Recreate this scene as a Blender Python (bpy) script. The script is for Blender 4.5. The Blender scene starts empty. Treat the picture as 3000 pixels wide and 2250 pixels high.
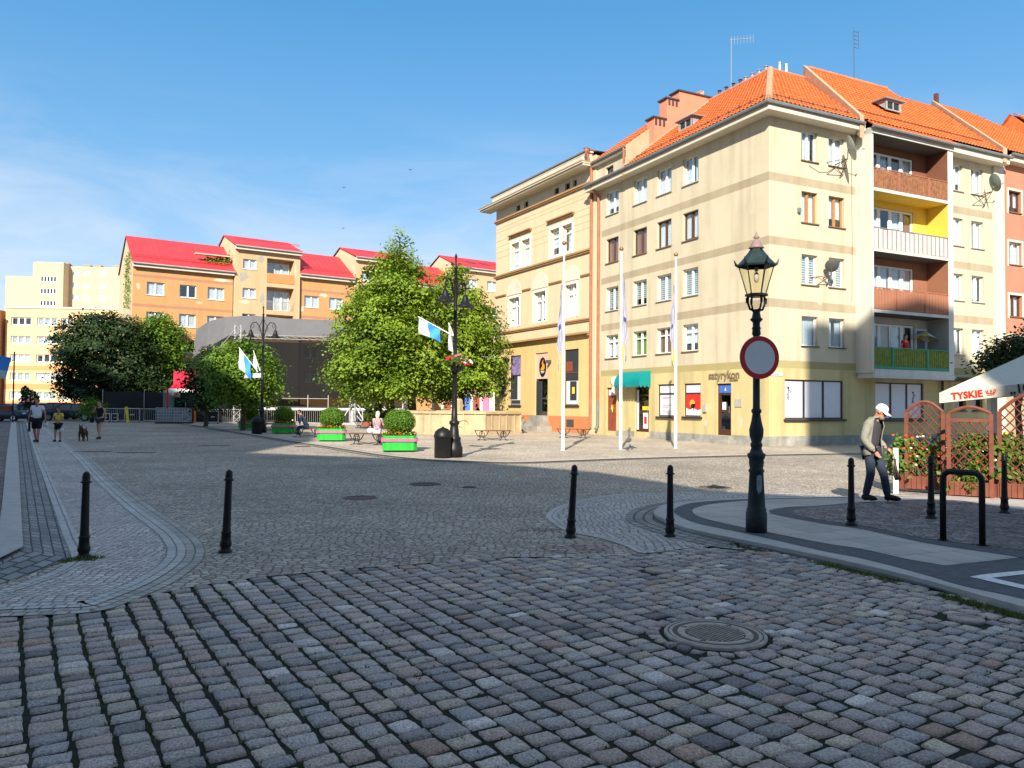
import bpy, bmesh, math, random
from mathutils import Vector, Matrix, Euler, noise
D = bpy.data; SC = bpy.context.scene
PI = math.pi; rad = math.radians
rnd = random.Random(7)

# ------------------------------------------------------------ camera
FP = 2290.; PITCH = math.atan(61.4/FP); ROLL = 0.0083; EYE = 1.65
cp, sp, cr, sr = math.cos(PITCH), math.sin(PITCH), math.cos(ROLL), math.sin(ROLL)
FW = Vector((0, cp, sp)); U0 = Vector((0, -sp, cp)); R0 = Vector((1, 0, 0))
RT = R0*cr + U0*sr; UP = -R0*sr + U0*cr
cam = D.cameras.new('camera'); co = D.objects.new('camera', cam); SC.collection.objects.link(co)
cam.sensor_width = 36; cam.lens = FP/3000*36; cam.clip_start = 0.05; cam.clip_end = 3000
m = Matrix((( RT.x, UP.x, -FW.x, 0), (RT.y, UP.y, -FW.y, 0), (RT.z, UP.z, -FW.z, EYE), (0, 0, 0, 1)))
co.matrix_world = m
SC.camera = co
def G(x, y, z=0.):
    """survey helper: a spot of the photo's ground -> metres on the ground"""
    a = (x-1500)/FP; b = (1125-y)/FP
    d = FW + a*RT + b*UP; t = (z-EYE)/d.z
    return (d.x*t, d.y*t)

# ------------------------------------------------------------ sky, sun, exposure
SUN_AZ = rad(10); SUN_EL = rad(30)
w = D.worlds.new('World'); SC.world = w; w.use_nodes = True
nt = w.node_tree; nt.nodes.clear()
def wn(t, **k):
    n = nt.nodes.new(t)
    for a, b in k.items(): setattr(n, a, b)
    return n
out = wn('ShaderNodeOutputWorld'); bg = wn('ShaderNodeBackground'); bg.inputs[1].default_value = 0.12
sky = wn('ShaderNodeTexSky', sky_type='NISHITA'); sky.sun_disc = False
sky.sun_elevation = SUN_EL; sky.sun_rotation = rad(190); sky.altitude = 100; sky.air_density = 1.0; sky.dust_density = 0.25; sky.ozone_density = 1.6
tc = wn('ShaderNodeTexCoord'); mp = wn('ShaderNodeMapping'); mp.inputs['Scale'].default_value = (1.6, 1.6, 7); mp.inputs['Location'].default_value = (0.35, 0.1, 0.2)
nz = wn('ShaderNodeTexNoise'); nz.inputs['Scale'].default_value = 1.5; nz.inputs['Detail'].default_value = 8; nz.inputs['Roughness'].default_value = 0.6; nz.inputs['Distortion'].default_value = 0.6
rp = wn('ShaderNodeValToRGB'); rp.color_ramp.elements[0].position = 0.40; rp.color_ramp.elements[1].position = 0.64
rp.color_ramp.elements[0].color = (0, 0, 0, 1); rp.color_ramp.elements[1].color = (.7, .7, .7, 1)
sx = wn('ShaderNodeSeparateXYZ'); mr = wn('ShaderNodeMapRange'); mr.inputs[1].default_value = 0.36; mr.inputs[2].default_value = 0.12; mr.inputs[3].default_value = 0; mr.inputs[4].default_value = 1
mu = wn('ShaderNodeMath', operation='MULTIPLY'); mix = wn('ShaderNodeMixRGB'); mix.inputs[2].default_value = (3.4, 3.6, 3.9, 1)
hs = wn('ShaderNodeHueSaturation'); hs.inputs['Saturation'].default_value = 1.2; hs.inputs['Value'].default_value = 1.0
L = nt.links.new
L(tc.outputs['Generated'], mp.inputs[0]); L(mp.outputs[0], nz.inputs['Vector']); L(nz.outputs[0], rp.inputs[0])
L(tc.outputs['Generated'], sx.inputs[0]); L(sx.outputs[2], mr.inputs[0]); L(rp.outputs[0], mu.inputs[0]); L(mr.outputs[0], mu.inputs[1])
L(sky.outputs[0], hs.inputs['Color']); 
gr = wn('ShaderNodeValToRGB'); e = gr.color_ramp.elements; e[0].position = 0; e[0].color = (.50, .58, .68, 1); e[1].position = .15; e[1].color = (.33, .49, .68, 1)
for p_, c_ in ((.30, (.14, .36, .63)), (.46, (.065, .28, .56)), (.62, (.23, .37, .57)), (1, (.38, .46, .56))): q_ = gr.color_ramp.elements.new(p_); q_.color = (*c_, 1)
L(sx.outputs[2], gr.inputs[0]); sc_ = wn('ShaderNodeVectorMath', operation='SCALE'); sc_.inputs['Scale'].default_value = 4.7; L(gr.outputs[0], sc_.inputs[0])
m0 = wn('ShaderNodeMixRGB'); m0.inputs[0].default_value = .8; L(hs.outputs[0], m0.inputs[1]); L(sc_.outputs[0], m0.inputs[2]); L(m0.outputs[0], mix.inputs[1]); L(mu.outputs[0], mix.inputs[0]); L(mix.outputs[0], bg.inputs[0]); L(bg.outputs[0], out.inputs[0])
sun = D.lights.new('sun', 'SUN'); sun.energy = 4.2; sun.angle = rad(0.53); sun.color = (1.0, 0.915, 0.77)
so = D.objects.new('sun', sun); SC.collection.objects.link(so)
ld = Vector((math.sin(SUN_AZ)*math.cos(SUN_EL), math.cos(SUN_AZ)*math.cos(SUN_EL), -math.sin(SUN_EL)))
so.rotation_euler = ld.to_track_quat('-Z', 'Y').to_euler(); so.location = (-20, -40, 60)
SC.view_settings.view_transform = 'Standard'; SC.view_settings.look = 'None'; SC.view_settings.exposure = 1.12; SC.view_settings.gamma = 1
SC.cycles.max_bounces = 6; SC.cycles.transparent_max_bounces = 12

# ------------------------------------------------------------ materials
def lin(r, g, b):
    f = lambda c: (c/255/12.92 if c <= 10 else ((c/255+.055)/1.055)**2.4)
    return (f(r), f(g), f(b))
MATS = {}
def newmat(name):
    mt = D.materials.new(name); mt.use_nodes = True; n = mt.node_tree
    b = n.nodes['Principled BSDF']; MATS[name] = mt
    return mt, n, b
def N(n, t, **k):
    x = n.nodes.new(t)
    for a, b in k.items(): setattr(x, a, b)
    return x
def mat(name, col, rough=.8, var=.12, sc=1.2, bump=0., bs=30., metal=0., spec=.3, streak=0., attr=False):
    if name in MATS: return MATS[name]
    mt, n, b = newmat(name)
    b.inputs['Roughness'].default_value = rough; b.inputs['Metallic'].default_value = metal
    b.inputs['Specular IOR Level'].default_value = spec
    tc = N(n, 'ShaderNodeTexCoord'); o = tc.outputs['Object']; l = n.links.new
    nz = N(n, 'ShaderNodeTexNoise'); nz.inputs['Scale'].default_value = sc; nz.inputs['Detail'].default_value = 6; nz.inputs['Roughness'].default_value = .65
    l(o, nz.inputs['Vector'])
    mx = N(n, 'ShaderNodeMixRGB'); mrg = N(n, 'ShaderNodeMapRange'); mrg.inputs[1].default_value = .3; mrg.inputs[2].default_value = .7
    l(nz.outputs[0], mrg.inputs[0]); l(mrg.outputs[0], mx.inputs[0])
    mx.inputs[1].default_value = (*[c*(1-var) for c in col], 1); mx.inputs[2].default_value = (*[min(1, c*(1+var)) for c in col], 1)
    last = mx.outputs[0]
    if streak:
        mp = N(n, 'ShaderNodeMapping'); mp.inputs['Scale'].default_value = (1.5, 1.5, .12); n2 = N(n, 'ShaderNodeTexNoise'); n2.inputs['Scale'].default_value = 1.3; n2.inputs['Detail'].default_value = 8
        l(o, mp.inputs[0]); l(mp.outputs[0], n2.inputs['Vector'])
        r2 = N(n, 'ShaderNodeMapRange'); r2.inputs[1].default_value = .46; r2.inputs[2].default_value = .68; r2.inputs[3].default_value = 0; r2.inputs[4].default_value = streak
        l(n2.outputs[0], r2.inputs[0]); m2 = N(n, 'ShaderNodeMixRGB', blend_type='MULTIPLY'); l(r2.outputs[0], m2.inputs[0]); l(last, m2.inputs[1]); m2.inputs[2].default_value = (.45, .42, .38, 1)
        last = m2.outputs[0]
    if attr:
        at = N(n, 'ShaderNodeAttribute'); at.attribute_name = 'Col'; m3 = N(n, 'ShaderNodeMixRGB', blend_type='MULTIPLY'); m3.inputs[0].default_value = 1
        l(last, m3.inputs[1]); l(at.outputs['Color'], m3.inputs[2]); last = m3.outputs[0]
    l(last, b.inputs['Base Color'])
    if bump:
        n3 = N(n, 'ShaderNodeTexNoise'); n3.inputs['Scale'].default_value = bs; n3.inputs['Detail'].default_value = 4
        l(o, n3.inputs['Vector']); bp = N(n, 'ShaderNodeBump'); bp.inputs['Strength'].default_value = bump; bp.inputs['Distance'].default_value = .02
        l(n3.outputs[0], bp.inputs['Height']); l(bp.outputs[0], b.inputs['Normal'])
    return mt
def mosaic(name, col, scale=11., joint=.35, var=.3, jw=.08, bump=.6, rand=.75, tint=None):
    """small irregular paving stones"""
    mt, n, b = newmat(name); l = n.links.new
    b.inputs['Roughness'].default_value = .8; b.inputs['Specular IOR Level'].default_value = .25
    tc = N(n, 'ShaderNodeTexCoord'); o = tc.outputs['Object']
    mpw = N(n, 'ShaderNodeTexNoise'); mpw.inputs['Scale'].default_value = .8; l(o, mpw.inputs['Vector'])
    ad = N(n, 'ShaderNodeVectorMath', operation='MULTIPLY_ADD'); ad.inputs[1].default_value = (.5, .5, 0); l(mpw.outputs['Color'], ad.inputs[0]); l(o, ad.inputs[2])
    v1 = N(n, 'ShaderNodeTexVoronoi'); v1.voronoi_dimensions = '2D'; v2 = N(n, 'ShaderNodeTexVoronoi'); v2.voronoi_dimensions = '2D'; v2.feature = 'DISTANCE_TO_EDGE'
    for v in (v1, v2):
        v.inputs['Scale'].default_value = scale; v.inputs['Randomness'].default_value = rand; l(ad.outputs[0], v.inputs['Vector'])
    sx = N(n, 'ShaderNodeSeparateColor'); l(v1.outputs['Color'], sx.inputs[0])
    r = N(n, 'ShaderNodeMapRange'); r.inputs[3].default_value = 1-var; r.inputs[4].default_value = 1+var; l(sx.outputs[0], r.inputs[0])
    e = N(n, 'ShaderNodeMapRange'); e.inputs[1].default_value = jw*.4; e.inputs[2].default_value = jw*1.6; e.inputs[3].default_value = joint; e.inputs[4].default_value = 1; l(v2.outputs['Distance'], e.inputs[0])
    k = N(n, 'ShaderNodeMath', operation='MULTIPLY'); l(r.outputs[0], k.inputs[0]); l(e.outputs[0], k.inputs[1])
    nz = N(n, 'ShaderNodeTexNoise'); nz.inputs['Scale'].default_value = .35; nz.inputs['Detail'].default_value = 7; l(o, nz.inputs['Vector'])
    r2 = N(n, 'ShaderNodeMapRange'); r2.inputs[1].default_value = .3; r2.inputs[2].default_value = .7; r2.inputs[3].default_value = .78; r2.inputs[4].default_value = 1.18; l(nz.outputs[0], r2.inputs[0])
    k2 = N(n, 'ShaderNodeMath', operation='MULTIPLY'); l(k.outputs[0], k2.inputs[0]); l(r2.outputs[0], k2.inputs[1])
    c2 = N(n, 'ShaderNodeMixRGB'); c2.inputs[1].default_value = (*col, 1); t = tint or (col[0]*.8, col[1]*.72, col[2]*.72); c2.inputs[2].default_value = (*t, 1); l(sx.outputs[1], c2.inputs[0])
    vm = N(n, 'ShaderNodeVectorMath', operation='SCALE'); l(c2.outputs[0], vm.inputs[0]); l(k2.outputs[0], vm.inputs['Scale']); l(vm.outputs[0], b.inputs['Base Color'])
    e2 = N(n, 'ShaderNodeMapRange'); e2.inputs[1].default_value = 0; e2.inputs[2].default_value = jw*3; l(v2.outputs['Distance'], e2.inputs[0])
    bp = N(n, 'ShaderNodeBump'); bp.inputs['Strength'].default_value = bump; bp.inputs['Distance'].default_value = .012; l(e2.outputs[0], bp.inputs['Height']); l(bp.outputs[0], b.inputs['Normal'])
    return mt
def bricky(name, col, bw=.2, bh=.1, joint=.3, var=.25, mortar=.012, offset=.5, bump=.6):
    """rows of setts or slabs, follows the UVs (metres)"""
    mt, n, b = newmat(name); l = n.links.new
    b.inputs['Roughness'].default_value = .8; b.inputs['Specular IOR Level'].default_value = .25
    uv = N(n, 'ShaderNodeUVMap'); nzw = N(n, 'ShaderNodeTexNoise'); nzw.inputs['Scale'].default_value = 3; l(uv.outputs[0], nzw.inputs['Vector'])
    ad = N(n, 'ShaderNodeVectorMath', operation='MULTIPLY_ADD'); ad.inputs[1].default_value = (bw*.25, bh*.25, 0); l(nzw.outputs['Color'], ad.inputs[0]); l(uv.outputs[0], ad.inputs[2])
    br = N(n, 'ShaderNodeTexBrick'); br.offset = offset; br.inputs['Scale'].default_value = 1; br.inputs['Brick Width'].default_value = bw; br.inputs['Row Height'].default_value = bh
    br.inputs['Mortar Size'].default_value = mortar; br.inputs['Mortar Smooth'].default_value = .4; br.inputs['Bias'].default_value = 0
    br.inputs['Color1'].default_value = (*[c*(1-var) for c in col], 1); br.inputs['Color2'].default_value = (*[c*(1+var) for c in col], 1); br.inputs['Mortar'].default_value = (*[c*joint for c in col], 1)
    l(ad.outputs[0], br.inputs['Vector'])
    nz = N(n, 'ShaderNodeTexNoise'); nz.inputs['Scale'].default_value = 1.2; nz.inputs['Detail'].default_value = 8; l(uv.outputs[0], nz.inputs['Vector'])
    r2 = N(n, 'ShaderNodeMapRange'); r2.inputs[1].default_value = .3; r2.inputs[2].default_value = .7; r2.inputs[3].default_value = .85; r2.inputs[4].default_value = 1.15; l(nz.outputs[0], r2.inputs[0])
    vm = N(n, 'ShaderNodeVectorMath', operation='SCALE'); l(br.outputs[0], vm.inputs[0]); l(r2.outputs[0], vm.inputs['Scale']); l(vm.outputs[0], b.inputs['Base Color'])
    bp = N(n, 'ShaderNodeBump'); bp.invert = True; bp.inputs['Strength'].default_value = bump; bp.inputs['Distance'].default_value = .015; l(br.outputs['Fac'], bp.inputs['Height']); l(bp.outputs[0], b.inputs['Normal'])
    return mt
def glassmat(name, tint=(.75, .8, .85), refl=.18, trans=.8):
    mt = D.materials.new(name); mt.use_nodes = True; n = mt.node_tree; n.nodes.clear(); l = n.links.new; MATS[name] = mt
    o = N(n, 'ShaderNodeOutputMaterial'); t = N(n, 'ShaderNodeBsdfTransparent'); t.inputs[0].default_value = (*tint, 1); g = N(n, 'ShaderNodeBsdfGlossy'); g.inputs['Roughness'].default_value = .02
    lw = N(n, 'ShaderNodeLayerWeight'); lw.inputs[0].default_value = .5; pw = N(n, 'ShaderNodeMath', operation='POWER'); pw.inputs[1].default_value = 4; l(lw.outputs['Facing'], pw.inputs[0])
    a = N(n, 'ShaderNodeMath', operation='MULTIPLY_ADD'); a.inputs[1].default_value = .7; a.inputs[2].default_value = refl; l(pw.outputs[0], a.inputs[0])
    mx = N(n, 'ShaderNodeMixShader'); l(a.outputs[0], mx.inputs[0]); l(t.outputs[0], mx.inputs[1]); l(g.outputs[0], mx.inputs[2]); l(mx.outputs[0], o.inputs[0])
    return mt
def leafmat(name, c1, c2, trans=.35):
    mt = D.materials.new(name); mt.use_nodes = True; n = mt.node_tree; n.nodes.clear(); l = n.links.new; MATS[name] = mt
    o = N(n, 'ShaderNodeOutputMaterial'); at = N(n, 'ShaderNodeAttribute'); at.attribute_name = 'Col'; s = N(n, 'ShaderNodeSeparateColor'); l(at.outputs['Color'], s.inputs[0])
    mx = N(n, 'ShaderNodeMixRGB'); mx.inputs[1].default_value = (*c1, 1); mx.inputs[2].default_value = (*c2, 1); l(s.outputs[0], mx.inputs[0])
    d = N(n, 'ShaderNodeBsdfPrincipled'); d.inputs['Roughness'].default_value = .55; d.inputs['Specular IOR Level'].default_value = .3; l(mx.outputs[0], d.inputs['Base Color'])
    t = N(n, 'ShaderNodeBsdfTranslucent'); l(mx.outputs[0], t.inputs[0]); m2 = N(n, 'ShaderNodeMixShader'); m2.inputs[0].default_value = trans
    l(d.outputs[0], m2.inputs[1]); l(t.outputs[0], m2.inputs[2]); l(m2.outputs[0], o.inputs[0])
    return mt
# ------------------------------------------------------------ mesh building
def frame_to(a, b):
    d = (Vector(b)-Vector(a)); return d, d.to_track_quat('Z', 'Y').to_matrix()
class MB:
    def __init__(s): s.v = []; s.f = []; s.mi = []; s.uv = []; s.col = None; s.X = Matrix.Identity(4)
    def vert(s, p): s.v.append(tuple(s.X @ Vector(p))); return len(s.v)-1
    def face(s, ids, m=0, uv=None): s.f.append(tuple(ids)); s.mi.append(m); s.uv.append(uv)
    def poly(s, pts, m=0, uv=None): s.face([s.vert(p) for p in pts], m, uv); return s
    def box(s, a, b, m=0, rot=0., c=None):
        x0, y0, z0 = a; x1, y1, z1 = b
        P = [(x0, y0, z0), (x1, y0, z0), (x1, y1, z0), (x0, y1, z0), (x0, y0, z1), (x1, y0, z1), (x1, y1, z1), (x0, y1, z1)]
        if rot:
            cx, cy = c or ((x0+x1)/2, (y0+y1)/2); C_, S_ = math.cos(rot), math.sin(rot)
            P = [(cx+(x-cx)*C_-(y-cy)*S_, cy+(x-cx)*S_+(y-cy)*C_, z) for x, y, z in P]
        i = [s.vert(p) for p in P]
        for q in ((0, 3, 2, 1), (4, 5, 6, 7), (0, 1, 5, 4), (1, 2, 6, 5), (2, 3, 7, 6), (3, 0, 4, 7)): s.face([i[k] for k in q], m)
        return s
    def ring(s, c, q, r, n, ry=None):
        return [s.vert(Vector(c)+q @ Vector((math.cos(2*PI*k/n)*r, math.sin(2*PI*k/n)*(ry or r), 0))) for k in range(n)]
    def tube(s, pts, r, n=8, m=0, cap=True, ry=None):
        pts = [Vector(p) for p in pts]; R = r if isinstance(r, (list, tuple)) else [r]*len(pts); prev = None
        up = None
        for i, p in enumerate(pts):
            d = (pts[min(i+1, len(pts)-1)]-pts[max(i-1, 0)]).normalized()
            if up is None:
                up = Vector((0, 0, 1)) if abs(d.z) < .9 else Vector((0, 1, 0))
            x = up.cross(d).normalized(); y = d.cross(x).normalized(); up = y
            q = Matrix((x, y, d)).transposed()
            g = s.ring(p, q, R[i], n, None if ry is None else ry)
            if prev:
                for k in range(n): s.face((prev[k], prev[(k+1) % n], g[(k+1) % n], g[k]), m)
            elif cap: s.face(g[::-1], m)
            prev = g
        if cap: s.face(prev, m)
        return s
    def lathe(s, prof, c=(0, 0, 0), n=16, m=0, sq=None):
        prev = None
        for r, z in prof:
            g = [s.vert((c[0]+math.cos(2*PI*(k+.5)/n)*r, c[1]+math.sin(2*PI*(k+.5)/n)*r, c[2]+z)) for k in range(n)]
            if prev:
                for k in range(n): s.face((prev[k], prev[(k+1) % n], g[(k+1) % n], g[k]), m)
            else: s.face(g[::-1], m)
            prev = g
        s.face(prev, m); return s
    def prism(s, pts, z0, z1, m=0, side=None):
        side = m if side is None else side
        a = [s.vert((x, y, z0)) for x, y in pts]; b = [s.vert((x, y, z1)) for x, y in pts]; n = len(pts)
        s.face(a[::-1], m); s.face(b, m)
        for k in range(n): s.face((a[k], a[(k+1) % n], b[(k+1) % n], b[k]), side)
        return s
    def profY(s, pts, y0, y1, m=0):
        """outline in x,z extruded along y"""
        a = [s.vert((x, y0, z)) for x, z in pts]; b = [s.vert((x, y1, z)) for x, z in pts]; n = len(pts)
        s.face(a, m); s.face(b[::-1], m)
        for k in range(n): s.face((a[(k+1) % n], a[k], b[k], b[(k+1) % n]), m)
        return s
    def sphere(s, c, r, n=12, k=8, m=0):
        rx, ry, rz = r if isinstance(r, (tuple, list)) else (r, r, r)
        prev = None
        for i in range(k+1):
            t = PI*i/k; z = -math.cos(t); q = max(math.sin(t), .001)
            g = [s.vert((c[0]+math.cos(2*PI*j/n)*rx*q, c[1]+math.sin(2*PI*j/n)*ry*q, c[2]+z*rz)) for j in range(n)]
            if prev:
                for j in range(n): s.face((prev[j], prev[(j+1) % n], g[(j+1) % n], g[j]), m)
            prev = g
        return s
    def mesh(s, name, mats, smooth=False):
        me = D.meshes.new(name); me.from_pydata(s.v, [], s.f)
        for mt in (mats if isinstance(mats, (list, tuple)) else [mats]): me.materials.append(mt)
        if any(s.mi): me.polygons.foreach_set('material_index', s.mi)
        if any(u is not None for u in s.uv):
            ul = me.uv_layers.new(name='UVMap'); k = 0
            for u, f in zip(s.uv, s.f):
                for j in range(len(f)):
                    if u is not None: ul.data[k].uv = u[j]
                    k += 1
        if s.col is not None:
            ca = me.color_attributes.new('Col', 'FLOAT_COLOR', 'POINT')
            ca.data.foreach_set('color', [c for q in s.col for c in q])
        if smooth: me.polygons.foreach_set('use_smooth', [True]*len(me.polygons))
        me.update(); return me
    def build(s, name, mats, parent=None, smooth=False, loc=None, rot=None):
        return link(name, s.mesh(name, mats, smooth), parent, loc, rot)
def build_each(b, name, mt, parent):
    """one object per separate box"""
    par = list(range(len(b.v)))
    def fd(i):
        while par[i] != i: par[i] = par[par[i]]; i = par[i]
        return i
    for f in b.f:
        for k in f[1:]: par[fd(k)] = fd(f[0])
    gr = {}
    for f in b.f: gr.setdefault(fd(f[0]), []).append(f)
    for fs in gr.values():
        q = MB(); mp = {}
        for f in fs:
            for k in f:
                if k not in mp: mp[k] = len(q.v); q.v.append(b.v[k])
            q.face([mp[k] for k in f])
        q.build(name, mt, parent)
def autosmooth(me, ang=35):
    bm = bmesh.new(); bm.from_mesh(me); bmesh.ops.recalc_face_normals(bm, faces=bm.faces)
    for f in bm.faces: f.smooth = True
    for e in bm.edges:
        if len(e.link_faces) == 2 and e.calc_face_angle(0) > rad(ang): e.smooth = False
    bm.to_mesh(me); bm.free()
def link(name, data, parent=None, loc=None, rot=None, scale=None):
    o = D.objects.new(name, data); SC.collection.objects.link(o)
    if parent: o.parent = parent
    if loc is not None: o.location = (*loc, 0) if len(loc) == 2 else loc
    if rot is not None: o.rotation_euler = rot if isinstance(rot, (tuple, list)) else (0, 0, rot)
    if scale: o.scale = scale if isinstance(scale, (tuple, list)) else (scale,)*3
    return o
def empty(name, loc=(0, 0, 0), rot=0.):
    o = link(name, None, None, loc, rot); o.empty_display_size = .3; return o
def tag(o, label, cat, group=None, kind=None):
    o['label'] = label; o['category'] = cat
    if group: o['group'] = group
    if kind: o['kind'] = kind
    return o
def struct(o): o['kind'] = 'structure'; return o
def copy_tree(o, loc=None, rot=None, label=None, parent=None):
    c = o.copy(); SC.collection.objects.link(c)
    if parent: c.parent = parent
    for ch in o.children: copy_tree(ch, parent=c)
    if loc is not None: c.location = (*loc, 0) if len(loc) == 2 else loc
    if rot is not None: c.rotation_euler = (0, 0, rot)
    if label: c['label'] = label
    return c
def bake(o):
    dg = bpy.context.evaluated_depsgraph_get(); me = D.meshes.new_from_object(o.evaluated_get(dg)); o.modifiers.clear(); o.data = me; return o
def text(name, body, size, m, parent, loc, rot, ext=.004, sx=1., bold=0.):
    cu = D.curves.new(name, 'FONT'); cu.body = body; cu.size = size; cu.extrude = ext; cu.align_x = 'CENTER'; cu.offset = bold; cu.resolution_u = 3
    t = D.objects.new('tmp', cu); SC.collection.objects.link(t); bpy.context.view_layer.update()
    me = D.meshes.new_from_object(t.evaluated_get(bpy.context.evaluated_depsgraph_get())); D.objects.remove(t)
    me.materials.clear(); me.materials.append(m)
    return link(name, me, parent, loc, rot, (sx, 1, 1))
# ============================================================ GROUND
soil = mat('soil_moss', (.014, .018, .009), .95, .5, 3, .8, 40)
M_cob = mosaic('small_cobble', (.46, .415, .34), 10.5, .30, .20, .09)
M_light = mosaic('light_mosaic', (.58, .54, .50), 12, .3, .14, .09, .5, .35)
M_inner = mosaic('dark_cobble', (.24, .22, .21), 9, .35, .35, .09)
M_dark = mat('dark_asphalt', (.10, .105, .115), .9, .25, 12, .5, 120)
M_slab = mat('granite_slab', (.40, .37, .34), .85, .12, 1.5, .2, 90)
M_kerb = mat('kerb_granite', (.44, .41, .38), .85, .15, 5, .3, 90)
M_edge = bricky('edge_stones', (.52, .49, .46), .10, .10, .4, .12, .01)
M_gut = bricky('gutter_setts', (.26, .26, .25), .24, .17, .22, .25, .018, .5)
M_plaza = mosaic('plaza_slabs', (.48, .425, .34), 7, .6, .1, .04, .3, .2)
M_line = mat('drain_line', (.08, .08, .08), .9)
def P(pts, z=0.): return [G(x, y, z) for x, y in pts]
def sheet(name, pts, z, m, th=.0, side=None):
    b = MB()
    if th: b.prism(pts, z-th, z, 0)
    else: b.poly([(x, y, z) for x, y in pts])
    me = b.mesh(name, m); bm = bmesh.new(); bm.from_mesh(me); bmesh.ops.triangulate(bm, faces=[f for f in bm.faces if len(f.verts) > 4], ngon_method='EAR_CLIP')
    for f in bm.faces:
        f.normal_update()
        if abs(f.normal.z) > .5 and f.normal.z < 0 and not th: f.normal_flip()
    bm.to_mesh(me); bm.free(); return struct(link(name, me))
def ribbon(name, A, B, z, m, w=None):
    """strip between two polylines with uv in metres"""
    b = MB(); d = 0; n = len(A)
    for i in range(n-1):
        l = (Vector(A[i+1])-Vector(A[i])).length; wa = (Vector(A[i])-Vector(B[i])).length; wb = (Vector(A[i+1])-Vector(B[i+1])).length
        if w: wa = wb = w
        b.poly([(*A[i], z), (*A[i+1], z), (*B[i+1], z), (*B[i], z)], 0, [(d, 0), (d+l, 0), (d+l, wb), (d, wa)]); d += l
    me = b.mesh(name, m); bm = bmesh.new(); bm.from_mesh(me)
    for f in bm.faces:
        f.normal_update()
        if f.normal.z < 0: f.normal_flip()
    bm.to_mesh(me); bm.free(); return struct(link(name, me))
def smoothline(pts, k=5):
    """Catmull-Rom through the points"""
    o = []; n = len(pts); V = [Vector(p) for p in pts]
    for i in range(n-1):
        a, b, c, d = V[max(i-1, 0)], V[i], V[i+1], V[min(i+2, n-1)]
        for j in range(k):
            t = j/k; o.append(tuple(.5*((2*b)+(c-a)*t+(2*a-5*b+4*c-d)*t*t+(3*b-a-3*c+d)*t**3)))
    o.append(tuple(V[-1])); return o
def offset(pl, d):
    o = []; n = len(pl)
    for i in range(n):
        t = (Vector(pl[min(i+1, n-1)])-Vector(pl[max(i-1, 0)])).normalized(); o.append((pl[i][0]-t.y*d, pl[i][1]+t.x*d))
    return o
def resample(pl, n):
    V = [Vector(p) for p in pl]; L_ = [0]
    for a, b in zip(V, V[1:]): L_.append(L_[-1]+(b-a).length)
    o = []; j = 0
    for k in range(n):
        t = L_[-1]*k/(n-1)
        while j < len(V)-2 and L_[j+1] < t: j += 1
        f = (t-L_[j])/max(1e-6, L_[j+1]-L_[j]); o.append(tuple(V[j].lerp(V[j+1], f)))
    return o

b = MB(); b.poly([(-1500, -1500, -.014), (1500, -1500, -.014), (1500, 1500, -.014), (-1500, 1500, -.014)]); struct(b.build('ground', soil))
# edge between the big setts and the small cobbles, left to right
EDGE = P([(-900, 1830), (-300, 1800), (0, 1787), (135, 1781), (270, 1775), (380, 1755), (480, 1735), (600, 1712), (760, 1690), (1000, 1668), (1250, 1650), (1500, 1632), (1700, 1632), (1889, 1622), (2033, 1604), (2178, 1596)])
sq = [(-60, EDGE[0][1])]+EDGE+P([(2400, 1640), (2704, 1712), (3000, 1796), (3400, 1912)])+[(40, 3.2), (260, 3.2), (260, 260), (-260, 260), (-260, EDGE[0][1])]
sheet('cobbled_square', sq, 0, M_cob)
# left pale apron, gutter, kerb
zl = lambda pts: [(x/2.37, 1150+y/2.37) for x, y in pts]
Lb = smoothline(P(zl([(165, 195), (185, 230), (235, 400), (290, 560), (345, 720), (400, 880), (440, 1000), (490, 1120), (470, 1185), (330, 1262), (0, 1378), (-300, 1440)])))
Rb = smoothline(P(zl([(225, 195), (300, 235), (440, 350), (560, 440), (700, 580), (860, 720), (1000, 830), (1130, 920), (1230, 1000), (1285, 1080), (1270, 1160), (1180, 1240), (1010, 1340), (740, 1450), (600, 1490), (320, 1503), (0, 1515), (-300, 1545)])))
sheet('pale_pavement', Lb+Rb[::-1], .004, M_light)
ribbon('pale_pavement_edge', offset(Rb, 0), offset(Rb, -.2), .008, M_edge)
ribbon('pale_pavement_inner_edge', offset(Lb, 0), offset(Lb, .14), .008, M_edge)
ribbon('cobble_border', offset(Rb, .01), offset(Rb, .20), .004, bricky('border_rows', (.42, .385, .34), .10, .10, .4, .2, .010))
Kr = smoothline(P(zl([(110, 195), (125, 420), (135, 600), (145, 800), (155, 1000), (157, 1130), (110, 1195), (0, 1262), (-120, 1300), (-300, 1330)])))
Kl = smoothline(P(zl([(80, 195), (52, 400), (28, 650), (0, 900), (-60, 1060), (-150, 1150), (-260, 1180), (-500, 1200)])))
n = 40; ribbon('gutter', resample(Kr, n), resample(Lb, n), .006, bricky('gutter3', (.25, .25, .24), .26, .21, .25, .22, .022, .5))
ribbon('left_kerb', resample(Kl, n), resample(Kr, n), .045, M_kerb)
o = sheet('left_carriageway', Kl+[(-60, Kl[-1][1]), (-90, 110), Kl[0]], .012, M_inner)
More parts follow.
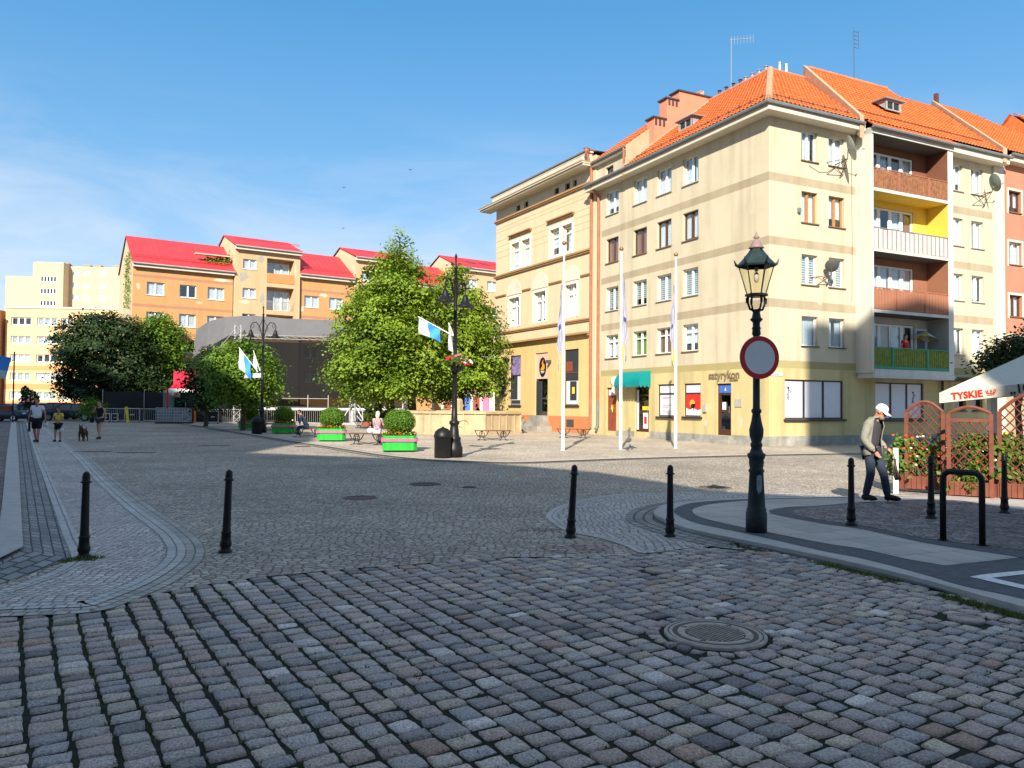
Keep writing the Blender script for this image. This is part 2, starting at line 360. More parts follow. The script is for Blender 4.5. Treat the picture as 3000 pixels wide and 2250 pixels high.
# right island, nested bands
def isl(name, pts, z, m, th=.0): 
    return sheet(name, smoothline(P(pts)), z, m, th)
apron = P([(2500, 1452), (2223, 1444), (2133, 1440), (1975, 1444), (1816, 1449), (1717, 1462.5), (1635.6, 1485), (1601.7, 1507.7), (1608.5, 1526), (1649, 1552), (1703, 1567), (1753, 1577), (1830, 1600), (1889, 1622), (2033, 1604), (2178, 1596), (2400, 1560)])
AP = smoothline(apron); sheet('pale_apron', AP, .004, M_light)
ribbon('apron_edge', offset(AP[:66], 0), offset(AP[:66], .14), .008, M_edge)
GU = smoothline(P([(3400, 1444), (2400, 1456), (2178, 1460), (1997, 1469), (1907, 1479), (1852.6, 1496), (1832, 1517), (1848, 1535), (1907, 1557), (1988, 1580), (2088, 1603), (2178, 1612), (2190, 1598)]))
sheet('island_gutter_base', GU+[G(3400, 1880)], .006, M_dark)
ribbon('island_gutter', offset(GU[5:-5], 0), offset(GU[5:-5], .42), .010, bricky('gutter3b', (.26, .25, .24), .2, .14, .25, .22, .018, .5))
KB = [(3400, 1445), (2400, 1463), (2178, 1466), (2042, 1474.6), (1952, 1485), (1920, 1503), (1920, 1517), (1943, 1530), (1997, 1553), (2088, 1575.5), (2178, 1593.6), (2400, 1640), (2569, 1678), (2704, 1712), (2822, 1745.6), (3000, 1796), (3400, 1912)]
isl('island_kerb', KB, .05, M_kerb, .1)
isl('island_dark_band', [(3400, 1447), (2400, 1466.5), (2178, 1471.5), (2042, 1480.6), (1988, 1494), (1975, 1508), (1988, 1521), (2042, 1544), (2178, 1573), (2400, 1625), (2526.6, 1650.6), (2695, 1695), (2822, 1733), (3000, 1773), (3400, 1880)], .054, M_dark)
M_path = bricky('path_slabs', (.42, .38, .345), .5, .5, .55, .09, .009, .5, .3)
b = MB(); pp = smoothline(P([(3400, 1449), (2400, 1469), (2200, 1476), (2088, 1487), (2038, 1498.6), (2029, 1510), (2051.5, 1526), (2133, 1548), (2400, 1602.6), (2526.6, 1623), (2653, 1653)]))+P([(2771, 1674), (2986.5, 1648.5), (3400, 1560)])
b.poly([(x, y, .058) for x, y in pp], 0, [(x*.9+y*.4, y*.9-x*.4) for x, y in pp]); me = b.mesh('island_path', M_path); bm = bmesh.new(); bm.from_mesh(me); bmesh.ops.triangulate(bm, faces=bm.faces, ngon_method='EAR_CLIP')
for f in bm.faces:
    f.normal_update()
    if f.normal.z < 0: f.normal_flip()
bm.to_mesh(me); bm.free(); struct(link('island_path', me))
isl('island_inner_band', [(3400, 1530), (3000, 1505), (2822, 1477.6), (2695, 1473), (2632, 1477.6), (2518, 1482), (2400, 1492.5), (2314, 1496), (2259.5, 1505), (2255, 1512), (2277.6, 1521), (2400, 1545), (2526.6, 1564), (2695, 1602), (2822, 1623), (2986.5, 1648.5), (3100, 1672), (3400, 1740)], .062, M_dark)
isl('island_cobbles', [(3400, 1535), (3000, 1508), (2822, 1480), (2695, 1476), (2632, 1480), (2518, 1486), (2400, 1497), (2336, 1504), (2323, 1512), (2336, 1521), (2400, 1536.7), (2526.6, 1553.6), (2695, 1589.5), (2864, 1612.7), (3000, 1629.5), (3400, 1690)], .066, M_inner)
M_paint = mat('road_paint', (.7, .7, .68), .7, .25, 25, .3, 60)
zr = lambda pts: [(2400+x/2.37, 1100+y/2.37) for x, y in pts]
sheet('parking_line', P(zr([(1045, 1440), (1150, 1422), (1422, 1395), (1800, 1350), (1800, 1375), (1422, 1422), (1200, 1448), (1422, 1500), (1800, 1590), (1800, 1625), (1422, 1528), (1220, 1482), (1120, 1456)])), .059, M_paint)
# plaza pavement behind the drain line
KL = smoothline(P([(395, 1228), (500, 1238), (580, 1248), (650, 1260), (752, 1276.6), (874, 1297), (955, 1309), (1036.5, 1322), (1100, 1332), (1190, 1343), (1278, 1349), (1410, 1354), (1532, 1356), (1771, 1347), (2042, 1339), (2400, 1331), (2620, 1330), (3000, 1334), (3600, 1340)]), 3)
sheet('plaza_pavement', KL+[(200, 60), (200, 250), (-90, 250)], .004, M_plaza)
ribbon('plaza_kerb', KL, offset(KL, .2), .03, M_kerb); ribbon('plaza_drain_line', offset(KL, -.02), offset(KL, -.13), .008, M_line)
ribbon('plaza_drain_line_near', offset(KL, -.3), offset(KL, -.38), .008, M_line); ribbon('plaza_drain_line_far', offset(KL, .34), offset(KL, .40), .008, M_line)
# ---- the big setts as real stones
def inside(p, poly):
    x, y = p; c = False; j = len(poly)-1
    for i in range(len(poly)):
        xi, yi = poly[i]; xj, yj = poly[j]
        if (yi > y) != (yj > y) and x < (xj-xi)*(y-yi)/(yj-yi)+xi: c = not c
        j = i
    return c
def setts():
    b = MB(); b.col = []; R = random.Random(3)
    area = [(-9, 1.0), (13, 1.0), (13, 4.0)]+P([(3400, 1912), (3000, 1798), (2704, 1714), (2400, 1642), (2178, 1598), (2033, 1601), (1889, 1619), (1700, 1629), (1500, 1629), (1250, 1646), (1000, 1664), (760, 1685), (600, 1706), (480, 1729), (380, 1749), (270, 1769), (0, 1781), (-900, 1833)])
    holes = [(G(2095, 1857), .455), (G(1930, 1670), .12), (G(2830, 1812), .11)]
    a = rad(-32); d = Vector((math.sin(a), math.cos(a))); q = Vector((d.y, -d.x))
    palette = [(1, 1, 1.02), (1.0, .94, .95), (.80, .80, .84), (1.18, 1.13, 1.06), (1.06, .92, .88), (.55, .56, .60), (1.55, 1.56, 1.6), (1.02, .78, .70), (.86, .90, .98), (1.2, 1.13, .98)]
    wts = [11, 10, 6, 8, 6, 2, 1.5, 1.2, 5, 3]
    def stone(cx, cy, ux, uy, lx, ly, ang=0.):
        pal = R.choices(palette, wts)[0]; k = R.uniform(.85, 1.15); col = (pal[0]*k, pal[1]*k, pal[2]*k, 1)
        n = 6; hgt = R.uniform(-.004, .004); ta = R.uniform(-.03, .03); tb = R.uniform(-.03, .03); seed = R.uniform(0, 99)
        cj = [(R.uniform(-.012, .012), R.uniform(-.012, .012)) for _ in range(4)]
        ids = []; GRD = (-1, -.90, -.5, 0, .5, .90, 1)
        for i in range(n+1):
            for j in range(n+1):
                s, t = i/n*2-1, j/n*2-1
                # rounded-square footprint
                S, T = GRD[i], GRD[j]
                rr = 1-.06*(abs(S)**4)*(abs(T)**4)*1.2
                x = S*lx/2*rr; y = T*ly/2*rr
                x += ((1-S)*(1-T)*cj[0][0]+(1+S)*(1-T)*cj[1][0]+(1-S)*(1+T)*cj[2][0]+(1+S)*(1+T)*cj[3][0])/4
                y += ((1-S)*(1-T)*cj[0][1]+(1+S)*(1-T)*cj[1][1]+(1-S)*(1+T)*cj[2][1]+(1+S)*(1+T)*cj[3][1])/4
                e = max(abs(S), abs(T)); edge = i in (0, n) or j in (0, n)
                nn = noise.noise(Vector((x*16+seed, y*16, seed)))
                z = hgt+.005*(1-e**3)+S*ta*lx/2+T*tb*ly/2+.0055*nn
                if edge: z -= .05; x *= 1.02+.06*nn; y *= 1.02+.06*nn
                elif i in (1, n-1) or j in (1, n-1): z -= .002
                wx = cx+ux.x*x+uy.x*y; wy = cy+ux.y*x+uy.y*y
                ids.append(b.vert((wx, wy, z-.004))); b.col.append(col)
        for i in range(n):
            for j in range(n):
                b.face((ids[i*(n+1)+j], ids[(i+1)*(n+1)+j], ids[(i+1)*(n+1)+j+1], ids[i*(n+1)+j+1]))
    s = -12.
    while s < 14:
        w_ = R.uniform(.165, .195); t = -14+R.uniform(0, .2); gap = R.uniform(.006, .014)+(.007 if s < 0 else 0)
        while t < 20:
            l_ = R.choice((.12, .13, .14, .15, .16, .18)); c = q*(s+w_/2)+d*(t+l_/2)
            wob = .03*math.sin(t*.7+s)
            c = c+q*wob
            if abs(c.x) < .85*c.y+3 and c.y > 1.2 and c.y < 12 and inside(c, area) and all((c-Vector(h)).length > r+.05 for h, r in holes):
                stone(c.x, c.y, q, d, w_-gap-.004, l_-R.uniform(.010, .017))
            t += l_
        s += w_
    # small ring stones around the manhole
    for h, r in holes[:1]:
        for k in range(27):
            a = 2*PI*k/27; u = Vector((math.cos(a), math.sin(a))); c = Vector(h)+u*(r-.01); stone(c.x, c.y, u, Vector((-u.y, u.x)), .095, .09)
    return b
b = setts()
M_sett = mat('granite_setts', (.50, .435, .39), .78, .6, 70, 1.0, 110, attr=True, spec=.35)
me = b.mesh('granite_setts', M_sett, True)
struct(link('granite_setts', me))
# ---- repaired patches in the small cobbles, litter
M_patch = mosaic('repair_cobble', (.40, .32, .28), 9, .28, .3, .10)
def blob(cx, cy, rx, ry, k=9, seed=1):
    R = random.Random(seed); return smoothline([G(cx+math.cos(2*PI*i/k)*rx*R.uniform(.75, 1.15), cy+math.sin(2*PI*i/k)*ry*R.uniform(.75, 1.15)) for i in range(k)]+[G(cx+rx*.95, cy)], 4)
sheet('cobble_patch', blob(1690, 1608, 105, 16, seed=3), .0035, M_patch); sheet('cobble_patch', blob(1140, 1622, 95, 13, seed=5), .0035, mosaic('repair_pale', (.50, .43, .38), 10, .3, .2, .09)); sheet('cobble_patch', blob(1590, 1552, 80, 5, seed=8), .0035, M_patch)
b = MB(); R = random.Random(31)
for k in range(150):
    c = V_ = Vector((R.uniform(-7, 7), R.uniform(3, 16), .009)); a = R.uniform(0, PI); s = R.uniform(.006, .016)
    i = [b.vert((c.x+math.cos(a+j*1.3)*s*(1+.5*(j % 2)), c.y+math.sin(a+j*1.3)*s, c.z+R.uniform(0, .006))) for j in range(4)]; b.face(i)
o = b.build('leaf_litter', mat('dry_leaf', (.34, .27, .15), .9, .3, 30)); o['kind'] = 'stuff'; o['label'] = 'dry leaf bits and litter scattered over the paving'
# ---- manholes and covers
M_iron = mat('cast_iron', (.38, .335, .29), .6, .3, 14, .4, 80, .2)
M_irond = mat('cast_iron_dark', (.07, .06, .055), .7, .3, 20)
def manhole(x, y, r, label, zz=.005, det=True, mt=None):
    o = empty('manhole_cover', (*G(x, y), zz))
    b = MB(); b.lathe([(r, -.04), (r, .0), (r*.97, .006), (r*.94, .006), (r*.93, -.002), (r*.915, -.002)], n=48); b.build('rim', mt or M_iron, o, True)
    b = MB(); b.lathe([(r*.905, -.03), (r*.905, .003), (r*.84, .004), (r*.83, -.003), (r*.74, -.003), (r*.73, .004), (r*.60, .004), (r*.59, -.004)], n=48); b.build('lid', mt or M_iron, o, True)
    if det:
        b = MB(); octr = [(r*.835, .0015), (r*.735, .0015)]; n = 48
        for a0 in range(n):
            t0, t1 = 2*PI*a0/n, 2*PI*(a0+1)/n; b.poly([(math.cos(t0)*r*.835, math.sin(t0)*r*.835, .0015), (math.cos(t1)*r*.835, math.sin(t1)*r*.835, .0015), (math.cos(t1)*r*.735, math.sin(t1)*r*.735, .0015), (math.cos(t0)*r*.735, math.sin(t0)*r*.735, .0015)])
            b.poly([(math.cos(t0)*r*.93, math.sin(t0)*r*.93, .003), (math.cos(t1)*r*.93, math.sin(t1)*r*.93, .003), (math.cos(t1)*r*.905, math.sin(t1)*r*.905, .003), (math.cos(t0)*r*.905, math.sin(t0)*r*.905, .003)])
        b.poly([(math.cos(2*PI*k/n)*r*.585, math.sin(2*PI*k/n)*r*.585, -.001) for k in range(n)]); b.build('groove', M_irond, o)
        b = MB(); s = r*.052; k = -10
        for i in range(-11, 12):
            for j in range(-11, 12):
                x_, y_ = i*s*1.02, j*s*1.02
                if math.hypot(x_, y_) < r*.57 and (i+j) % 2 == 0: b.box((x_-s*.42, y_-s*.42, -.006), (x_+s*.42, y_+s*.42, .004))
        b.build('grip_pattern', mt or M_iron, o)
        b = MB()
        for a in (.9, 2.5, 4.1, 5.6): b.box((math.cos(a)*r*.66-.02, math.sin(a)*r*.66-.012, .0), (math.cos(a)*r*.66+.02, math.sin(a)*r*.66+.012, .0055))
        build_each(b, 'lifting_slot', M_irond, o)
    tag(o, label, 'manhole cover'); return o
manhole(2095, 1857, .365, 'large round iron manhole cover with checkered centre among the big setts')
M_rust = mat('rusty_iron', (.20, .15, .12), .7, .3, 14, .4, 80)
manhole(2095, 1429, .34, 'reddish round manhole cover on sunlit cobbles beside the shadow edge', .008, True, M_rust)
manhole(1246, 1419, .33, 'dark round manhole cover in the shaded middle of the square', .006, False, M_irond)
manhole(1055, 1459, .30, 'reddish-brown manhole cover in the shaded square, nearer of two', .006, False, mat('iron_brown', (.14, .09, .075), .7, .3))
manhole(1375, 1428, .14, 'small dark cover in shade right of the dark manhole', .006, False, M_irond)
manhole(1930, 1670, .14, 'small round valve cover in the big setts beyond the large manhole', .003, False)
manhole(2830, 1812, .13, 'small round valve cover in the big setts near the right kerb', .003, False)
manhole(885, 1309, .3, 'flat dark cover in the sunlit wedge left of the drain line', .008, False, M_irond)
def grate(x, y, label):
    o = empty('drain_grate', (*G(x, y), .008), rad(12)); b = MB(); b.box((-.55, -.16, -.02), (.55, .16, .006))
    b.build('frame', M_irond, o); b = MB()
    for k in range(-9, 10): b.box((k*.055-.012, -.13, .0), (k*.055+.012, .13, .012))
    b.build('bars', M_iron, o); tag(o, label, 'drain grate', 'drain grates in the shaded square'); return o
grate(270, 1323, 'long dark drain grate near the walking woman'); grate(400, 1326, 'long dark drain grate right of the others, below the equipment cases'); grate(628, 1306, 'drain grate just above the tip of the sunlit wedge')
# ---- weeds
M_weed = leafmat('weed', (.05, .09, .015), (.14, .17, .03), .3)
def weeds(name, spots, n, r, hgt):
    b = MB(); b.col = []; R = random.Random(5)
    for (x, y) in spots:
        c = G(x, y)
        for k in range(n):
            a = R.uniform(0, 2*PI); q = r*R.random()**.7; p = Vector((c[0]+math.cos(a)*q, c[1]+math.sin(a)*q*.6, .0)); h = hgt*R.uniform(.4, 1); t = R.uniform(0, PI); w_ = .008
            i = [b.vert(p+Vector((math.cos(t)*w_, math.sin(t)*w_, 0))), b.vert(p-Vector((math.cos(t)*w_, math.sin(t)*w_, 0))), b.vert(p+Vector((R.uniform(-.03, .03), R.uniform(-.03, .03), h)))]
            b.face(i); g = R.random(); b.col += [(g, g, g, 1)]*3
    o = b.build(name, M_weed); o['kind'] = 'stuff'; o['label'] = 'short green weeds growing in the paving joints'; return o
line = lambda a, b_, n: [(a[0]+(b_[0]-a[0])*k/n, a[1]+(b_[1]-a[1])*k/n) for k in range(n+1)]
weeds('kerb_weeds', line((2140, 1597), (2230, 1615), 8)+line((2400, 1650), (2620, 1702), 22)+line((2760, 1745), (3060, 1830), 34), 34, .09, .03)
weeds('bollard_weeds', [(225, 1640), (250, 1642), (275, 1636), (200, 1646), (2172, 1588), (2150, 1583)], 110, .11, .04)
weeds('rack_weeds', [(2763, 1578), (2790, 1585), (2860, 1598), (2885, 1598), (2910, 1600), (2500, 1542), (2520, 1545), (2925, 1716), (2960, 1722)], 160, .17, .04)
# weeds in the long joints of the near setts
R = random.Random(9); sp_ = []
a = rad(-32); d_ = Vector((math.sin(a), math.cos(a))); q_ = Vector((d_.y, -d_.x))
b = MB(); b.col = []
for k in range(9000):
    c = Vector((R.uniform(-6.5, 6.5), R.uniform(2.6, 8.6)))
    if abs(c.x) > .8*c.y+1: continue
    if noise.noise(Vector((c.x*.5, c.y*.5, 3))) < -.12 + (.25 if c.x > 0 else 0): continue
    s_ = (c.dot(q_)+12) ; s_ = round(s_/.185)*.185-12
    c = q_*(s_+R.uniform(-.012, .012))+d_*c.dot(d_)
    if c.y > 8.2-.12*abs(c.x): continue
    h = R.uniform(.004, .016); t = R.uniform(0, PI); w_ = R.uniform(.004, .010); p = Vector((c.x, c.y, -.015))
    i = [b.vert(p+Vector((math.cos(t)*w_, math.sin(t)*w_, 0))), b.vert(p-Vector((math.cos(t)*w_, math.sin(t)*w_, 0))), b.vert(p+Vector((R.uniform(-.015, .015), R.uniform(-.015, .015), .012+h)))]
    b.face(i); g = R.random()*.6; b.col += [(g, g, g, 1)]*3
o = b.build('joint_moss', M_weed); o['kind'] = 'stuff'; o['label'] = 'moss and tiny weeds in the joints of the big setts'
# ---- unseen buildings added behind the viewer, outlines shaped to cast the square's shadows
M_caster = mat('caster_stone', (.35, .30, .25), .85, .15, .4, .2, 6)
def caster(name, prof, y0, y1, label, cat):
    o = empty(name, (0, y0, 0)); xs = [p[0] for p in prof]
    b = MB(); b.profY([(xs[0], 0)]+prof+[(xs[-1], 0)], -(y0-y1), 0) if False else b.profY([(xs[0], 0)]+prof+[(xs[-1], 0)], 0, y1-y0)
    b.build('wall', M_caster, o)
    for k, x in enumerate([xs[0]+2+i*3.2 for i in range(int((xs[-1]-xs[0]-2)/3.2))]):
        b = MB(); b.box((x, .02, 3), (x+1.2, .06, 7)); b.build('window', mat('dark_pane', (.03, .035, .04), .2), o)  # panes only dress the unseen shadow casters
    tag(o, label, cat); return o
caster('town_church', [(-70, 55.5), (-53.9, 52.7), (-37.4, 44.5), (-28.8, 37.5), (-20.5, 31.6), (-16.4, 25.9), (-17.1, 21.6)], -10, -22, 'unseen church-like block behind the viewer on the left, shaped to cast the left shade', 'church')
caster('townhouse_shadow_caster', [(-17.05, 21.5), (-7.24, 19.3), (-2.98, 17.24), (-.34, 14.8), (1.87, 14.25), (3.54, 13.84), (4.62, 13.25), (4.95, 13.4)], -10, -22, 'unseen townhouse-like block behind the viewer, roofline shaped to cast the near shadow edge', 'building')
caster('stone_tower', [(5.0, 31.1), (6.24, 31.4), (7.5, 31.8), (8, 31.9), (10.5, 33.5), (12.8, 33.9), (13.77, 32.8), (14.62, 32.2), (15.2, 31)], -10, -18, 'unseen tower-like block behind the viewer on the right, top shaped to cast the facade shadow', 'tower')
# ============================================================ BUILDINGS
M_white = mat('white_paint', (.78, .78, .76), .5, .05, 3)
M_brownf = mat('brown_frame', (.10, .045, .025), .5, .15, 5)
M_oak = mat('oak_frame', (.42, .20, .06), .5, .15, 5)
M_darkf = mat('dark_frame', (.035, .03, .035), .5)
M_sill = mat('sill_brown', (.20, .12, .08), .6, .2)
M_sillg = mat('sill_grey', (.35, .34, .31), .7, .2)
M_glass = glassmat('window_glass', (.86, .9, .93), .10)
M_lace = mat('lace_curtain', (.82, .82, .80), .9, .08, 9); M_bl = mat('roller_blind', (.78, .82, .76), .8, .06)
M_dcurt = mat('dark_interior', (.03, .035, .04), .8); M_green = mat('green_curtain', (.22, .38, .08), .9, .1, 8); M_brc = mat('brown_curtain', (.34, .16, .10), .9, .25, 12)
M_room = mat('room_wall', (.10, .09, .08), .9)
CURT = dict(lace=M_lace, blind=M_bl, dark=None, green=M_green, brown=M_brc)
WC = {}; VAR = [0]
def window(par, p, rz, w, h, fr='white', cur='lace', sash=2, trans=False, sill='brown', dep=.14, fw=.055, tilt=False, detail=True, label=None):
    """a window unit: x right, z up, -y outside; lower left corner at p"""
    VAR[0] += 1; vv = (VAR[0]*7) % 5 if detail else 0; key = (vv, round(w, 2), round(h, 2), fr, cur, sash, trans, tilt, fw, dep, sill, detail)
    F_ = dict(white=M_white, brown=M_brownf, oak=M_oak, dark=M_darkf)[fr]
    if key not in WC:
        b = MB(); y0, y1 = dep, dep+.07
        b.box((0, y0, 0), (w, y1, fw)); b.box((0, y0, h-fw), (w, y1, h)); b.box((0, y0, fw), (fw, y1, h-fw)); b.box((w-fw, y0, fw), (w, y1, h-fw))
        for k in range(1, sash): x = w*k/sash; b.box((x-fw*.8, y0-.012, fw), (x+fw*.8, y1, h-fw))
        if trans: b.box((fw, y0-.005, h*.70-fw*.5), (w-fw, y1-.004, h*.70+fw*.5))
        if detail:
            for k in range(sash):
                a, c = w*k/sash+fw*.9, w*(k+1)/sash-fw*.9
                for q in ((a, fw, a+.03, h-fw), (c-.03, fw, c, h-fw)): b.box((q[0], y0+.012, q[1]), (q[2], y1-.01, q[3]))
        fm = b.mesh('window', F_)
        b = MB(); b.box((fw*.5, y0+.035, fw*.5), (w-fw*.5, y0+.043, h-fw*.5)); gm = b.mesh('pane', M_glass)
        cm = None
        if CURT[cur]:
            b = MB(); R = random.Random(int(w*100)+len(WC)); yy = y1+.035
            if cur == 'blind':
                k = 0; z = h-.02
                while z > .05+(.3*h if tilt else 0)+(0, .12, 0, .35, 0)[vv]*h: b.box((.03, yy, z-.075), (w-.03, yy+.01, z)); z -= .105
            else:
                spans = [(0.02, w-.02)] if cur != 'lace' else ([(0.02, w-.02)], [(.02, w*.40), (w*.62, w-.02)], [(0.02, w-.02)], [(.02, w*.28), (w*.30, w*.8)], [(.3*w, w-.02)])[vv]
                for (s0, s1) in spans:
                    n = max(6, int((s1-s0)/.03)); ph = R.random()*6; x_ = [s0+(s1-s0)*i/n for i in range(n+1)]
                    zz = 0.02 if cur != 'lace' else (.02, .02, h*.30, h*.1, .02)[vv]; ty = [yy+.025*math.sin(i*1.9+ph)+.01*math.sin(i*.7) for i in range(n+1)]
                    A = [b.vert((x_[i], ty[i], zz)) for i in range(n+1)]; B_ = [b.vert((x_[i], ty[i], h)) for i in range(n+1)]
                    for i in range(n): b.face((A[i], A[i+1], B_[i+1], B_[i]))
            cm = b.mesh('curtain', CURT[cur])
        b = MB(); b.box((-.05, -.07, -.045), (w+.05, dep, -.004)); sm = b.mesh('sill', M_sill if sill == 'brown' else (M_darkf if sill == 'dark' else (M_white if sill == 'white' else M_sillg)))
        WC[key] = (fm, gm, cm, sm)
    fm, gm, cm, sm = WC[key]
    o = link('window', fm, par, p, rz); link('pane', gm, o)
    if cm: link('curtain', cm, o)
    if sill: link('sill', sm, o)
    if label: o['label'] = label
    return o
def wall(b, x0, x1, z0, z1, holes, at, rev=.16, zones=None, xb=()):
    """flat wall with openings. at(x,y,z)->point, y=inward; zones: list of (z_lo,z_hi,mat)"""
    zones = zones or []
    xs = sorted({x0, x1, *[h[0] for h in holes], *[h[1] for h in holes]}); zs = sorted({z0, z1, *[h[2] for h in holes], *[h[3] for h in holes], *[q for zz in zones for q in zz[:2] if z0 < q < z1]})
    xs = [x for x in xs if x0-1e-6 <= x <= x1+1e-6]; zs = [z for z in zs if z0-1e-6 <= z <= z1+1e-6]
    for i in range(len(xs)-1):
        for j in range(len(zs)-1):
            cx, cz = (xs[i]+xs[i+1])/2, (zs[j]+zs[j+1])/2
            if any(h[0] < cx < h[1] and h[2] < cz < h[3] for h in holes): continue
            m = 0
            for a, c, k in zones:
                if a < cz < c: m = k
            b.poly([at(xs[i], 0, zs[j]), at(xs[i+1], 0, zs[j]), at(xs[i+1], 0, zs[j+1]), at(xs[i], 0, zs[j+1])], m)
    for h in holes:
        m = 0; cz = (h[2]+h[3])/2
        for a, c, k in zones:
            if a < cz < c: m = k
        x, X, z, Z = h[:4]; r = h[4] if len(h) > 4 else rev
        b.poly([at(x, 0, z), at(x, r, z), at(x, r, Z), at(x, 0, Z)], m); b.poly([at(X, r, z), at(X, 0, z), at(X, 0, Z), at(X, r, Z)], m)
        b.poly([at(x, 0, Z), at(x, r, Z), at(X, r, Z), at(X, 0, Z)], m); b.poly([at(x, 0, z), at(X, 0, z), at(X, r, z), at(x, r, z)], m)
def tiles(b, E0, E1, T0, T1, m=0, tw=.24, rh=.34, amp=.05, step=.05, ns=4):
    """clay tile surface; eave E0->E1, top T0->T1 (local points), real relief"""
    E0, E1, T0, T1 = map(Vector, (E0, E1, T0, T1)); e = (E1-E0).normalized(); n = e.cross(T0-E0).normalized(); s = n.cross(e)
    if n.z < 0: n = -n
    if s.z < 0: s = -s
    to = lambda p: ((p-E0).dot(e), (p-E0).dot(s))
    a0, a1, t0, t1 = to(E0), to(E1), to(T0), to(T1); Ht = max(t0[1], t1[1]); rows = int(Ht/rh)+1; dx = tw/ns; prev = None
    topz = lambda x: t0[1]+(t1[1]-t0[1])*((x-t0[0])/((t1[0]-t0[0]) or 1)) if t1[0] != t0[0] else t0[1]
    for r in range(rows):
        for k, h in ((0, step), (1, .003)):
            y = min((r+k)*rh, Ht); f0 = y/t0[1] if t0[1] else 0; f1 = y/t1[1] if t1[1] else 0
            xl = a0[0]+(t0[0]-a0[0])*min(1, f0); xr = a1[0]+(t1[0]-a1[0])*min(1, f1)
            cols = range(int(math.floor(min(a0[0], t0[0])/dx)), int(math.ceil(max(a1[0], t1[0])/dx))+1); row = []
            for c in cols:
                x = min(max(c*dx, xl), xr); yy = y
                if t0[1] != t1[1]: yy = min(y, topz(min(max(x, t0[0]), t1[0])))
                ph = (c % ns)/ns*2*PI; hh = amp*(.5+.5*math.cos(ph))+h
                row.append(b.vert(E0+e*x+s*yy+n*hh))
            if prev:
                for i in range(len(row)-1):
                    A = (prev[i], prev[i+1], row[i+1], row[i])
                    if (Vector(b.v[A[0]])-Vector(b.v[A[1]])).length+(Vector(b.v[A[2]])-Vector(b.v[A[3]])).length > .004: b.face(A, m)
            prev = row
M_tile = mat('clay_tile', (.60, .145, .04), .8, .30, 3.5, .3, 40, streak=.35)
M_cream = mat('cream_plaster', (.56, .49, .355), .9, .07, .5, .25, 60, streak=.30)
M_beige = mat('beige_band', (.385, .315, .215), .9, .10, .9, .25, 60, streak=.25)
M_yel = mat('yellow_plaster', (.53, .44, .22), .9, .09, .9, .25, 60, streak=.35)
M_olv = mat('olive_band', (.36, .30, .14), .9, .06, .6)
M_concrete = mat('plinth_concrete', (.30, .29, .26), .9, .3, 1.5, .5, 25, streak=.4)
M_trim = mat('cream_trim', (.60, .55, .45), .8, .05, 1, streak=.12)
M_gutt = mat('gutter_metal', (.16, .17, .18), .5, .15, 3)
M_pipe = mat('downpipe_brown', (.32, .13, .075), .6, .15, 3); M_lead = mat('lead', (.33, .33, .33), .7, .2)
M_bal = mat('balcony_white', (.58, .57, .52), .8, .06, 1.2, streak=.25)
U26 = rad(26.2)
C0 = (10.797, 32.826)
c1 = empty('corner_apartment_building', (*C0, 0), U26)
tag(c1, 'cream five-storey apartment block with orange tiled roof on the square corner', 'building')
atB = lambda x, y, z: (x, y, z)                 # facade B faces local -y
atA = lambda s, y, z: (y, s, z)                 # facade A faces local -x, s runs away from the corner
rows_z = [(4.31, 5.60), (6.98, 8.29), (9.68, 11.04), (12.40, 13.72)]
bands = [(0, 3.32, 2), (3.32, 3.64, 3), (5.88, 6.25, 1), (8.54, 8.90, 1), (11.26, 11.63, 1)]
colA = [(4.55, 5.70), (6.6, 7.78), (8.65, 9.85), (11.28, 12.5)]
holesA = [(a, c, z, Z) for a, c in colA for z, Z in rows_z]+[(2.3, 3.26, .36, 2.70), (4.36, 5.58, 1.17, 2.75), (6.33, 7.66, 1.14, 2.75), (8.42, 9.66, .30, 2.70), (11.43, 12.40, .25, 2.66)]
colB = [(1.88, 2.84), (3.52, 4.50)]; colB2 = [(11.88, 12.78), (13.42, 14.38)]
holesB = [(a, c, z, Z) for a, c in colB for z, Z in rows_z]+[(.90, 4.38, 1.15, 2.84, .12)]
holesB2 = [(a, c, z, Z) for a, c in colB2 for z, Z in rows_z]+[(12.1, 12.9, 1.55, 2.75), (13.4, 14.2, 1.55, 2.75)]
b = MB()
wall(b, 0, 13.0, 0, 14.35, holesA, atA, .16, bands)
wall(b, 13.0, 13.95, 0, 14.35, [], atA, .16, [(0, 3.32, 2)])
wall(b, 0, 5.2, 0, 14.35, holesB, atB, .16, bands); wall(b, 10.75, 15.1, 0, 14.35, holesB2, atB, .16, bands)
wall(b, 5.2, 10.75, 0, 3.1, [(6.45, 9.76, 1.13, 2.83, .12)], atB, .16, [(0, 3.4, 2)])
wall(b, 10.2, 13.95, 14.35, 15.66, [(11.82, 12.6, 14.72, 15.17)], atA)
b.poly([(0, 13.95, 0), (11, 13.95, 0), (11, 13.95, 14.3), (5.2, 13.95, 18.9), (0, 13.95, 15.6)]); b.poly([(15.9, 0, 0), (15.9, 11, 0), (15.9, 11, 14.3), (15.9, 5, 18.9), (15.9, 0, 14.3)])
b.poly([(11, 13.95, 0), (11, 11, 0), (11, 11, 14.3), (11, 13.95, 14.3)]); b.poly([(11, 11, 0), (15.9, 11, 0), (15.9, 11, 14.3), (11, 11, 14.3)])
w1 = b.build('wall', [M_cream, M_beige, M_yel, M_olv], c1)
b = MB()
for z in (2.95, 5.9, 8.6, 11.3, 14.2): b.poly([(.3, .9, z), (10.9, .9, z), (10.9, 13.9, z), (.3, 13.9, z)]); b.poly([(10.9, .9, z), (15.8, .9, z), (15.8, 10.9, z), (10.9, 10.9, z)])
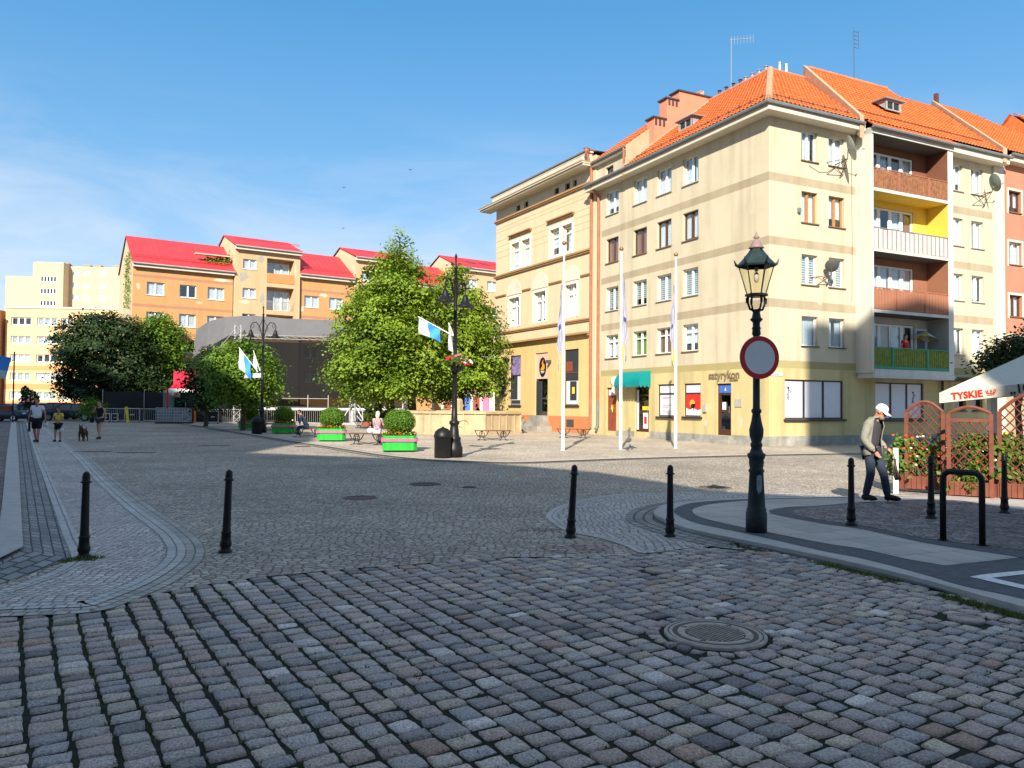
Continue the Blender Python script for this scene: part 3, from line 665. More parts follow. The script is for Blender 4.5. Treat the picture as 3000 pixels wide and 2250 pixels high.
b.poly([(1.6, 1.6, 0), (15.8, 1.6, 0), (15.8, 1.6, 14.2), (1.6, 1.6, 14.2)]); b.poly([(1.6, 1.6, 0), (1.6, 13.9, 0), (1.6, 13.9, 14.2), (1.6, 1.6, 14.2)])
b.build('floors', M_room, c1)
b = MB(); b.box((15.1, -.12, 0), (15.92, .3, 14.3)); b.build('pilaster', M_trim, c1)
b = MB(); b.box((-.045, -.045, -.05), (15.1, .02, .42)); b.box((-.045, .02, -.05), (.02, 2.2, .40)); b.box((-.045, 3.3, -.05), (.02, 8.3, .36)); b.box((-.045, 9.7, -.05), (.02, 11.4, .32)); b.box((-.5, 1.95, -.02), (-.045, 3.7, .18)); b.box((-.28, 2.15, .18), (-.045, 3.4, .34)); b.box((-.35, 4, -.02), (-.045, 8.1, .10))
b.build('plinth', M_concrete, c1)
R = random.Random(11)
stylesA = {0: ['white lace 2 t', 'white brown 2 t', 'white green 2 t', 'white lace 2 t'], 1: ['white blind 2', 'white blind 2', 'white blind 2 o', 'white blind 2'], 2: ['brown lace 2', 'brown lace 2', 'brown brown 2', 'brown brown 2'], 3: ['white lace 2', 'white lace 2', 'white lace 2', 'white lace 2']}
for r, (z, Z) in enumerate(rows_z):
    for i, (a, c) in enumerate(colA):
        st = stylesA[r][i].split()
        window(c1, (0, c, z), -PI/2, c-a, Z-z, st[0], st[1], 2, 't' in st, 'grey' if r in (1, 3) else 'brown', tilt='o' in st)
SB = {0: [('white', 'lace'), ('white', 'lace')], 1: [('white', 'blind'), ('white', 'blind')], 2: [('oak', 'lace'), ('oak', 'lace')], 3: [('white', 'lace'), ('white', 'lace')]}
for r, (z, Z) in enumerate(rows_z):
    for i, (a, c) in enumerate(colB): window(c1, (a, 0, z), 0, c-a, Z-z, *SB[r][i], 2 if r else 1, False, 'brown' if r else 'dark')
    for i, (a, c) in enumerate(colB2): window(c1, (a, 0, z), 0, c-a, Z-z, 'white', ['lace', 'green', 'lace', 'lace'][r] if r != 1 else 'lace', 2, False, 'grey')
for a, c in ((12.1, 12.9), (13.4, 14.2)): window(c1, (a, 0, 1.55), 0, c-a, 1.2, 'dark', 'dark', 1, sill='dark')
window(c1, (0, 12.6, 14.72), -PI/2, .78, .45, 'dark', 'dark', 1)
# shop windows with pale film
M_film = mat('pale_film', (.60, .60, .66), .35, .04, 2, spec=.5); M_red = mat('poster_red', (.72, .03, .025), .5, .06, 3); M_org = mat('poster_orange', (.85, .40, .04), .5)
M_blk = mat('black_print', (.01, .01, .012), .5)
def shopwin(par, p, rz, w, h, n, lab=None, tr=None):
    b = MB(); t = .06; y0 = .06
    b.box((0, y0, 0), (w, y0+.07, t)); b.box((0, y0, h-t), (w, y0+.07, h))
    for k in range(n+1):
        x = min(max(w*k/n, t/2), w-t/2); b.box((x-t/2-(.02 if 0 < k < n else 0), y0, t), (x+t/2+(.02 if 0 < k < n else 0), y0+.07, h-t))
    if tr: b.box((t, y0, tr), (w-t, y0+.07, tr+.07))
    o = b.build('shop_window', M_darkf, par, loc=p, rot=rz)
    b = MB(); b.box((t*.5, y0+.03, t*.5), (w-t*.5, y0+.036, h-t*.5)); b.build('film', M_film, o)
    b = MB(); b.box((-.08, -.10, -.10), (w+.12, y0, -.004)); b.build('sill', M_darkf, o)
    if lab: o['label'] = lab
    return o
o = shopwin(c1, (.90, 0, 1.15), 0, 3.48, 1.69, 3, 'wide three-pane shop window with pale film')
def doodle(par, x, z, s=1.):
    b = MB(); y = .085
    for a, c in (((.0, .0), (.10, .22)), ((.10, .22), (.02, .30)), ((.10, .22), (.12, .48)), ((.12, .48), (.0, .62)), ((.12, .48), (.24, .40)), ((.24, .40), (.20, .30)), ((.12, .0), (.10, .22))):
        b.tube([(x+a[0]*s, y, z+a[1]*s), (x+c[0]*s, y, z+c[1]*s)], .014*s, 5)
    b.sphere((x+.12*s, y, z+.56*s), (.05*s, .012, .055*s), 8, 6)
    b.build('figure_print', M_blk, par)
doodle(o, .18, .80, .95)
b = MB(); b.box((.45, .084, .16), (1.0, .088, .175)); b.build('small_print', M_gutt, o)
o = shopwin(c1, (6.45, 0, 1.13), 0, 3.31, 1.70, 3, 'three-pane shop window behind the trellis'); doodle(o, 2.6, .75, .9)
o = shopwin(c1, (0, 7.66, 1.14), -PI/2, 1.33, 1.61, 1, 'shop window with pale film', 1.1)
b = MB()
for k, z in enumerate((.95, .88, .55, .45, .22)): b.box((.3, .084, z), (1.0-(k % 2)*.25, .088, z+.018))
b.build('small_print', M_gutt, o)
o = shopwin(c1, (0, 5.58, 1.17), -PI/2, 1.22, 1.58, 1, 'shop window with red poster', 1.07)
b = MB(); b.box((.04, .082, .12), (1.18, .088, 1.06)); b.build('poster', M_red, o)
b = MB(); b.profY([(.04, .06), (1.18, .06), (1.18, .36), (.9, .30), (.62, .40), (.3, .33), (.04, .42)], .078, .081); b.build('poster_white', M_white, o)
b = MB(); b.lathe([(.001, 0), (.19, .0), (.19, .003)], n=24); sg = b.build('poster_disc', M_org, o, loc=(.52, .078, .62), rot=(PI/2, 0, 0))
b = MB(); b.profY([(.35, .30), (.42, .34), (.50, .42), (.62, .38), (.60, .30), (.66, .30), (.70, .50), (.78, .52), (.72, .62), (.62, .60), (.50, .62), (.40, .52), (.44, .44)], .070, .073); b.build('poster_horse', M_blk, o)
# doors
M_doorb = mat('door_brown', (.24, .06, .035), .6, .15, 3); M_wood = mat('door_dark', (.07, .03, .02), .5, .2)
M_yellow = mat('sticker_yellow', (.8, .6, .03), .5); M_blue = mat('sign_blue', (.06, .14, .50), .5); M_teal = mat('awning_teal', (.0, .22, .22), .7, .15, 2)
def door(par, p, rz, w, h, m, glazed=True, lab=None):
    b = MB(); t = .09; y0 = .1
    b.box((0, y0, 0), (t, y0+.1, h)); b.box((w-t, y0, 0), (w, y0+.1, h)); b.box((t, y0, h-t), (w-t, y0+.1, h)); b.box((t, y0, h*.78), (w-t, y0+.1, h*.78+.07))
    o = b.build('door', m, par, loc=p, rot=rz)
    b = MB()
    if glazed:
        b.box((t, y0+.02, 0), (w-t, y0+.06, .25)); b.box((t, y0+.02, .25), (t+.08, y0+.06, h*.78)); b.box((w-t-.08, y0+.02, .25), (w-t, y0+.06, h*.78)); b.box((t+.08, y0+.02, 1.05), (w-t-.08, y0+.06, 1.13))
        g = MB(); g.box((t, y0+.035, .2), (w-t, y0+.042, h-t)); g.build('pane', M_glass, o)
    else: b.box((t, y0+.02, 0), (w-t, y0+.06, h*.78))
    b.build('leaf', m, o)
    b = MB(); b.tube([(w-t-.1, y0-.04, 1.0), (w-t-.1, y0-.04, 1.3)], .014); b.build('handle', M_gutt, o)
    if lab: o['label'] = lab
    return o
o = door(c1, (0, 12.40, .25), -PI/2, .97, 2.41, M_doorb, False, 'plain reddish-brown door'); b = MB(); b.box((.12, .07, 1.98), (.85, .10, 2.3)); b.build('pale_panel', M_film, o)
b = MB(); b.tube([(.28, .115, 1.2), (.36, .115, 1.45), (.44, .115, 1.2), (.5, .115, 1.35), (.42, .115, 1.05), (.34, .115, 1.3), (.5, .115, 1.42)], .016, 5); b.build('graffiti', M_yellow, o)
o = door(c1, (0, 9.66, .30), -PI/2, 1.24, 2.40, M_wood, True, 'glazed shop door under the green awning'); b = MB(); b.box((.55, .09, 1.14), (1.1, .112, 1.34)); b.build('yellow_sticker', M_yellow, o); b = MB(); b.box((.62, .09, .18), (1.02, .112, 1.0)); b.build('poster', M_white, o); b = MB(); b.box((.70, .085, .42), (.94, .088, .8)); b.build('poster_print', M_red, o)
b = MB(); b.box((.05, .085, .1), (.24, .095, 2.2)); b.build('white_notice_strip', M_film, o)
o = door(c1, (0, 3.26, .36), -PI/2, .96, 2.34, M_wood, True, 'narrow glazed gallery door with blue fanlight panel'); b = MB(); b.box((.09, .09, 1.92), (.87, .112, 2.26)); b.build('blue_panel', M_blue, o)
b = MB(); b.profY([(.44, 2.02), (.56, 2.02), (.50, 2.16)], .080, .086); b.build('white_emblem', M_white, o); b = MB(); b.box((.28, .09, 1.15), (.52, .112, 1.5)); b.build('notice', M_film, o)
# awning
b = MB(); n = 12; prev = None
for i in range(n+1):
    t = i/n*PI/2; x = -.72*math.sin(t); z = 2.80+.68*math.cos(t)
    row = [b.vert((x-.02, 8.25, z)), b.vert((x-.02, 10.55, z))]
    if prev: b.face((prev[0], prev[1], row[1], row[0]))
    prev = row
for s in (8.25, 10.55): b.poly([(-.02, s, 2.80)]+[(-.02-.72*math.sin(i/n*PI/2), s, 2.80+.68*math.cos(i/n*PI/2)) for i in range(n+1)])
for k in range(9):
    s0 = 8.25+k*.2556; b.poly([(-.74, s0, 2.80), (-.74, s0+.2556, 2.80), (-.745, s0+.23, 2.66), (-.745, s0+.128, 2.60), (-.745, s0+.026, 2.66)])
for k in range(3):
    for s in (8.25, 10.55): x0 = -.02-k*.24; b.poly([(x0, s, 2.80), (x0-.24, s, 2.80), (x0-.2, s+.001, 2.66), (x0-.12, s, 2.60), (x0-.04, s, 2.66)])
o = b.build('awning', M_teal, c1, False); 
# lettering on the wall
M_letter = mat('letter_bronze', (.20, .15, .09), .5); M_signw = mat('sign_white', (.7, .7, .64), .5)
text('lettering', 'satyrykon', .52, M_letter, c1, (-.03, 2.75, 2.92), (PI/2, 0, -PI/2), .012, 1.0, .006)
text('small_lettering', 'GALERIA', .14, M_letter, c1, (-.03, 2.1, 2.80), (PI/2, 0, -PI/2), .012)
o = MB().box((-.04, 1.62, 1.65), (-.005, 2.02, 2.0)).build('wall_plaque', M_sillg, c1)
b = MB(); b.box((.06, -.03, 2.98), (.75, -.005, 3.12)); o = b.build('street_sign', M_film, c1); text('street_name', 'Rynek', .1, M_gutt, o, (.4, -.034, 3.01), (PI/2, 0, 0), .002)
# round hanging shop sign
sgn = empty('round_shop_sign'); sgn.parent = c1; sgn.location = (-.45, 10.95, 3.0)
b = MB(); b.lathe([(.26, -.04), (.26, .04)], n=24); o = b.build('sign_rim', mat('sign_green', (.35, .42, .2), .5), sgn, rot=(PI/2, 0, 0)); b = MB(); b.lathe([(.225, -.046), (.225, .046)], n=24); b.build('sign_face', M_signw, sgn, rot=(PI/2, 0, 0))
b = MB(); b.lathe([(.2, -.03), (.2, .03)], n=24); b.build('lower_disc', M_signw, sgn, rot=(PI/2, 0, 0), loc=(.05, 0, -.48)); b = MB(); b.tube([(.0, 0, .1), (.44, 0, .1)], .02); b.tube([(.0, 0, -.48), (.44, 0, -.48)], .02); b.build('bracket', M_gutt, sgn)
# ---- balcony tower
b = MB(); y = -.85
b.box((5.2, y, 3.2), (5.34, 0, 14.1)); b.box((10.42, y, 3.2), (10.78, 0, 14.1))
for z0, z1 in ((3.05, 3.38), (5.88, 6.02), (8.60, 8.74), (11.30, 11.44)): b.box((5.34, y-.03, z0), (10.42, .25, z1))
b.box((5.25, y-.02, 2.98), (10.84, 0, 3.19)); b.box((5.2, y-.06, 13.86), (10.8, 0, 14.12))
b.build('balcony_frame', M_bal, c1)
lc = [M_olv, mat('loggia_brown', (.29, .13, .075), .85, .1), mat('loggia_yellow', (.74, .52, .08), .8, .04), mat('loggia_darkbrown', (.20, .085, .05), .85, .1)]
flo = [(3.38, 5.88), (6.02, 8.6), (8.74, 11.3), (11.44, 13.86)]
lm = [mat('loggia_grey', (.42, .41, .37), .85, .1), lc[1], lc[2], lc[3]]
M_curtw = mat('curtain_white', (.72, .70, .66), .9, .1, 8)
for k, (z, Z) in enumerate(flo):
    b = MB(); wall(b, 5.34, 10.42, z, Z, [(5.5, 9.42, z+.75, Z-.3), ], lambda x, y_, zz: (x, .25+y_, zz), .1)
    b.poly([(10.417, y+.02, z), (10.417, .25, z), (10.417, .25, Z), (10.417, y+.02, Z)]); b.poly([(5.343, .25, z), (5.343, y+.02, z), (5.343, y+.02, Z), (5.343, .25, Z)])
    b.build('loggia_wall', lm[k], c1)
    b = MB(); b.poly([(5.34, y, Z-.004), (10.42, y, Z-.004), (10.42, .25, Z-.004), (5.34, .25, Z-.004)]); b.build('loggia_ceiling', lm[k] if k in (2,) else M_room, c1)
    for i in range(5): window(c1, (5.52+i*.778, .25, z+.77), 0, .77, Z-z-1.09, 'white', ['dark', 'lace', 'brown', 'lace'][(i+k) % 4] if k != 1 else 'lace', 1, False, None, dep=.03, fw=.09)
    if k == 0: window(c1, (9.47, .18, z+.05), 0, .8, 2.0, 'white', 'lace', 1, False, None, dep=.0, fw=.07)
# balustrades
M_reed = mat('reed_screen', (.25, .11, .055), .8, .45, 9); M_screen = mat('screen_white', (.50, .45, .45), .7, .06); M_brn = mat('balustrade_brown', (.34, .145, .085), .75, .1); M_grn = mat('bamboo_green', (.16, .20, .035), .8, .35, 8); M_jade = mat('jade_paint', (.01, .26, .16), .5)
def baluster(z0, z1, m, n, rail, posts=(), gap=.0):
    o = empty('balustrade'); o.parent = c1; b = MB(); yy = y+.03; dx = (10.40-5.36)/n; RR = random.Random(n)
    for i in range(n): b.box((5.36+i*dx+gap, yy-.012*(i % 2), z0), (5.36+(i+1)*dx-.004, yy+.02, z1-RR.uniform(0, .03)))
    b.build('screen', m, o); b = MB(); b.box((5.36, yy-.03, z1), (10.42, yy+.01, z1+.04))
    for p in posts: b.box((p-.05, yy-.045, z0), (p+.05, yy+.0, z1+.03))
    if m is M_screen:
        for i in range(n+1): b.tube([(5.36+i*dx, yy-.02, z0-.05), (5.36+i*dx, yy-.02, z1)], .017, 5)
    if rail is M_jade: b.box((5.36, yy-.04, z0-.06), (10.42, yy-.013, z0+.05))
    b.build('rail', rail, o)
baluster(3.46, 4.33, M_grn, 66, M_jade, (6.55, 8.9)); baluster(6.05, 6.98, M_brn, 50, M_pipe, (6.85, 8.8), .006); baluster(8.78, 9.66, M_screen, 17, M_gutt, (), .03); baluster(11.46, 12.33, M_reed, 84, M_pipe, (7.0, 9.05))
# ---- roofs
zE = 14.38
b = MB()
tiles(b, (-.62, -.62, zE), (-.62, 9.85, zE), (5.05, 5.05, 18.85), (5.05, 9.6, 18.85))
tiles(b, (-.62, -.62, zE), (4.75, -.62, zE), (5.05, 5.05, 18.85), (7.35, 5.05, 18.85))
tiles(b, (4.95, -.62, zE+.1), (15.0, -.62, zE+.1), (7.75, 5.1, 19.5), (13.7, 5.1, 19.5))
b.poly([(15.0, -.62, zE+.1), (17.6, 5.1, 18.95), (15.2, 5.1, 18.95), (13.7, 5.1, 19.5)])
tiles(b, (13.68, 5.0, 19.41), (15.0, -.6, zE+.12), (15.3, 5.1, 18.9), (17.5, 5.1, 18.95)) if False else tiles(b, (15.0, -.60, zE+.12), (15.02, -.60, zE+.12), (13.6, 5.1, 19.3), (17.5, 5.1, 19.0))
tiles(b, (5.05, -1.0, 14.12), (10.85, -1.0, 14.12), (5.05, -.6, 14.46), (10.85, -.6, 14.46))
tiles(b, (-.25, 10.2, 15.72), (-.25, 13.95, 15.72), (5.05, 10.2, 19.6), (5.05, 13.95, 19.6))
for q in ((5.05, 18.80, 5.05, 10), ): b.poly([(5.1, 5.1, 18.8), (11, 11, 14.3), (11, 14, 14.3), (5.1, 14, 18.8)])
b.poly([(5.1, 5.1, 18.8), (17.5, 5.1, 18.8), (17.5, 11, 14.3), (11, 11, 14.3)])
b.build('roof', M_tile, c1)
b = MB()
def ridge(p, q, r=.13):
    p, q = Vector(p), Vector(q); d = (q-p); L_ = d.length; n = max(1, int(L_/.38))
    for k in range(n):
        a = p+d*(k/n); c = p+d*((k+1.12)/n); b.tube([a, c], [r, r*1.15], 8)
ridge((5.05, 5.05, 18.9), (5.05, 9.6, 18.9)); ridge((5.05, 5.05, 18.9), (7.3, 5.05, 18.9)); ridge((7.75, 5.1, 19.55), (13.7, 5.1, 19.55)); ridge((13.7, 5.1, 19.5), (15.3, 5.1, 19.0)); ridge((15.3, 5.1, 19.0), (17.4, 5.1, 19.0)); ridge((5.05, 10.4, 19.65), (5.05, 13.9, 19.65))
b.build('ridge_tiles', mat('ridge_tile', (.55, .17, .08), .8, .2), c1)
b = MB(); ridge((-.6, -.6, 14.45), (5.05, 5.05, 18.92), .15); b.build('hip_tiles', mat('hip_tile', (.50, .26, .15), .85, .25, 4), c1)
# firewalls, eaves, gutters
M_fire = mat('firewall_render', (.48, .33, .22), .9, .12, 2, .3, 20)
b = MB(); V = Vector
def slab(p, q, wd, up, dn=.4):
    p, q, wd = V(p), V(q), V(wd); z = V((0, 0, 1)); P8 = [p-z*dn, q-z*dn, q+wd-z*dn, p+wd-z*dn, p+z*up, q+z*up, q+wd+z*up, p+wd+z*up]; i = [b.vert(x) for x in P8]
    for f in ((0, 3, 2, 1), (4, 5, 6, 7), (0, 1, 5, 4), (1, 2, 6, 5), (2, 3, 7, 6), (3, 0, 4, 7)): b.face([i[k] for k in f])
slab((4.72, -.66, zE+.05), (7.5, 5.2, 19.52), (.28, 0, 0), .20, .8); slab((14.98, -.66, zE+.05), (17.75, 5.2, 19.4), (.32, 0, 0), .32)
slab((-.62, 9.82, zE), (5.05, 9.62, 18.85), (0, .28, 0), .16)
b.poly([(-.3, 10.19, 14.4), (5.05, 10.19, 18.8), (5.05, 10.19, 19.7), (-.3, 10.19, 15.75)])
build_each(b, 'firewall', M_fire, c1)
b = MB()   # boxed eaves
b.box((-.60, -.60, 14.0), (-.003, 13.9, 14.30)); b.box((-.003, -.60, 14.0), (5.15, -.003, 14.30)); b.box((10.82, -.60, 14.0), (15.6, -.003, 14.30)); b.box((-.25, 10.2, 15.5), (-.003, 13.95, 15.68)); build_each(b, 'eaves', M_trim, c1)
b = MB(); b.tube([(-.68, 13.9, 14.30), (-.68, -.68, 14.30), (5.0, -.68, 14.30)], .085, 8); b.tube([(5.1, -1.06, 14.1), (10.9, -1.06, 14.1)], .075, 8); b.tube([(10.9, -.68, 14.34), (15.7, -.68, 14.34)], .08, 8); b.tube([(-.32, 10.2, 15.68), (-.32, 13.95, 15.68)], .07); b.build('gutter', M_gutt, c1)
b = MB(); b.tube([(-.62, 13.18, 14.2), (-.14, 13.18, 13.7), (-.10, 13.18, 13.3), (-.10, 13.18, 1.9)], .085, 8); b.build('downpipe', M_pipe, c1); b = MB(); b.tube([(-.10, 13.18, 1.9), (-.10, 13.18, .5), (-.25, 13.18, .3)], .09, 8); b.build('downpipe_foot', M_gutt, c1)
b = MB(); b.tube([(-.32, 10.35, 15.65), (-.3, 10.35, 14.4)], .07, 8); b.build('roof_pipe', M_pipe, c1)
b = MB(); b.tube([(10.98, -.12, 3.0), (10.98, -.12, .3)], .06, 8); b.build('side_downpipe', M_irond, c1)
b = MB(); b.box((10.8, -.9, 2.98), (14.4, 0, 3.06)); b.tube([(10.9, -.95, 3.1), (14.4, -.95, 3.1)], .04); b.build('entrance_canopy', M_irond, c1)
# snow guards
b = MB()
for z, o_ in ((14.75, -.15), (14.90, -.15)): b.tube([(o_, .1, z), (o_, 9.5, z)], .018, 5, 0); b.tube([(.1, o_, z), (4.7, o_, z)], .018, 5)
for k in range(14): b.box((-.17, .2+k*.7, 14.6), (-.13, .24+k*.7, 14.95))
for k in range(7): b.box((.3+k*.7, -.17, 14.6), (.34+k*.7, -.13, 14.95))
b.tube([(5.5, .1, 15.25), (14.5, .1, 15.25)], .018, 5); b.build('snow_guard', M_irond, c1)
# dormers
def dormer(x, yv, z, rz, nm='dormer'):
    d = empty(nm); d.parent = c1; d.location = (x, yv, z); d.rotation_euler = (0, 0, rz)
    b = MB(); b.poly([(-.55, 0, 0), (-.55, 0, .5), (-.55, .62, .52)]); b.poly([(.55, 0, 0), (.55, .62, .52), (.55, 0, .5)]); b.box((-.55, 0, 0), (-.42, .05, .5)); b.box((.42, 0, 0), (.55, .05, .5)); b.box((-.42, 0, .42), (.42, .05, .5)); b.box((-.42, 0, 0), (.42, .05, .06)); b.build('cheek', M_lead, d)
    b = MB(); b.box((-.72, -.12, .5), (.72, .85, .56)); b.build('dormer_roof', mat('zinc', (.20, .21, .23), .6, .2), d)
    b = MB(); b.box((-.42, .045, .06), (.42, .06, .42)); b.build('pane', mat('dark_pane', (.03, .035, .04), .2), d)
    b = MB(); b.box((-.03, .01, .06), (.03, .05, .42)); b.build('mullion', M_lead, d)
dormer(1.0, 6.8, 15.75, -PI/2); dormer(9.0, .95, 16.1, 0)
# chimneys
M_sal = mat('salmon_render', (.60, .23, .145), .85, .08); M_cap = mat('chimney_cap', (.06, .05, .05), .7)
b = MB(); b.box((2.95, 9.75, 16.6), (8.5, 10.5, 19.12)); b.box((2.1, 9.75, 16), (2.95, 10.4, 18.55)); b.box((1.25, 9.75, 15.4), (2.1, 10.4, 17.35)); b.build('chimney_wall', M_sal, c1)
b = MB(); b.box((2.85, 9.68, 19.12), (8.5, 10.57, 19.2)); b.box((2.0, 9.68, 18.55), (2.93, 10.47, 18.63)); b.box((1.15, 9.68, 17.35), (2.08, 10.47, 17.43)); b.build('chimney_cap', M_cap, c1)
b = MB()
for k in range(3): b.box((1.3+k*.27, 9.735, 16.95), (1.45+k*.27, 9.748, 17.3)); b.box((2.2+k*.25, 9.735, 18.2), (2.34+k*.25, 9.748, 18.5))
b.build('flue_openings', M_cap, c1)
def vents(x0, y0, dx, dy, n, z, m):
    for k in range(n):
        b = MB(); b.lathe([(.07, -.3), (.07, .18), (.12, .19), (.12, .21), (.02, .26)], n=8); b.build('flue', m, c1, loc=(x0+dx*k, y0+dy*k, z), smooth=False)
vents(5.3, 5.6, .0, .5, 4, 19.15, M_lead); vents(5.2, 7.4, 0, .55, 4, 19.1, M_cap); vents(5.8, 5.15, .45, 0, 2, 19.25, mat('steel', (.55, .58, .6), .3, metal=.6))
b = MB(); b.box((17.95, 5.0, 19.2), (18.15, 5.2, 20.1)); b.build('roof_flue', mat('flue_rust', (.12, .045, .035), .7), c1)
# antennas
def aerial(name, p, h, m, kind):
    o = empty(name); o.parent = c1; o.location = p; b = MB(); b.tube([(0, 0, 0), (0, 0, h)], .016, 6); b.build('mast', m, o); b = MB()
    if kind == 'yagi':
        b.tube([(-.1, 0, h-.1), (1.4, -.2, h+.25)], .015, 5)
        for k in range(8): t = k/7; b.tube([(t*1.4, -.2*t-.0, h-.35+t*.35), (t*1.4, -.2*t, h+.1+t*.35)], .008, 5)
    else:
        b.tube([(.35, 0, h), (.35, 0, h-1.0)], .012, 5)
        for k in range(5): b.tube([(0, 0, h-.1-k*.22), (.35, 0, h-.1-k*.22)], .01, 5)
    b.build('elements', m, o)
aerial('roof_aerial', (5.1, 8.0, 18.9), 2.9, M_lead, 'yagi'); aerial('roof_aerial', (11.2, 5.1, 19.5), 2.9, M_irond, 'mast')
# satellite dishes
M_dish = mat('dish_grey', (.34, .38, .36), .6, .1); M_dishd = mat('dish_dark', (.06, .06, .06), .6)
def dish(p, r, m, yaw, arm=True, label=''):
    o = empty('satellite_dish'); o.parent = c1; o.location = p
    b = MB(); b.lathe([(.01, .0)]+[(r*k/6, .22*r*(k/6)**2) for k in range(1, 7)]+[(r*1.02, .23*r)], n=20); b.build('reflector', m, o, True, (0, -.75, .5), (rad(72), 0, yaw))
    b = MB(); b.tube([(0, 0, 0), (0, -.70, .1), (0, -.72, .5)], .025); b.tube([(-.5, -.0, .05), (0, -.70, .1), (.3, 0, -.55)], .018); b.tube([(-.5, 0, -.5), (0, -.7, .1)], .018); b.build('bracket', M_irond, o)
    b = MB(); q = V((math.sin(yaw), -math.cos(yaw), 0)); b.tube([V((0, -.72, .3)), V((0, -.72, .5))+q*.55*r/.5], .015); b.sphere(tuple(V((0, -.72, .5))+q*.58*r/.5), .05, 8, 6); b.build('receiver', M_lead, o)
dish((3.9, 0, 12.45), .55, M_dish, .9); dish((3.15, .25, 7.3), .28, M_dishd, 2.4); dish((14.0, 0, 12.3), .45, mat('dish_green', (.18, .22, .18), .6), 1.1)
b = MB(); b.box((1.62, -.12, 10.05), (1.74, -.01, 10.25)); b.build('floodlight', M_gutt, c1)
# ---- neighbour at the right: terracotta townhouse
M_terra = mat('terracotta_plaster', (.46, .20, .13), .9, .07, .6, .2, 50, streak=.15)
t1 = empty('terracotta_townhouse', tuple(Matrix.Rotation(U26, 3, 'Z') @ V((15.95, 0, 0))+V((*C0, 0))), U26); tag(t1, 'terracotta-coloured townhouse adjoining the cream block at the right edge', 'building')
hz = []
for k in range(4):
    for x in (.48, 3.0, 5.5): hz.append((x, x+1.08, rows_z[k][0]-.55, rows_z[k][1]-.75))
b = MB(); wall(b, 0, 9, 0, 14.6, hz, atB, .14, [(0, 3.3, 1)]); b.poly([(9, 0, 0), (9, 10, 0), (9, 10, 14), (9, 5, 19), (9, 0, 14.6)]); b.poly([(0, 10, 0), (9, 10, 0), (9, 10, 14), (0, 10, 14)]); b.build('wall', [M_terra, M_beige], t1)
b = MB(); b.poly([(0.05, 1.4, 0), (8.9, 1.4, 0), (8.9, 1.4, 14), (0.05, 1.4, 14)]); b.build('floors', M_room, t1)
for h in hz:
    o = window(t1, (h[0], 0, h[2]), 0, 1.08, h[3]-h[2], 'brown' if h[2] > 11 or h[2] < 8 else 'white', 'lace', 2)
    b = MB()
    for q in ((-.12, -.12, 0, h[3]-h[2]+.12), (1.08, -.12, 1.2, h[3]-h[2]+.12)): b.box((q[0], -.03, q[1]), (q[2], .01, q[3]))
    b.box((0, -.03, h[3]-h[2]), (1.08, .01, h[3]-h[2]+.12)); b.build('surround', M_trim, o)
b = MB(); b.box((-.0, -.45, 14.3), (9, 0, 14.62)); b.box((.1, -.25, 5.3), (9, 0, 5.5)); b.build('cornice', M_trim, t1); b = MB(); b.tube([(0, -.55, 14.62), (9, -.55, 14.62)], .08); b.build('gutter', M_gutt, t1)
b = MB(); tiles(b, (-.45, -.55, 14.7), (9, -.55, 14.7), (2.1, 5.1, 19.5), (5.0, 5.1, 19.2)); b.poly([(2, 5.1, 19.2), (9, 5.1, 19), (9, 10, 14.3), (0, 10, 14.3)]); tiles(b, (9, -.5, 14.75), (9.01, -.5, 14.75), (5.0, 5.1, 19.2), (9, 5.1, 19.0)); b.build('roof', M_tile, t1)
# further neighbour roof
t2 = empty('far_townhouse', tuple(Matrix.Rotation(U26, 3, 'Z') @ V((25.0, 0, 0))+V((*C0, 0))), U26); tag(t2, 'last townhouse of the right-hand row with only its tiled roof corner showing', 'building')
b = MB(); b.box((0, 0, 0), (8, 10, 14.8)); b.build('wall', M_cream, t2); b = MB(); tiles(b, (0, -.5, 14.8), (8, -.5, 14.8), (.4, 5.1, 20.2), (8, 5.1, 20.2)); b.poly([(0, 10, 14.8), (8, 10, 14.8), (8, 5.1, 20.1), (0, 5.1, 20.1)]); b.poly([(0, 0, 14.8), (0, 10, 14.8), (0.3, 5.1, 20.1)]); b.build('roof', M_tile, t2)
# ============================================================ yellow historic building
Dp = (4.55, 45.45); y1 = empty('old_yellow_townhouse', (*Dp, 0), rad(119)-PI)   # local +x runs towards the near end
tag(y1, 'tall old yellow building with cornices and arched panels beside the lime tree', 'building')
# local x: from -12 (far) to 0 (near); facade faces local -y
M_pale = mat('pale_yellow', (.64, .50, .33), .9, .05, .6, .2, 60, streak=.12); M_deep = mat('deep_yellow', (.60, .44, .20), .9, .06, .6, .2, 50, streak=.2); M_orp = mat('orange_plinth', (.52, .19, .08), .9, .1, 1, .3, 30)
M_corn = mat('cornice_brown', (.38, .22, .10), .8, .1)
W_ = 11.9
X = lambda s: -s
hol = []
w3 = [(6.95, 9.69), (1.88, 4.62)]; w2 = [(8.31, 10.04), (4.88, 6.61), (1.31, 2.82)]; g = [(8.19, 9.67, 1.63, 5.02), (4.71, 6.27, 1.0, 5.02), (1.23, 2.75, 1.66, 5.05)]
for a, c in w3: m_ = (a+c)/2; hol += [(X(c)+.1, X(m_)-.16, 11.1, 12.75), (X(m_)+.16, X(a)-.1, 11.1, 12.75)]
for a, c in w2: hol.append((X(c)+.12, X(a)-.12, 7.05, 9.0))
for a, c, z, Z in g: hol.append((X(c), X(a), z, Z))
att = [(8.45, 9.0), (7.35, 7.9), (3.55, 4.1), (2.3, 2.85), (1.55, 1.95)]
for a, c in att: hol.append((X(c), X(a), 14.92, 15.32))
b = MB(); wall(b, X(W_), 0, 0, 16.45, hol, atB, .30, [(0, 1.0, 2), (1.0, 5.75, 1), (14.7, 16.45, 3)])
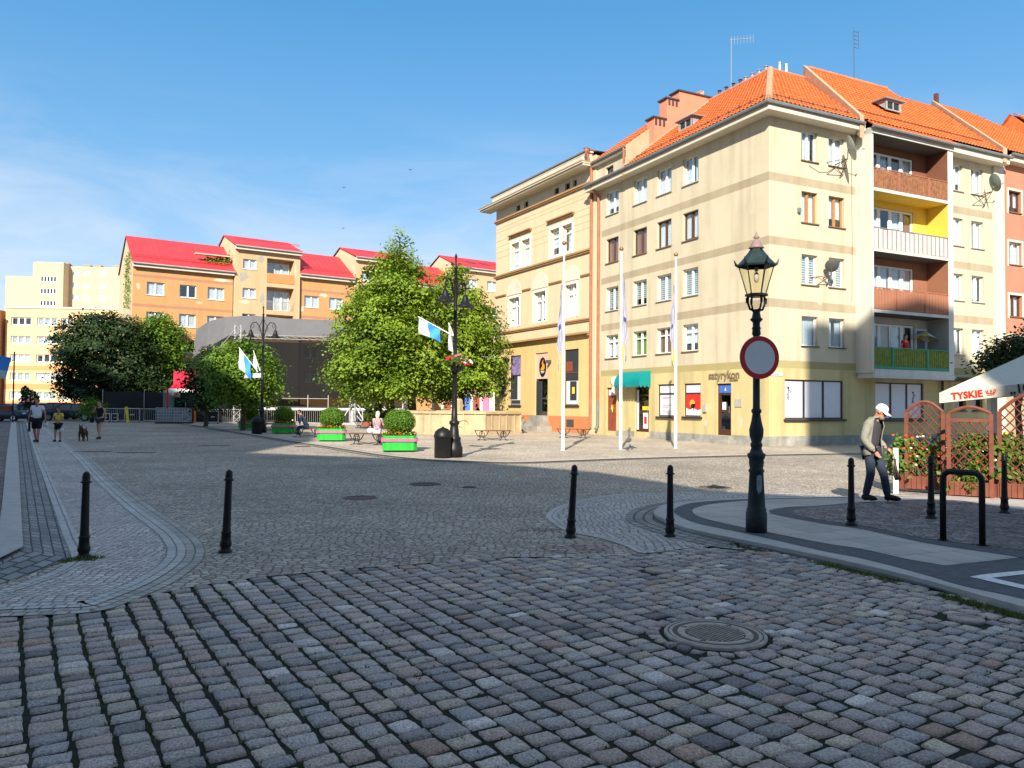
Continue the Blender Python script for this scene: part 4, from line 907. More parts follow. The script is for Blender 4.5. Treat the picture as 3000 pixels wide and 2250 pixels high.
b.poly([(0, 0, 0), (0, 12, 0), (0, 12, 16.4), (0, 0, 16.4)]); b.poly([(X(W_), 0, 0), (X(W_), 12, 0), (X(W_), 12, 16.4), (X(W_), 0, 16.4)], 0); b.poly([(X(W_), 12, 0), (0, 12, 0), (0, 12, 16.4), (X(W_), 12, 16.4)])
b.build('wall', [M_pale, M_deep, M_orp, M_trim], y1)
b = MB(); b.poly([(X(W_)+.1, 1.7, 0), (-.1, 1.7, 0), (-.1, 1.7, 16), (X(W_)+.1, 1.7, 16)])
for z in (6, 10, 14): b.poly([(X(W_)+.1, .5, z), (-.1, .5, z), (-.1, 12, z), (X(W_)+.1, 12, z)])
b.build('floors', M_room, y1)
# gable wall windows near end: rendered blank.  cornices
def corn(z, h, d, m, name='cornice', x0=X(W_)-.05, x1=.02):
    b = MB(); b.box((x0, -d, z), (x1, 0, z+h*.45)); b.box((x0-.03 if d > .1 else x0, -d*1.5, z+h*.45), (x1+.02, -.0, z+h)); b.build(name, m, y1)
corn(5.75, .22, .22, M_corn); corn(6.62, .16, .1, M_corn); corn(10.64, .2, .12, M_corn); corn(14.6, .18, .12, M_corn); corn(13.6, .05, .02, M_corn, 'string_course') if False else None
for a, c in ((10.3, 11.9), (6.9, 8.0), (3.1, 4.6), (0, 1.0)): corn(9.28, .12, .07, M_corn, 'impost_band', X(c), X(a))
b = MB(); b.box((X(W_)-.9, -.85, 15.55), (.35, -.0, 15.66)); b.box((X(W_)-.95, -.95, 15.66), (.4, -.0, 15.74)); b.build('main_cornice', M_trim, y1); b = MB(); b.box((X(W_)-.98, -.98, 15.74), (.42, -.02, 15.80)); b.build('cornice_edge', M_corn, y1)
b = MB(); b.box((X(W_)-.2, -.32, 16.40), (.2, .0, 16.52)); b.box((X(W_)-.1, -.30, 15.8), (.1, -.02, 16.40)); b.build('attic_parapet', M_trim, y1); b = MB(); b.box((X(W_)-.25, -.40, 16.52), (.25, .1, 16.60)); b.poly([(X(W_)-.25, .1, 16.56), (.25, .1, 16.56), (.25, 12, 17.1), (X(W_)-.25, 12, 17.1)]); b.build('roof', M_gutt, y1)
# smooth grooves (string lines) between floors
b = MB()
for z in (13.95, 14.2, 13.3, 12.9, 12.5, 12.1): b.box((X(W_), -.012, z), (0, -.001, z+.02))
b.build('plaster_lines', M_corn if False else mat('groove', (.60, .45, .24), .9), y1)
for a, c in w3:
    x0, x1 = X(c), X(a); m_ = (x0+x1)/2
    for p, q in ((x0+.1, m_-.16), (m_+.16, x1-.1)): window(y1, (p, .08, 11.1), 0, q-p, 1.65, 'white', 'lace', 1, True, 'white', dep=.10, fw=.07)
    b = MB()
    for p, q in ((x0-.02, x0+.1), (m_-.16, m_+.16), (x1-.1, x1+.02)): b.box((p, -.05, 10.98), (q, .0, 12.86))
    b.box((x0-.02, -.05, 12.75), (x1+.02, 0, 12.95)); b.box((x0-.02, -.07, 10.9), (x1+.02, 0, 11.08)); b.build('window_surround', M_white, y1)
    b = MB(); b.box((x0-.15, -.22, 13.3), (x1+.15, 0, 13.38)); b.box((x0-.1, -.14, 13.22), (x1+.1, 0, 13.3)); b.build('window_hood', M_corn, y1)
for a, c in w2:
    x0, x1 = X(c)+.12, X(a)-.12; window(y1, (x0, .06, 7.05), 0, x1-x0, 1.95, 'white', 'lace', 2, True, 'white', dep=.12, fw=.08)
    b = MB(); r = (x1-x0)/2+.22; mx_ = (x0+x1)/2; b.profY([(mx_-r, 9.22), (mx_+r, 9.22)]+[(mx_+r*math.cos(t*PI/12), 9.34+r*.95*math.sin(t*PI/12)) for t in range(13)], -.04, 0); b.build('arched_panel', M_trim, y1)
    b = MB(); b.box((x0-.12, -.05, 7.0), (x0, 0, 9.1)); b.box((x1, -.05, 7.0), (x1+.12, 0, 9.1)); b.box((x0-.12, -.05, 9.0), (x1+.12, 0, 9.14)); b.build('window_surround', M_white, y1)
for a, c in att: window(y1, (X(c), 0, 14.92), 0, c-a, .4, 'dark', 'dark', 1, sill=None)
M_sign = mat('shop_sign_pink', (.62, .42, .36), .6); M_or2 = mat('logo_orange', (.8, .3, .03), .5)
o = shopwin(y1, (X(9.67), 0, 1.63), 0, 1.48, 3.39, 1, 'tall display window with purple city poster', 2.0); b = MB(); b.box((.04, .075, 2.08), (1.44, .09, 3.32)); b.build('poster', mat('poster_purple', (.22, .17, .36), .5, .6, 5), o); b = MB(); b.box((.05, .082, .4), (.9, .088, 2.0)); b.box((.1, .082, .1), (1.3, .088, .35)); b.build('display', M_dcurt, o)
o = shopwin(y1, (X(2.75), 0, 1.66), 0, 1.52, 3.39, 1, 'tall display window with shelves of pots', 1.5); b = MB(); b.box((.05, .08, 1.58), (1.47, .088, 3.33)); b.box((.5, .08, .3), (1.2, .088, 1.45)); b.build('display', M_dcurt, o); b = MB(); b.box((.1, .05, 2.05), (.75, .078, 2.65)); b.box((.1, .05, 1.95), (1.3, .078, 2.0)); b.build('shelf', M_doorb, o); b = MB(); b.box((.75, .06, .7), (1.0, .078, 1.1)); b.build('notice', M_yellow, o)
o = door(y1, (X(6.27), 0, 1.0), 0, 1.56, 4.02, M_irond, True, 'tall dark shop door with an oval sign above'); b = MB(); b.box((.06, .06, 2.35), (1.5, .098, 3.96)); b.build('sign_panel', M_sign, o)
b = MB(); b.lathe([(.001, 0), (.42, 0), (.42, .02)], n=28); b.build('oval_logo', M_blk, o, loc=(.85, .058, 3.1), rot=(PI/2, 0, 0)).scale = (1, 1.5, 1)
b = MB(); b.profY([(.6, 2.95), (.85, 3.2), (.75, 3.35), (.95, 3.6), (.9, 3.35), (1.08, 3.25), (1.1, 3.0), (.98, 2.9), (.75, 2.88)], .028, .036); b.build('flame_logo', M_or2, o)
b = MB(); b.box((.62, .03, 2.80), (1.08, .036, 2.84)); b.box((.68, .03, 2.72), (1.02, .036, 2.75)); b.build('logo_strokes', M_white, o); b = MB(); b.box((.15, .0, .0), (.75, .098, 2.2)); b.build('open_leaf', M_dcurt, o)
b = MB(); b.box((X(6.9), -1.1, -.02), (X(4.2), 0, .33)); b.box((X(6.6), -.75, .33), (X(4.5), 0, .66)); b.box((X(6.4), -.4, .66), (X(4.6), 0, .99)); b.box((X(9), -.7, -.02), (X(6.9), 0, .5)); b.build('steps', M_concrete, y1)
b = MB(); b.box((X(2.5), -.02, .35), (X(1.7), .02, .8)); b.build('cellar_window', M_irond, y1)
b = MB(); b.box((X(11.2), -.06, 2.2), (X(10.4), .0, 3.6)); b.build('wall_board', M_irond, y1); b = MB(); b.box((X(4.45), -.3, 4.3), (X(4.3), 0, 4.5)); b.build('wall_lamp', M_irond, y1)
b = MB(); b.tube([(.22, -.5, 16.4), (.22, -.15, 15.3), (.22, -.15, .35)], .09, 8); b.build('downpipe', M_pipe, y1)
b = MB(); b.lathe([(.06, 0), (.16, .2), (.16, .35), (.2, .36)], (.22, -.5, 16.2), 8); b.build('hopper', M_pipe, y1)
b = MB(); b.box((-.05, -.06, .0), (.55, .0, 16.2)); b.build('end_strip', M_pale, y1)
# ============================================================ orange row of houses with red roofs
M_oran = mat('orange_plaster', (.52, .28, .12), .9, .07, .3, .2, 30, streak=.12); M_peach = mat('peach_plaster', (.60, .39, .225), .9, .07, .3, streak=.2); M_bandb = mat('brown_band', (.42, .20, .12), .9, .06)
M_redroof = mat('red_metal_roof', (.60, .042, .050), .5, .14, .7, spec=.4); M_gab = mat('gable_cream', (.58, .44, .29), .9, .1, .5)
orig = V((-37.1, 76, 0)); rO = rad(34)
def row_house(x0, x1, eave, rise, label, bay, ridge_in=0., cols=(), wz=(), name='orange_row_house', loggia=None):
    e = empty(name, tuple(orig+Matrix.Rotation(rO, 3, 'Z') @ V((x0, 0 if not bay else -.35, 0))), rO); w = x1-x0
    hs_ = [(a, c, z, Z) for (a, c) in cols for (z, Z) in wz]; lg = []
    if loggia: hs_ += [(loggia[0], loggia[1], z, Z, 1.3) for z, Z in loggia[2]]
    b = MB(); zz = [] if bay else [(z_, z_+.28, 1) for z_ in (3, 5.6, 8.3, 11.0, 13.9) if z_ < eave-.6]
    wall(b, 0, w, 0, eave, hs_, atB, .15, zz)
    b.poly([(0, 0, 0), (0, 0, eave), (0, 4.6, eave+rise), (0, 9.2, eave), (0, 9.2, 0)], 2); b.poly([(w, 0, 0), (w, 9.2, 0), (w, 9.2, eave), (w, 4.6, eave+rise), (w, 0, eave)], 2); b.poly([(0, 9.2, 0), (0, 9.2, eave), (w, 9.2, eave), (w, 9.2, 0)])
    if loggia:
        for z, Z in loggia[2]: b.poly([(loggia[0], 1.3, z), (loggia[1], 1.3, z), (loggia[1], 1.3, Z), (loggia[0], 1.3, Z)], 3)
    b.build('wall', [M_peach if bay else M_oran, M_bandb, M_gab, M_trim], e)
    b = MB(); b.poly([(.02, 1.45, 0), (w-.02, 1.45, 0), (w-.02, 1.45, eave), (.02, 1.45, eave)]); b.build('floors', M_room, e)
    k = random.Random(int(x0*10))
    for (a, c) in cols:
        for (z, Z) in wz: window(e, (a, 0, z), 0, c-a, Z-z, 'white', k.choice(('lace', 'lace', 'lace', 'dark')), 2, False, 'white', fw=.09, detail=False)
    if loggia:
        for q, (z, Z) in enumerate(loggia[2]):
            for i in range(3): window(e, (loggia[0]+.25+i*.85, 1.05, z+.1), 0, .8, Z-z-.4, 'white', 'lace', 1, False, None, fw=.08, dep=.1, detail=False)
            b = MB()
            if q == len(loggia[2])-1: b.box((loggia[0], -.04, z), (loggia[1], .03, z+1.0)); b.build('balcony_panel', mat('balcony_wood', (.50, .24, .09), .8, .1), e)
            else:
                for i in range(26): xx = loggia[0]+(loggia[1]-loggia[0])*(i+.5)/26; b.box((xx-.012, -.02, z), (xx+.012, .01, z+.95))
                b.box((loggia[0], -.03, z+.95), (loggia[1], .02, z+1.0)); b.build('railing', M_lead, e)
    # standing-seam roof
    b = MB(); E0, E1, T0, T1 = V((-.12, -.55, eave-.02)), V((w+.12, -.55, eave-.02)), V((-.12, 4.6, eave+rise+.08)), V((w+.12-ridge_in, 4.6, eave+rise+.08)); up = V((0, 0, .12))
    b.poly([E0+up, E1+up, T1+up, T0+up]); b.poly([E0, T0, T1, E1]); b.poly([E0, E1, E1+up, E0+up]); b.poly([E0, E0+up, T0+up, T0]); b.poly([E1, T1, T1+up, E1+up]); b.poly([T0+up, T1+up, (w+.12, 9.7, eave+.05), (-.12, 9.7, eave+.05)])
    n = int(w/.55); sl = (T0-E0)
    for i in range(n+1):
        x = -.1+(w+.2)*i/n; top = 1.0 if x < w-ridge_in-.1 else max(.05, (w+.1-x)/max(ridge_in, .01)); p = V((x, -.55, eave+.10)); q = p+V((0, sl.y, sl.z))*top
        b.tube([p+V((0, 0, .015)), q+V((0, 0, .015))], .018, 4)
    b.build('roof', M_redroof, e)
    b = MB(); b.tube([(0, .25, eave+.95), (w, .25, eave+.95)], .035, 5); b.tube([(0, .25, eave+.8), (w, .25, eave+.8)], .03, 5); b.build('snow_rail', M_redroof, e)
    b = MB(); b.box((-.05, -.45, eave-.35), (w+.05, 0, eave-.03)); b.build('eaves', M_trim, e); b = MB(); b.tube([(-.1, -.58, eave-.02), (w+.1, -.58, eave-.02)], .08); b.build('gutter', M_lead, e)
    tag(e, label, 'building', 'red-roofed row of houses'); return e
WZ = [(3.9, 5.2), (6.6, 7.9), (9.25, 10.55), (12.22, 13.5)]
h1 = row_house(0, 9.5, 15.2, 3.3, 'left end orange house with long red roof and plants growing on it', False, 0, [(1.27, 2.88), (4.3, 5.9), (7.0, 8.65)], WZ)
row_house(9.6, 16.5, 18.0, 1.75, 'tall peach house with red roof and two balconies above the stage', True, 0, [(.8, 2.2)], [(4.6, 5.7), (7.3, 8.4), (10, 11), (12.64, 13.7), (15.7, 16.75)], loggia=(3.3, 6.25, [(8.6, 11.1), (11.55, 14.05), (14.5, 17.1)]))
row_house(16.6, 22.8, 15.75, 3.1, 'orange house with low red roof between the two taller ones', False, 0, [(.55, 2.2), (3.4, 5.0)], WZ)
row_house(22.9, 29.6, 18.3, 1.7, 'tall peach house partly hidden by the top of the lime tree', True, 0, [(.8, 2.2), (4, 5.5)], [(7.3, 8.4), (10, 11), (12.64, 13.7), (15.7, 16.75)])
row_house(29.7, 36.2, 16.0, 3.0, 'orange house seen through the lime tree crowns', False, 0, [(.6, 2.2), (3.6, 5.2)], WZ)
row_house(36.3, 46, 18.6, 2.0, 'right end peach house with skylights in its red roof', True, 0, [(1.25, 2.85), (4.3, 5.9)], [(7.3, 8.4), (10.2, 11.5), (12.95, 14), (16.0, 17.3)])
b = MB(); b.box((1.0, .5, 19.0), (2.0, 1.8, 20.2)) if False else None
e_ = [o for o in D.objects if o.name.startswith('orange_row_house')][-1]
for x in (2.6, 4.6):
    b = MB(); s_ = 2.0/5.15; p = [V((x, 1.6, 18.7+.1+(1.6+.55)*s_+.06)), V((x+1.1, 1.6, 18.7+.1+(1.6+.55)*s_+.06)), V((x+1.1, 2.7, 18.7+.1+(2.7+.55)*s_+.06)), V((x, 2.7, 18.7+.1+(2.7+.55)*s_+.06))]; b.poly(p); b.poly([q-V((0, 0, .12)) for q in p][::-1])
    for i in range(4): b.poly([p[i], p[i]-V((0, 0, .12)), p[(i+1) % 4]-V((0, 0, .12)), p[(i+1) % 4]])
    b.build('skylight', mat('dark_pane', (.03, .035, .04), .2), e_)
# ============================================================ far left: yellow slab block, high-rise and an orange sliver
def block(name, loc, rz, w, d, h, m, label, wins, fr=.13, zones=None, mats=None):
    e = empty(name, loc, rz); b = MB(); wall(b, 0, w, 0, h, [(q[0], q[1], q[2], q[3]) for q in wins], atB, .25, zones)
    b.poly([(0, 0, 0), (0, 0, h), (0, d, h), (0, d, 0)]); b.poly([(w, 0, 0), (w, d, 0), (w, d, h), (w, 0, h)]); b.poly([(0, 0, h), (w, 0, h), (w, d, h), (0, d, h)]); b.poly([(0, d, 0), (0, d, h), (w, d, h), (w, d, 0)])
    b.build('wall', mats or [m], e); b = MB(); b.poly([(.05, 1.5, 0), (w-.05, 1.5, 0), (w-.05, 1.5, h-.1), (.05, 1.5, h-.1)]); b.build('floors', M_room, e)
    kk = random.Random(int(w*7))
    for q in wins: window(e, (q[0], 0, q[2]), 0, q[1]-q[0], q[3]-q[2], 'white', kk.choice(('lace', 'lace', 'dark', 'blind')) if len(q) < 6 else q[5], q[4], False, None, fw=fr, dep=.2, detail=False)
    b = MB(); b.box((-.1, -.15, h), (w+.1, .2, h+.25)); b.build('parapet', M_trim, e); tag(e, label, 'building'); return e
ws = []
for z in (1.85, 4.55, 7.2, 9.85, 12.55):
    for x in (.75, 4.3, 7.6, 11.1, 14.6): ws.append((x, x+2.75 if x != 7.6 else x+1.5, z, z+1.15, 3 if x != 7.6 else 2))
M_yb = mat('slab_yellow', (.66, .46, .26), .9, .06, .2); M_yo = mat('slab_orange', (.60, .28, .12), .9, .06, .2)
block('yellow_slab_block', (-72.8, 112, 0), rad(5), 18, 12, 15.0, M_yb, 'long yellow six-storey block behind the big dark tree', ws, .14, [(0, 1.6, 1), (3.3, 4.1, 1), (6.0, 6.7, 1)], [M_yb, M_yo])
block('orange_slab_block', (-86, 108, 0), rad(5), 13.0, 12, 14.6, M_yo, 'orange block cut by the left edge of the photo', [(10.5, 12.4, z, z+1.2, 2) for z in (1.85, 4.55, 7.2, 9.85, 12.55)], .14)
M_hy = mat('highrise_cream', (.62, .46, .285), .9, .04, .1)
hx = -118; HR = rad(5)
hw = [(x, x+1.35, z, z+1.3, 2) for x in (1.2, 3.6, 7.2) for z in (15.5, 18.3, 21.1, 23.9, 26.8, 29.6)]+[(x, x+1.35, 31.3, 32.6, 2) for x in ()]
hr = empty('cream_high_rise', (-118.6, 182, 0), HR); tag(hr, 'tall cream high-rise rising behind the yellow slab block', 'building')
b = MB()
wall(b, 14.3, 26.2, 0, 33.4, [(x, x+1.4, z, z+1.35) for x in (14.9, 17.3, 21.1) for z in (19.9, 22.6, 25.5, 28.3, 31.2)], atB, .2)
wall(b, 8.2, 14.3, 0, 33.8, [(9.2, 12.8, z, z+1.35) for z in (20.6, 23.6, 26.4, 29.2)], lambda x, y_, z: (x, y_-3.0, z), .2)
b.poly([(14.3, -3, 0), (14.3, 0, 0), (14.3, 0, 33.8), (14.3, -3, 33.8)]); b.poly([(8.2, -3, 0), (8.2, -3, 33.8), (8.2, 2, 33.8), (8.2, 2, 0)]); b.poly([(8.2, -3, 33.8), (14.3, -3, 33.8), (14.3, 10, 33.8), (8.2, 10, 33.8)]); b.poly([(8.2, 10, 30), (8.2, 10, 33.8), (14.3, 10, 33.8), (14.3, 10, 30)])
b.box((.9, -1.5, 0), (8.2, 8, 30.6)); b.box((6.0, .2, 30.6), (8.2, 9, 34.2)); b.poly([(14.3, 0, 33.4), (26.2, 0, 33.4), (26.2, 12, 33.4), (14.3, 12, 33.4)]); b.poly([(26.2, 0, 0), (26.2, 12, 0), (26.2, 12, 33.4), (26.2, 0, 33.4)])
b.build('wall', M_hy, hr); b = MB(); b.poly([(8.3, 1.2, 0), (26, 1.2, 0), (26, 1.2, 33), (8.3, 1.2, 33)]); b.build('floors', M_room, hr)
for x in (14.9, 17.3, 21.1):
    for z in (19.9, 22.6, 25.5, 28.3, 31.2): window(hr, (x, 0, z), 0, 1.4, 1.35, 'white', 'lace', 2, False, None, fw=.16, dep=.15, detail=False)
for z in (20.6, 23.6, 26.4, 29.2): window(hr, (9.2, -3, z), 0, 3.6, 1.35, 'white', 'dark', 5, False, None, fw=.16, dep=.15, detail=False)
b = MB()
for x, z in ((9, 33.8), (11, 33.8), (16, 33.4), (18.5, 33.4), (23, 33.4)): b.box((x, 3, z), (x+1.6, 4.5, z+.9))
b.build('roof_chimneys', M_sal, hr)

# weathered repair patches in the render
def patch(par, x, z, w_, h, m, seed, yy=-.003, A_=False):
    R = random.Random(seed); b = MB(); k = 11; pts = [(x+math.cos(2*PI*i/k)*w_/2*R.uniform(.6, 1.15), z+math.sin(2*PI*i/k)*h/2*R.uniform(.6, 1.15)) for i in range(k)]
    b.poly([(yy, p[0], p[1]) if A_ else (p[0], yy, p[1]) for p in pts][::-1 if A_ else 1]); b.build('plaster_patch', m, par)
M_pg = mat('repair_grey', (.36, .33, .27), .9, .15, 2); M_pc = mat('repair_cream', (.50, .43, .32), .9, .1, 2); M_pl = mat('repair_light', (.60, .50, .36), .9, .1, 2)
hh = {round(o.location.x, 1): o for o in D.objects if o.name.startswith('orange_row_house')}
hs = sorted(hh.values(), key=lambda o: o.location.x)
for x, z, w_, h, m, s_ in ((2.7, 16.9, .9, .9, M_pg, 1), (.9, 14.9, 1.1, 1.3, M_pg, 2), (2.9, 12.6, .5, 1.8, M_pg, 3), (6.4, 16.0, .3, 1.6, M_pl, 4), (1.0, 12.2, 1.2, .4, M_pl, 5)): patch(hs[1], x, z, w_, h, m, s_)
for x, z, w_, h, m, s_ in ((8.4, 14.3, 1.9, .35, M_pl, 6), (6.2, 11.8, .8, .3, M_pc, 7), (.5, 13.0, .5, .9, M_pc, 8)): patch(hs[0], x, z, w_, h, m, s_)
for x, z, w_, h, m, s_ in ((2.7, 13.7, 1.2, .5, M_pl, 9), (.3, 12.0, .4, .8, M_pl, 10)): patch(hs[2], x, z, w_, h, m, s_)
for x, z, w_, h, s_ in ((2.0, 7.5, .7, .5, 11), (1.0, 10.3, .5, .7, 12), (3.6, 6.6, .5, .3, 13), (1.7, 1.0, .35, .5, 14), (4.0, .9, .3, .4, 15)): patch(c1, x, z, w_, h, mat('repair_pale_cream', (.52, .45, .33), .9, .1, 2), s_, A_=True)
for x, z, w_, h, s_ in ((3.0, 6.3, .4, .3, 16), (1.2, 9.2, .5, .3, 17), (4.8, 7.0, .3, .9, 18)): patch(c1, x, z, w_, h, mat('repair_pale_cream', (.52, .45, .33), .9, .1, 2), s_)
b = MB(); b.box((2.9, -.0, 0), (3, .0, 0)) if False else b.tube([(4.95, -.02, 14.0), (4.95, -.02, 12.6), (4.97, -.02, 9.0), (4.94, -.02, 6.4)], .012, 4); b.tube([(3.9, -.02, 12.35), (3.4, -.02, 12.05), (2.9, -.02, 12.0), (2.3, -.02, 12.2)], .009, 4); b.build('wall_cable', M_irond, c1)
b = MB(); b.box((-.10, 3.9, 1.4), (-.0, 4.1, 1.75)); b.build('meter_box', M_sillg, c1)
# ============================================================ STREET OBJECTS
M_black = mat('black_iron', (.009, .009, .010), .45, .3, 8, spec=.3); M_slate = mat('slate_green_iron', (.020, .030, .034), .5, .25, 6, spec=.3, bump=.2, bs=60)
M_copper = mat('patina_copper', (.014, .03, .031), .5, .3, 8); M_pinkm = mat('finial_metal', (.24, .16, .16), .5, .2)
M_gl2 = glassmat('lamp_glass', (.95, .93, .80), .03); M_flagb = mat('flag_blue', (.05, .28, .72), .8, .05); M_flagw = mat('flag_white', (.50, .53, .60), .8, .05); M_flago = mat('flag_orange', (.8, .42, .06), .8)
def gz(x, y, z=0.): return (*G(x, y, z), z)
# ---- bollards
def bollard(loc, lean=(0, 0)):
    o = empty('bollard', loc)
    b = MB(); b.lathe([(.062, .22), (.056, .24), (.052, .30), (.043, .79), (.043, .80)], n=14); b.build('post', M_black, o, True)
    b = MB(); b.lathe([(.095, -.01), (.09, .02), (.066, .035), (.062, .06), (.074, .075), (.078, .10), (.066, .13), (.058, .20), (.066, .205), (.068, .225), (.055, .235)], n=14); b.build('base', M_black, o, True)
    b = MB(); b.lathe([(.045, .785), (.066, .79), (.068, .80), (.048, .81), (.048, .85), (.042, .885), (.022, .905), (.004, .91)], n=14); b.build('cap', M_black, o, True)
    o.rotation_euler = (lean[0], lean[1], 0); o.scale = (.84, .84, 1); return o
B0 = [((245, 1634), 0, 'black iron bollard on the pale paving at the left with weeds round its foot', (0, .01)), ((660, 1618), 0, 'black iron bollard on small cobbles, second from the left', (0, .03)), ((1671, 1575), 0, 'black bollard leaning slightly right at the edge of the pale paving', (0, .055)), ((1963, 1573), 0, 'black bollard in the gutter left of the tall street lamp', (0, 0)), ((2494, 1538), .066, 'black bollard right of the tall lamp and left of the walking man', (0, 0)), ((2728, 1518), .066, 'black bollard just left of the bicycle hoop with a worn base', (0, 0)), ((2943, 1503), .066, 'black bollard before the last trellis, right of the bicycle hoop', (0, 0))]
bb = bollard(gz(*B0[0][0]), B0[0][3]); tag(bb, B0[0][2], 'bollard', 'black bollards across the square')
for q, z, l, le in B0[1:]:
    c = copy_tree(bb, gz(*q, z), label=l); c.rotation_euler = (le[0], le[1], rnd.random())
# ---- bicycle hoop
p, q = V(gz(2763, 1582, .066)), V(gz(2878, 1597, .066)); o = empty('bike_rack', p); d = q-p; b = MB(); pts = [V((0, 0, -.05)), V((0, 0, .74))]
for t in range(1, 6): a = t/5*PI/2; pts.append(V((0, 0, .74))+d.normalized()*(.09*(1-math.cos(a)))+V((0, 0, .09*math.sin(a))))
pts += [d-d.normalized()*.09+V((0, 0, .83))]
for t in range(1, 6): a = t/5*PI/2; pts.append(d-d.normalized()*.09+d.normalized()*.09*math.sin(a)+V((0, 0, .74+.09*math.cos(a))))
pts.append(d+V((0, 0, -.05))); b.tube(pts, .036, 10); b.build('hoop', M_black, o, True)
b = MB()
for c in (V((0, 0, 0)), d): b.lathe([(.06, 0), (.06, .012), (.04, .014)], tuple(c), 12)
b.build('foot_plates', M_black, o); tag(o, 'black tubular bicycle hoop on dark cobbles near the right edge', 'bike rack')
# ---- the tall street lamp with the round sign
lp = empty('street_lamp', gz(2216, 1558, .054), rad(12)); tag(lp, 'tall dark cast-iron street lamp with glass lantern carrying a round sign', 'street lamp')
b = MB(); b.lathe([(.175, -.02), (.175, .26), (.16, .28), (.165, .31), (.15, .33), (.145, .36), (.115, .80), (.135, .82), (.11, .86), (.125, .93), (.12, .98), (.14, 1.0), (.155, 1.05), (.115, 1.07), (.085, 1.13), (.10, 1.17), (.10, 1.19), (.08, 1.21), (.115, 1.30), (.12, 1.38), (.085, 1.50), (.065, 1.60), (.085, 1.62), (.085, 1.65), (.06, 1.67), (.056, 2.5)], n=20); b.build('post', M_slate, lp, True)
b = MB(); b.lathe([(.056, 2.5), (.056, 2.66), (.075, 2.68), (.065, 2.74), (.078, 2.76), (.06, 2.79), (.062, 2.84), (.11, 2.88), (.075, 2.91), (.06, 2.98), (.08, 3.0), (.06, 3.02)], n=16); b.build('collar', M_slate, lp, True)
b = MB(); hp = lambda r, z, k: (math.cos(k*PI/3)*r, math.sin(k*PI/3)*r, z)
for k in range(0, 6, 2 if False else 3):
    for s in (0, 1): pass
for k in (0, 1.5, 3, 4.5):
    a = k*PI/3; b.tube([(math.cos(a)*.03, math.sin(a)*.03, 3.0), (math.cos(a)*.12, math.sin(a)*.12, 3.02), (math.cos(a)*.16, math.sin(a)*.16, 3.10), (math.cos(a)*.15, math.sin(a)*.15, 3.20), (math.cos(a)*.185, math.sin(a)*.185, 3.16), (math.cos(a)*.175, math.sin(a)*.175, 3.10)], .018, 6)
b.lathe([(.15, 3.19), (.19, 3.20), (.19, 3.23), (.15, 3.235)], n=6); b.build('cradle', M_black, lp)
b = MB()
for k in range(6): b.tube([hp(.155, 3.23, k+.5), hp(.285, 3.60, k+.5)], .010, 5)
b.lathe([(.30, 3.60), (.31, 3.63), (.285, 3.635)], n=6); b.build('lantern_frame', M_black, lp)
b = MB()
for k in range(6): b.poly([hp(.150, 3.235, k+.5), hp(.150, 3.235, k+1.5), hp(.28, 3.60, k+1.5), hp(.28, 3.60, k+.5)])
b.build('lantern_glass', M_gl2, lp)
b = MB(); b.lathe([(.31, 3.60), (.33, 3.625), (.24, 3.70), (.14, 3.80), (.105, 3.84), (.10, 3.86)], n=6); b.build('lantern_roof', M_copper, lp)
b = MB()
for k in range(6): a = (k+.5)*PI/3; b.tube([(math.cos(a)*.29, math.sin(a)*.29, 3.61), (math.cos(a)*.34, math.sin(a)*.34, 3.64), (math.cos(a)*.375, math.sin(a)*.375, 3.71)], [.022, .022, .004], 5); 
build_each(b, 'roof_horn', M_black, lp)
b = MB(); b.lathe([(.10, 3.85), (.135, 3.86), (.10, 3.89), (.07, 3.95), (.02, 3.975), (.015, 3.99), (.055, 4.0), (.045, 4.02), (.015, 4.04), (.018, 4.055), (.004, 4.09)], n=12)
me = b.build('finial', M_pinkm, lp, True); b = MB(); b.sphere((0, 0, 3.46), (.045, .045, .075), 10, 8); b.lathe([(.03, 3.54), (.03, 3.62)], n=8); b.build('bulb', mat('frosted_bulb', (.42, .36, .42), .4), lp, True)
b = MB(); b.poly([(math.cos(a)*.134, math.sin(a)*.134, z) for a, z in ((-2.05, .58), (-1.8, .52), (-1.5, .55), (-1.35, .60), (-1.35, .76), (-1.7, .78), (-2.05, .76))]); b.build('torn_sticker', mat('sticker_blue_grey', (.22, .28, .32), .7, .2, 20), lp)
lp.scale = (.75, .75, .945)
b = MB(); b.lathe([(.12, .42), (.125, .42), (.118, .62), (.11, .62)], n=20) if False else b.poly([(.05, -.155, .46), (.0, -.155, .40), (-.07, -.15, .46), (-.075, -.135, .62), (.05, -.14, .62)]); 
sg = empty('no_entry_for_vehicles_sign'); D.objects.remove(sg)
sg = empty('road_sign', (lp.location.x-.0, lp.location.y-.10, 2.28), rad(13)); tag(sg, 'round red-rimmed road sign with plain grey face fixed to the tall lamp', 'road sign')
b = MB(); b.lathe([(.27, 0), (.275, .012), (.26, .022)], n=40); b.build('backing', M_lead, sg, rot=(PI/2, 0, 0))
b = MB(); n = 40
A = [b.vert((math.cos(2*PI*k/n)*.272, -.0265, math.sin(2*PI*k/n)*.272)) for k in range(n)]; B_ = [b.vert((math.cos(2*PI*k/n)*.212, -.0265, math.sin(2*PI*k/n)*.212)) for k in range(n)]
for k in range(n): b.face((A[k], A[(k+1) % n], B_[(k+1) % n], B_[k]))
b.build('red_rim', mat('sign_red', (.60, .010, .020), .4, .05), sg)
b = MB(); b.poly([(math.cos(2*PI*k/n)*.212, -.0262, math.sin(2*PI*k/n)*.212) for k in range(n)]); b.build('grey_face', mat('sign_grey', (.78, .75, .76), .45, .05, 3), sg)
b = MB(); b.box((-.10, .02, -.03), (.10, .05, .0)); b.box((-.10, .02, .12), (.10, .05, .15)); b.build('clamp', M_irond, sg)
